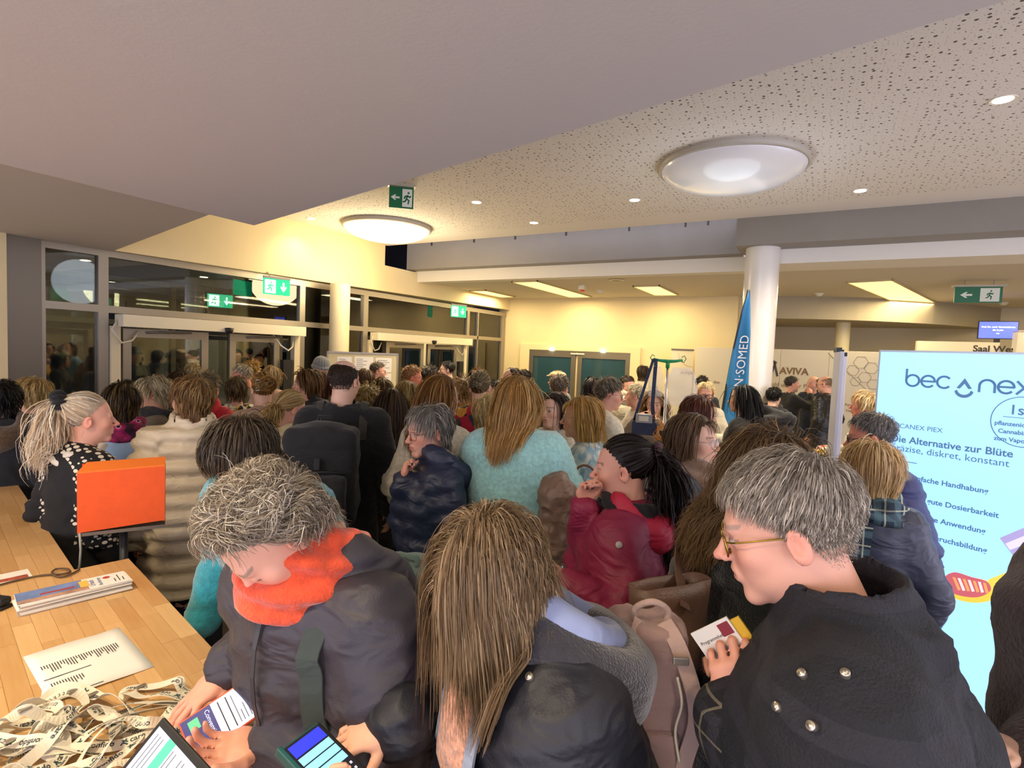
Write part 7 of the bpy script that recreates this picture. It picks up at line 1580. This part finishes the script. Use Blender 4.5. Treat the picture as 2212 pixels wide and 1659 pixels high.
Lt = lambda p: Rz(-(YAW-bearing(1452)+math.radians(25))) @ (Vector(p)-Vector((tb[0], tb[1], tb[2]-.52))); sL = xf(curly, curly['sh'][-1]+np.array([.02, 0, .075])); sF = xf(curly, curly['sh'][-1]+np.array([.01, .10, .02])); sB = xf(curly, curly['sh'][-1]+np.array([-.02, -.10, .0]))
for sy, mid_ in ((-.05, sB), (.05, sF)):
    pts = [(.02, sy, .47), Lt(lerp(np.array(tb), np.array(mid_), .45)), Lt(mid_), Lt(sL)]; sp_ = smooth(pts, 6); MB().ribbon(sp_, [(.25, -1, .3)]*len(sp_), .030, .005).build('strap', LE, r)
# ---- brown quilted jacket carried over an arm, tumbler, leather handle
fj = atd(1205, 1120, 2.35); r = thing_at('folded_jacket', 'bronze brown quilted jacket carried beside the burgundy woman', 'jacket', (fj[0], fj[1], fj[2]-.17))
sdf_obj('jacket', [ell((0, 0, .17), (.085, .07, .17), k=.05), ell((.01, -.02, .29), (.075, .075, .075), k=.04), ell((-.02, 0, .05), (.07, .06, .08), k=.04)], .007, cloth('bronze', '#7d6553', 'puffer'), r, disp=lambda v: (.026*((1-np.abs(noise3(v, 14, 4)))**2.5-.35)+.008*((1-np.abs(noise3(v, 34, 2)))**2-.4)).astype(np.float32))
gp = atd(1209, 1010, 2.62); o = MB().lathe([(0, 0), (.028, 0), (.036, .12), (.0345, .12), (.027, .005), (0, .005)], 24).build('drinking_glass', mat('glass_clear', (1, 1, 1), .03, alpha=.22, spec=.9), None, True); o.location = (gp[0], gp[1], gp[2]-.06); tag(o, 'clear drinking glass held beside the turquoise sweater', 'glass')
hb_ = atd(1262, 1045, 2.62); r = thing_at('handbag', 'small pale handbag with thin brown leather handle', 'handbag', (hb_[0], hb_[1], hb_[2]-.17), YAW-bearing(1262)); MB().tube([(.075*math.cos(a)-.0, 0, .13+.13*math.sin(a)) for a in np.linspace(math.pi, 0, 14)], .006, 8).build('handle', cloth('leather', '#6b4430', 'leather'), r, True)
sdf_obj('bag_body', [rbox((0, 0, .06), (.075, .03, .05), .02, k=.02)], .008, cloth('bag', '#a8a394', 'plain'), r)
# ---- headwear
def add_cap(P_, col, kind):
    Mh = P_['Mh']; R = Mh[:3, :3]; t0 = Mh[:3, 3]
    if kind == 'beanie': q = [ell((0, -.018, .050), (.088, .106, .098), k=.02), torus((0, -.012, .018), .092, .013, np.array(Matrix.Rotation(-.18, 3, 'X')), k=.01, sq=(1, .88, .7)), sub(ell((0, .0, -.06), (.11, .13, .078), k=.01))]
    else: q = [ell((0, -.010, .075), (.090, .112, .052), k=.02), ell((0, .095, .062), (.062, .05, .010), k=.015), sub(ell((0, -.014, .02), (.08, .10, .07), k=.01))]
    v, f = sdf_mesh(q, .008); n_ = mesh_normals(v, f); v = v+n_*(.003*np.sin(np.arctan2(v[:, 0], v[:, 1])*24)*(kind == 'beanie'))[:, None]; mesh_obj('knitted_hat' if kind == 'beanie' else 'flat_cap', v @ R.T+t0, f, cloth('hat', col, 'knit' if kind == 'beanie' else 'plain'), P_['root'])
add_cap(PEOPLE['beanie'], '#7d7f7c', 'beanie'); add_cap(PEOPLE['flat cap'], '#b59a72', 'cap')
# ---- coat of the woman in front: wool hood with pale blue lining, open front over a peach sweater
nb = woman['nb']; o_ = woman['o']; rt = woman['root']; Rt = np.array(Matrix.Rotation(math.radians(30), 3, 'X')).T
sdf_obj('hood', [torus(nb+np.array([0, -.075, -.005]), .125, .045, Rt, k=.03, sq=(1, .95, .8)), ell(nb+np.array([0, -.15, -.07]), (.13, .07, .11), k=.05), sub(ell(nb+np.array([0, -.02, .05]), (.095, .10, .07), k=.03))], .008, cloth('wool', '#2b2a30', 'fleece'), rt, disp=lambda v: (.008*noise3(v, 14, 3)).astype(np.float32))
sdf_obj('hood_lining', [torus(nb+np.array([0, -.058, .035]), .092, .036, Rt, k=.03, sq=(1, .95, .75)), sub(ell(nb+np.array([0, .05, .06]), (.06, .08, .09), k=.02))], .007, cloth('lining', '#8f9cc0', 'plain'), rt, disp=lambda v: (.010*((1-np.abs(noise3(v, 11, 8)))**2-.4)).astype(np.float32))
tp = woman['torso'](o_)
zs = np.linspace(woman['hem']+.04, nb[2]-.05, 12)
# peach sweater panel showing in the open front
V = []; F = []
for i, z in enumerate(zs):
    for j in range(7): V.append(surf(woman, -.075+.15*j/6, z, off=.014+.012*math.sin(math.pi*j/6), prims=tp))
for i in range(len(zs)-1):
    for j in range(6): a = i*7+j; F.append((a, a+1, a+8, a+7))
po = mesh_obj('knit_sweater', V, F, mat('chunky_knit', tuple(srgb('#d49a7c')), .95, bump=2.5, bscale=70, var=.35, vscale=90, sheen=.3), rt, True); md = po.modifiers.new('s', 'SOLIDIFY'); md.thickness = .008
TRIM = cloth('trim', '#8e97a6', 'plain')
for sd in (-1, 1): MB().ribbon([surf(woman, sd*.078, z, off=.022, prims=tp) for z in zs], [(sd*.4, 1, 0)]*len(zs), .022, .006).build('front_trim', TRIM, woman['coat'])
# snaps
def snaps(P_, pts, m, rad=.008, name='snap_button'):
    for (x, z, yy) in pts:
        p = surf(P_, x, z, yy, .002); n_ = vnorm(np.array([x*1.5, math.copysign(.6, yy), 0])); M = frame_m(p, n_); MB().lathe([(0, .004), (rad*.5, .004), (rad*.55, .0025), (rad, .003), (rad, -.002), (0, -.002)], 16, M).build(name, m, P_['coat'], True)
def frame_m(p, n): z = Vector(n).normalized(); x = z.orthogonal().normalized(); y = z.cross(x); return Matrix(((x.x, y.x, z.x, p[0]), (x.y, y.y, z.y, p[1]), (x.z, y.z, z.z, p[2]), (0, 0, 0, 1)))
BR = mat('brass', tuple(srgb('#cfc7b4')), .3, metal=.9)
def snap_px(P_, pxs, m, rad, name='snap_button', lift=.006):
    pr = P_['torso'](P_['o'])+P_['arm_prims'](P_['o']*.8)
    for px, py in pxs:
        d, Y = ray(px, py); c = np.array([0, 0, CAMH]); t_ = .3
        hit = False
        for _ in range(90):
            p = P_['toL'](c+d*t_); s_ = sdf_points(pr, p[None])[0]
            if s_ < .002: hit = True; break
            t_ += max(s_*.7, .002)
        if not hit: continue
        e_ = .003; g_ = np.array([sdf_points(pr, (p+np.eye(3)[k]*e_)[None])[0]-s_ for k in range(3)]); M = frame_m(p+vnorm(g_)*lift, vnorm(g_)); MB().lathe([(0, .002), (rad*.45, .002), (rad*.5, .0005), (rad*.9, .0015), (rad, .0), (rad, -.012), (0, -.012)], 18, M).build(name, m, P_['coat'], True)
snap_px(gman, [(1738, 1461), (1827, 1461), (1686, 1530), (1757, 1569)], BR, .0062, lift=.008); snap_px(woman, [(1146, 1464)], BR, .007)
snap_px(burg, [(1337, 1177)], mat('badge_white', tuple(srgb('#b9b3ac')), .5), .011, 'sleeve_badge', .003)
# watch and strap of the navy puffer woman
e_, w_, a_ = navy['arms'][-1]; MB().tube([tuple(w_+vnorm(w_-e_)*.0+.034*(np.array([1, 0, 0])*math.cos(a)+vnorm(np.cross(w_-e_, [1, 0, 0]))*math.sin(a))) for a in np.linspace(0, 2*math.pi, 16, endpoint=False)], .007, 6, closed=True).build('wrist_watch', M_DARK, navy['root'], True)
nz_ = [surf(navy, .10-.13*k/7, navy['nb'][2]-.06-.055*k, -.6, .020) for k in range(8)]; MB().ribbon(nz_, [(0, -1, .1)]*8, .03, .004).build('bag_strap', cloth('strap', '#93a0b4', 'plain'), navy['root'])
# earring, plaid scarf ends, collar of the grey man
Mh = PEOPLE['earring']['Mh']; MB().tube([tuple(Mh[:3, :3] @ np.array([-.082, .0+.012*math.cos(a), -.048+.014*math.sin(a)])+Mh[:3, 3]) for a in np.linspace(0, 2*math.pi, 14, endpoint=False)], .0025, 6, closed=True).build('earring', mat('gold', (.8, .55, .2), .2, metal=1), PEOPLE['earring']['root'], True)
for dx, L_ in ((-.10, .34), (-.045, .30)):
    pts = [surf(bob_, dx-.02*k/7, bob_['nb'][2]-.02-.01-L_*k/7, -.6, .022) for k in range(8)]; MB().ribbon(pts, [(0, -1, .1)]*8, .085, .012).build('scarf_end', PM['plaid'], bob_['root'])
    for k in range(5): MB().tube([tuple(pts[-1]+np.array([-.035+.017*k, -.004, .0])), tuple(pts[-1]+np.array([-.037+.018*k, -.008, -.045]))], [.004, .002], 5).build('fringe', cloth('fringe', '#c9c3ae', 'knit'), bob_['root'])
# flowers by the banners
fp = atd(1768, 985, 4.3); r = thing_at('flower_bouquet', 'bunch of yellow flowers below the banner boards', 'flowers', (fp[0], fp[1], 0)); zf = fp[2]
MB().lathe([(0, 0), (.16, 0), (.16, .02), (.03, .04), (.02, zf-.25), (.10, zf-.2), (.10, zf-.02), (.09, zf-.02), (.09, zf-.1), (0, zf-.1)], 20).build('pot_stand', mat('pot_dark', (.05, .05, .05), .5), r, True)
for k in range(16):
    a = k*2.4; q_ = (.075*math.cos(a)*math.sqrt(k/16), .075*math.sin(a)*math.sqrt(k/16), zf+.02+.03*((k*7) % 5)/5); MB().lathe([(0, -.012), (.014, -.006), (.024, .006), (.017, .012), (0, .009)], 9, T(*q_)).build('blossom', mat('petal_yellow', tuple(srgb('#e0ae22')), .6), r, True)
for k in range(9): a = k*.7; MB().add([(0, 0, zf-.1), (.05*math.cos(a)-.012*math.sin(a), .05*math.sin(a)+.012*math.cos(a), zf), (.13*math.cos(a), .13*math.sin(a), zf+.05), (.05*math.cos(a)+.012*math.sin(a), .05*math.sin(a)-.012*math.cos(a), zf)], [(0, 1, 2, 3)]).build('leaf', mat('leaf_green', (.06, .14, .04), .6), r)

# plaid flannel forearms of the grey-haired man, with a zip on the near cuff
for sd in (-1, 1):
    e_, w_, a_ = gman['arms'][sd]; sdf_obj('flannel_sleeve', [cap(e_+(w_-e_)*.18, e_+(w_-e_)*.99, .041*gman['s']+.060, .031*gman['s']+.054, k=.02), sub(cap(w_, w_+(w_-e_)*.5, .036, .05, k=.01))], .010, PM['plaid_sleeve'], gman['coat'], disp=lambda v: (.010*((1-np.abs(noise3(v*np.array([.7, .7, 1.8]), 12, 6)))**2-.4)).astype(np.float32))
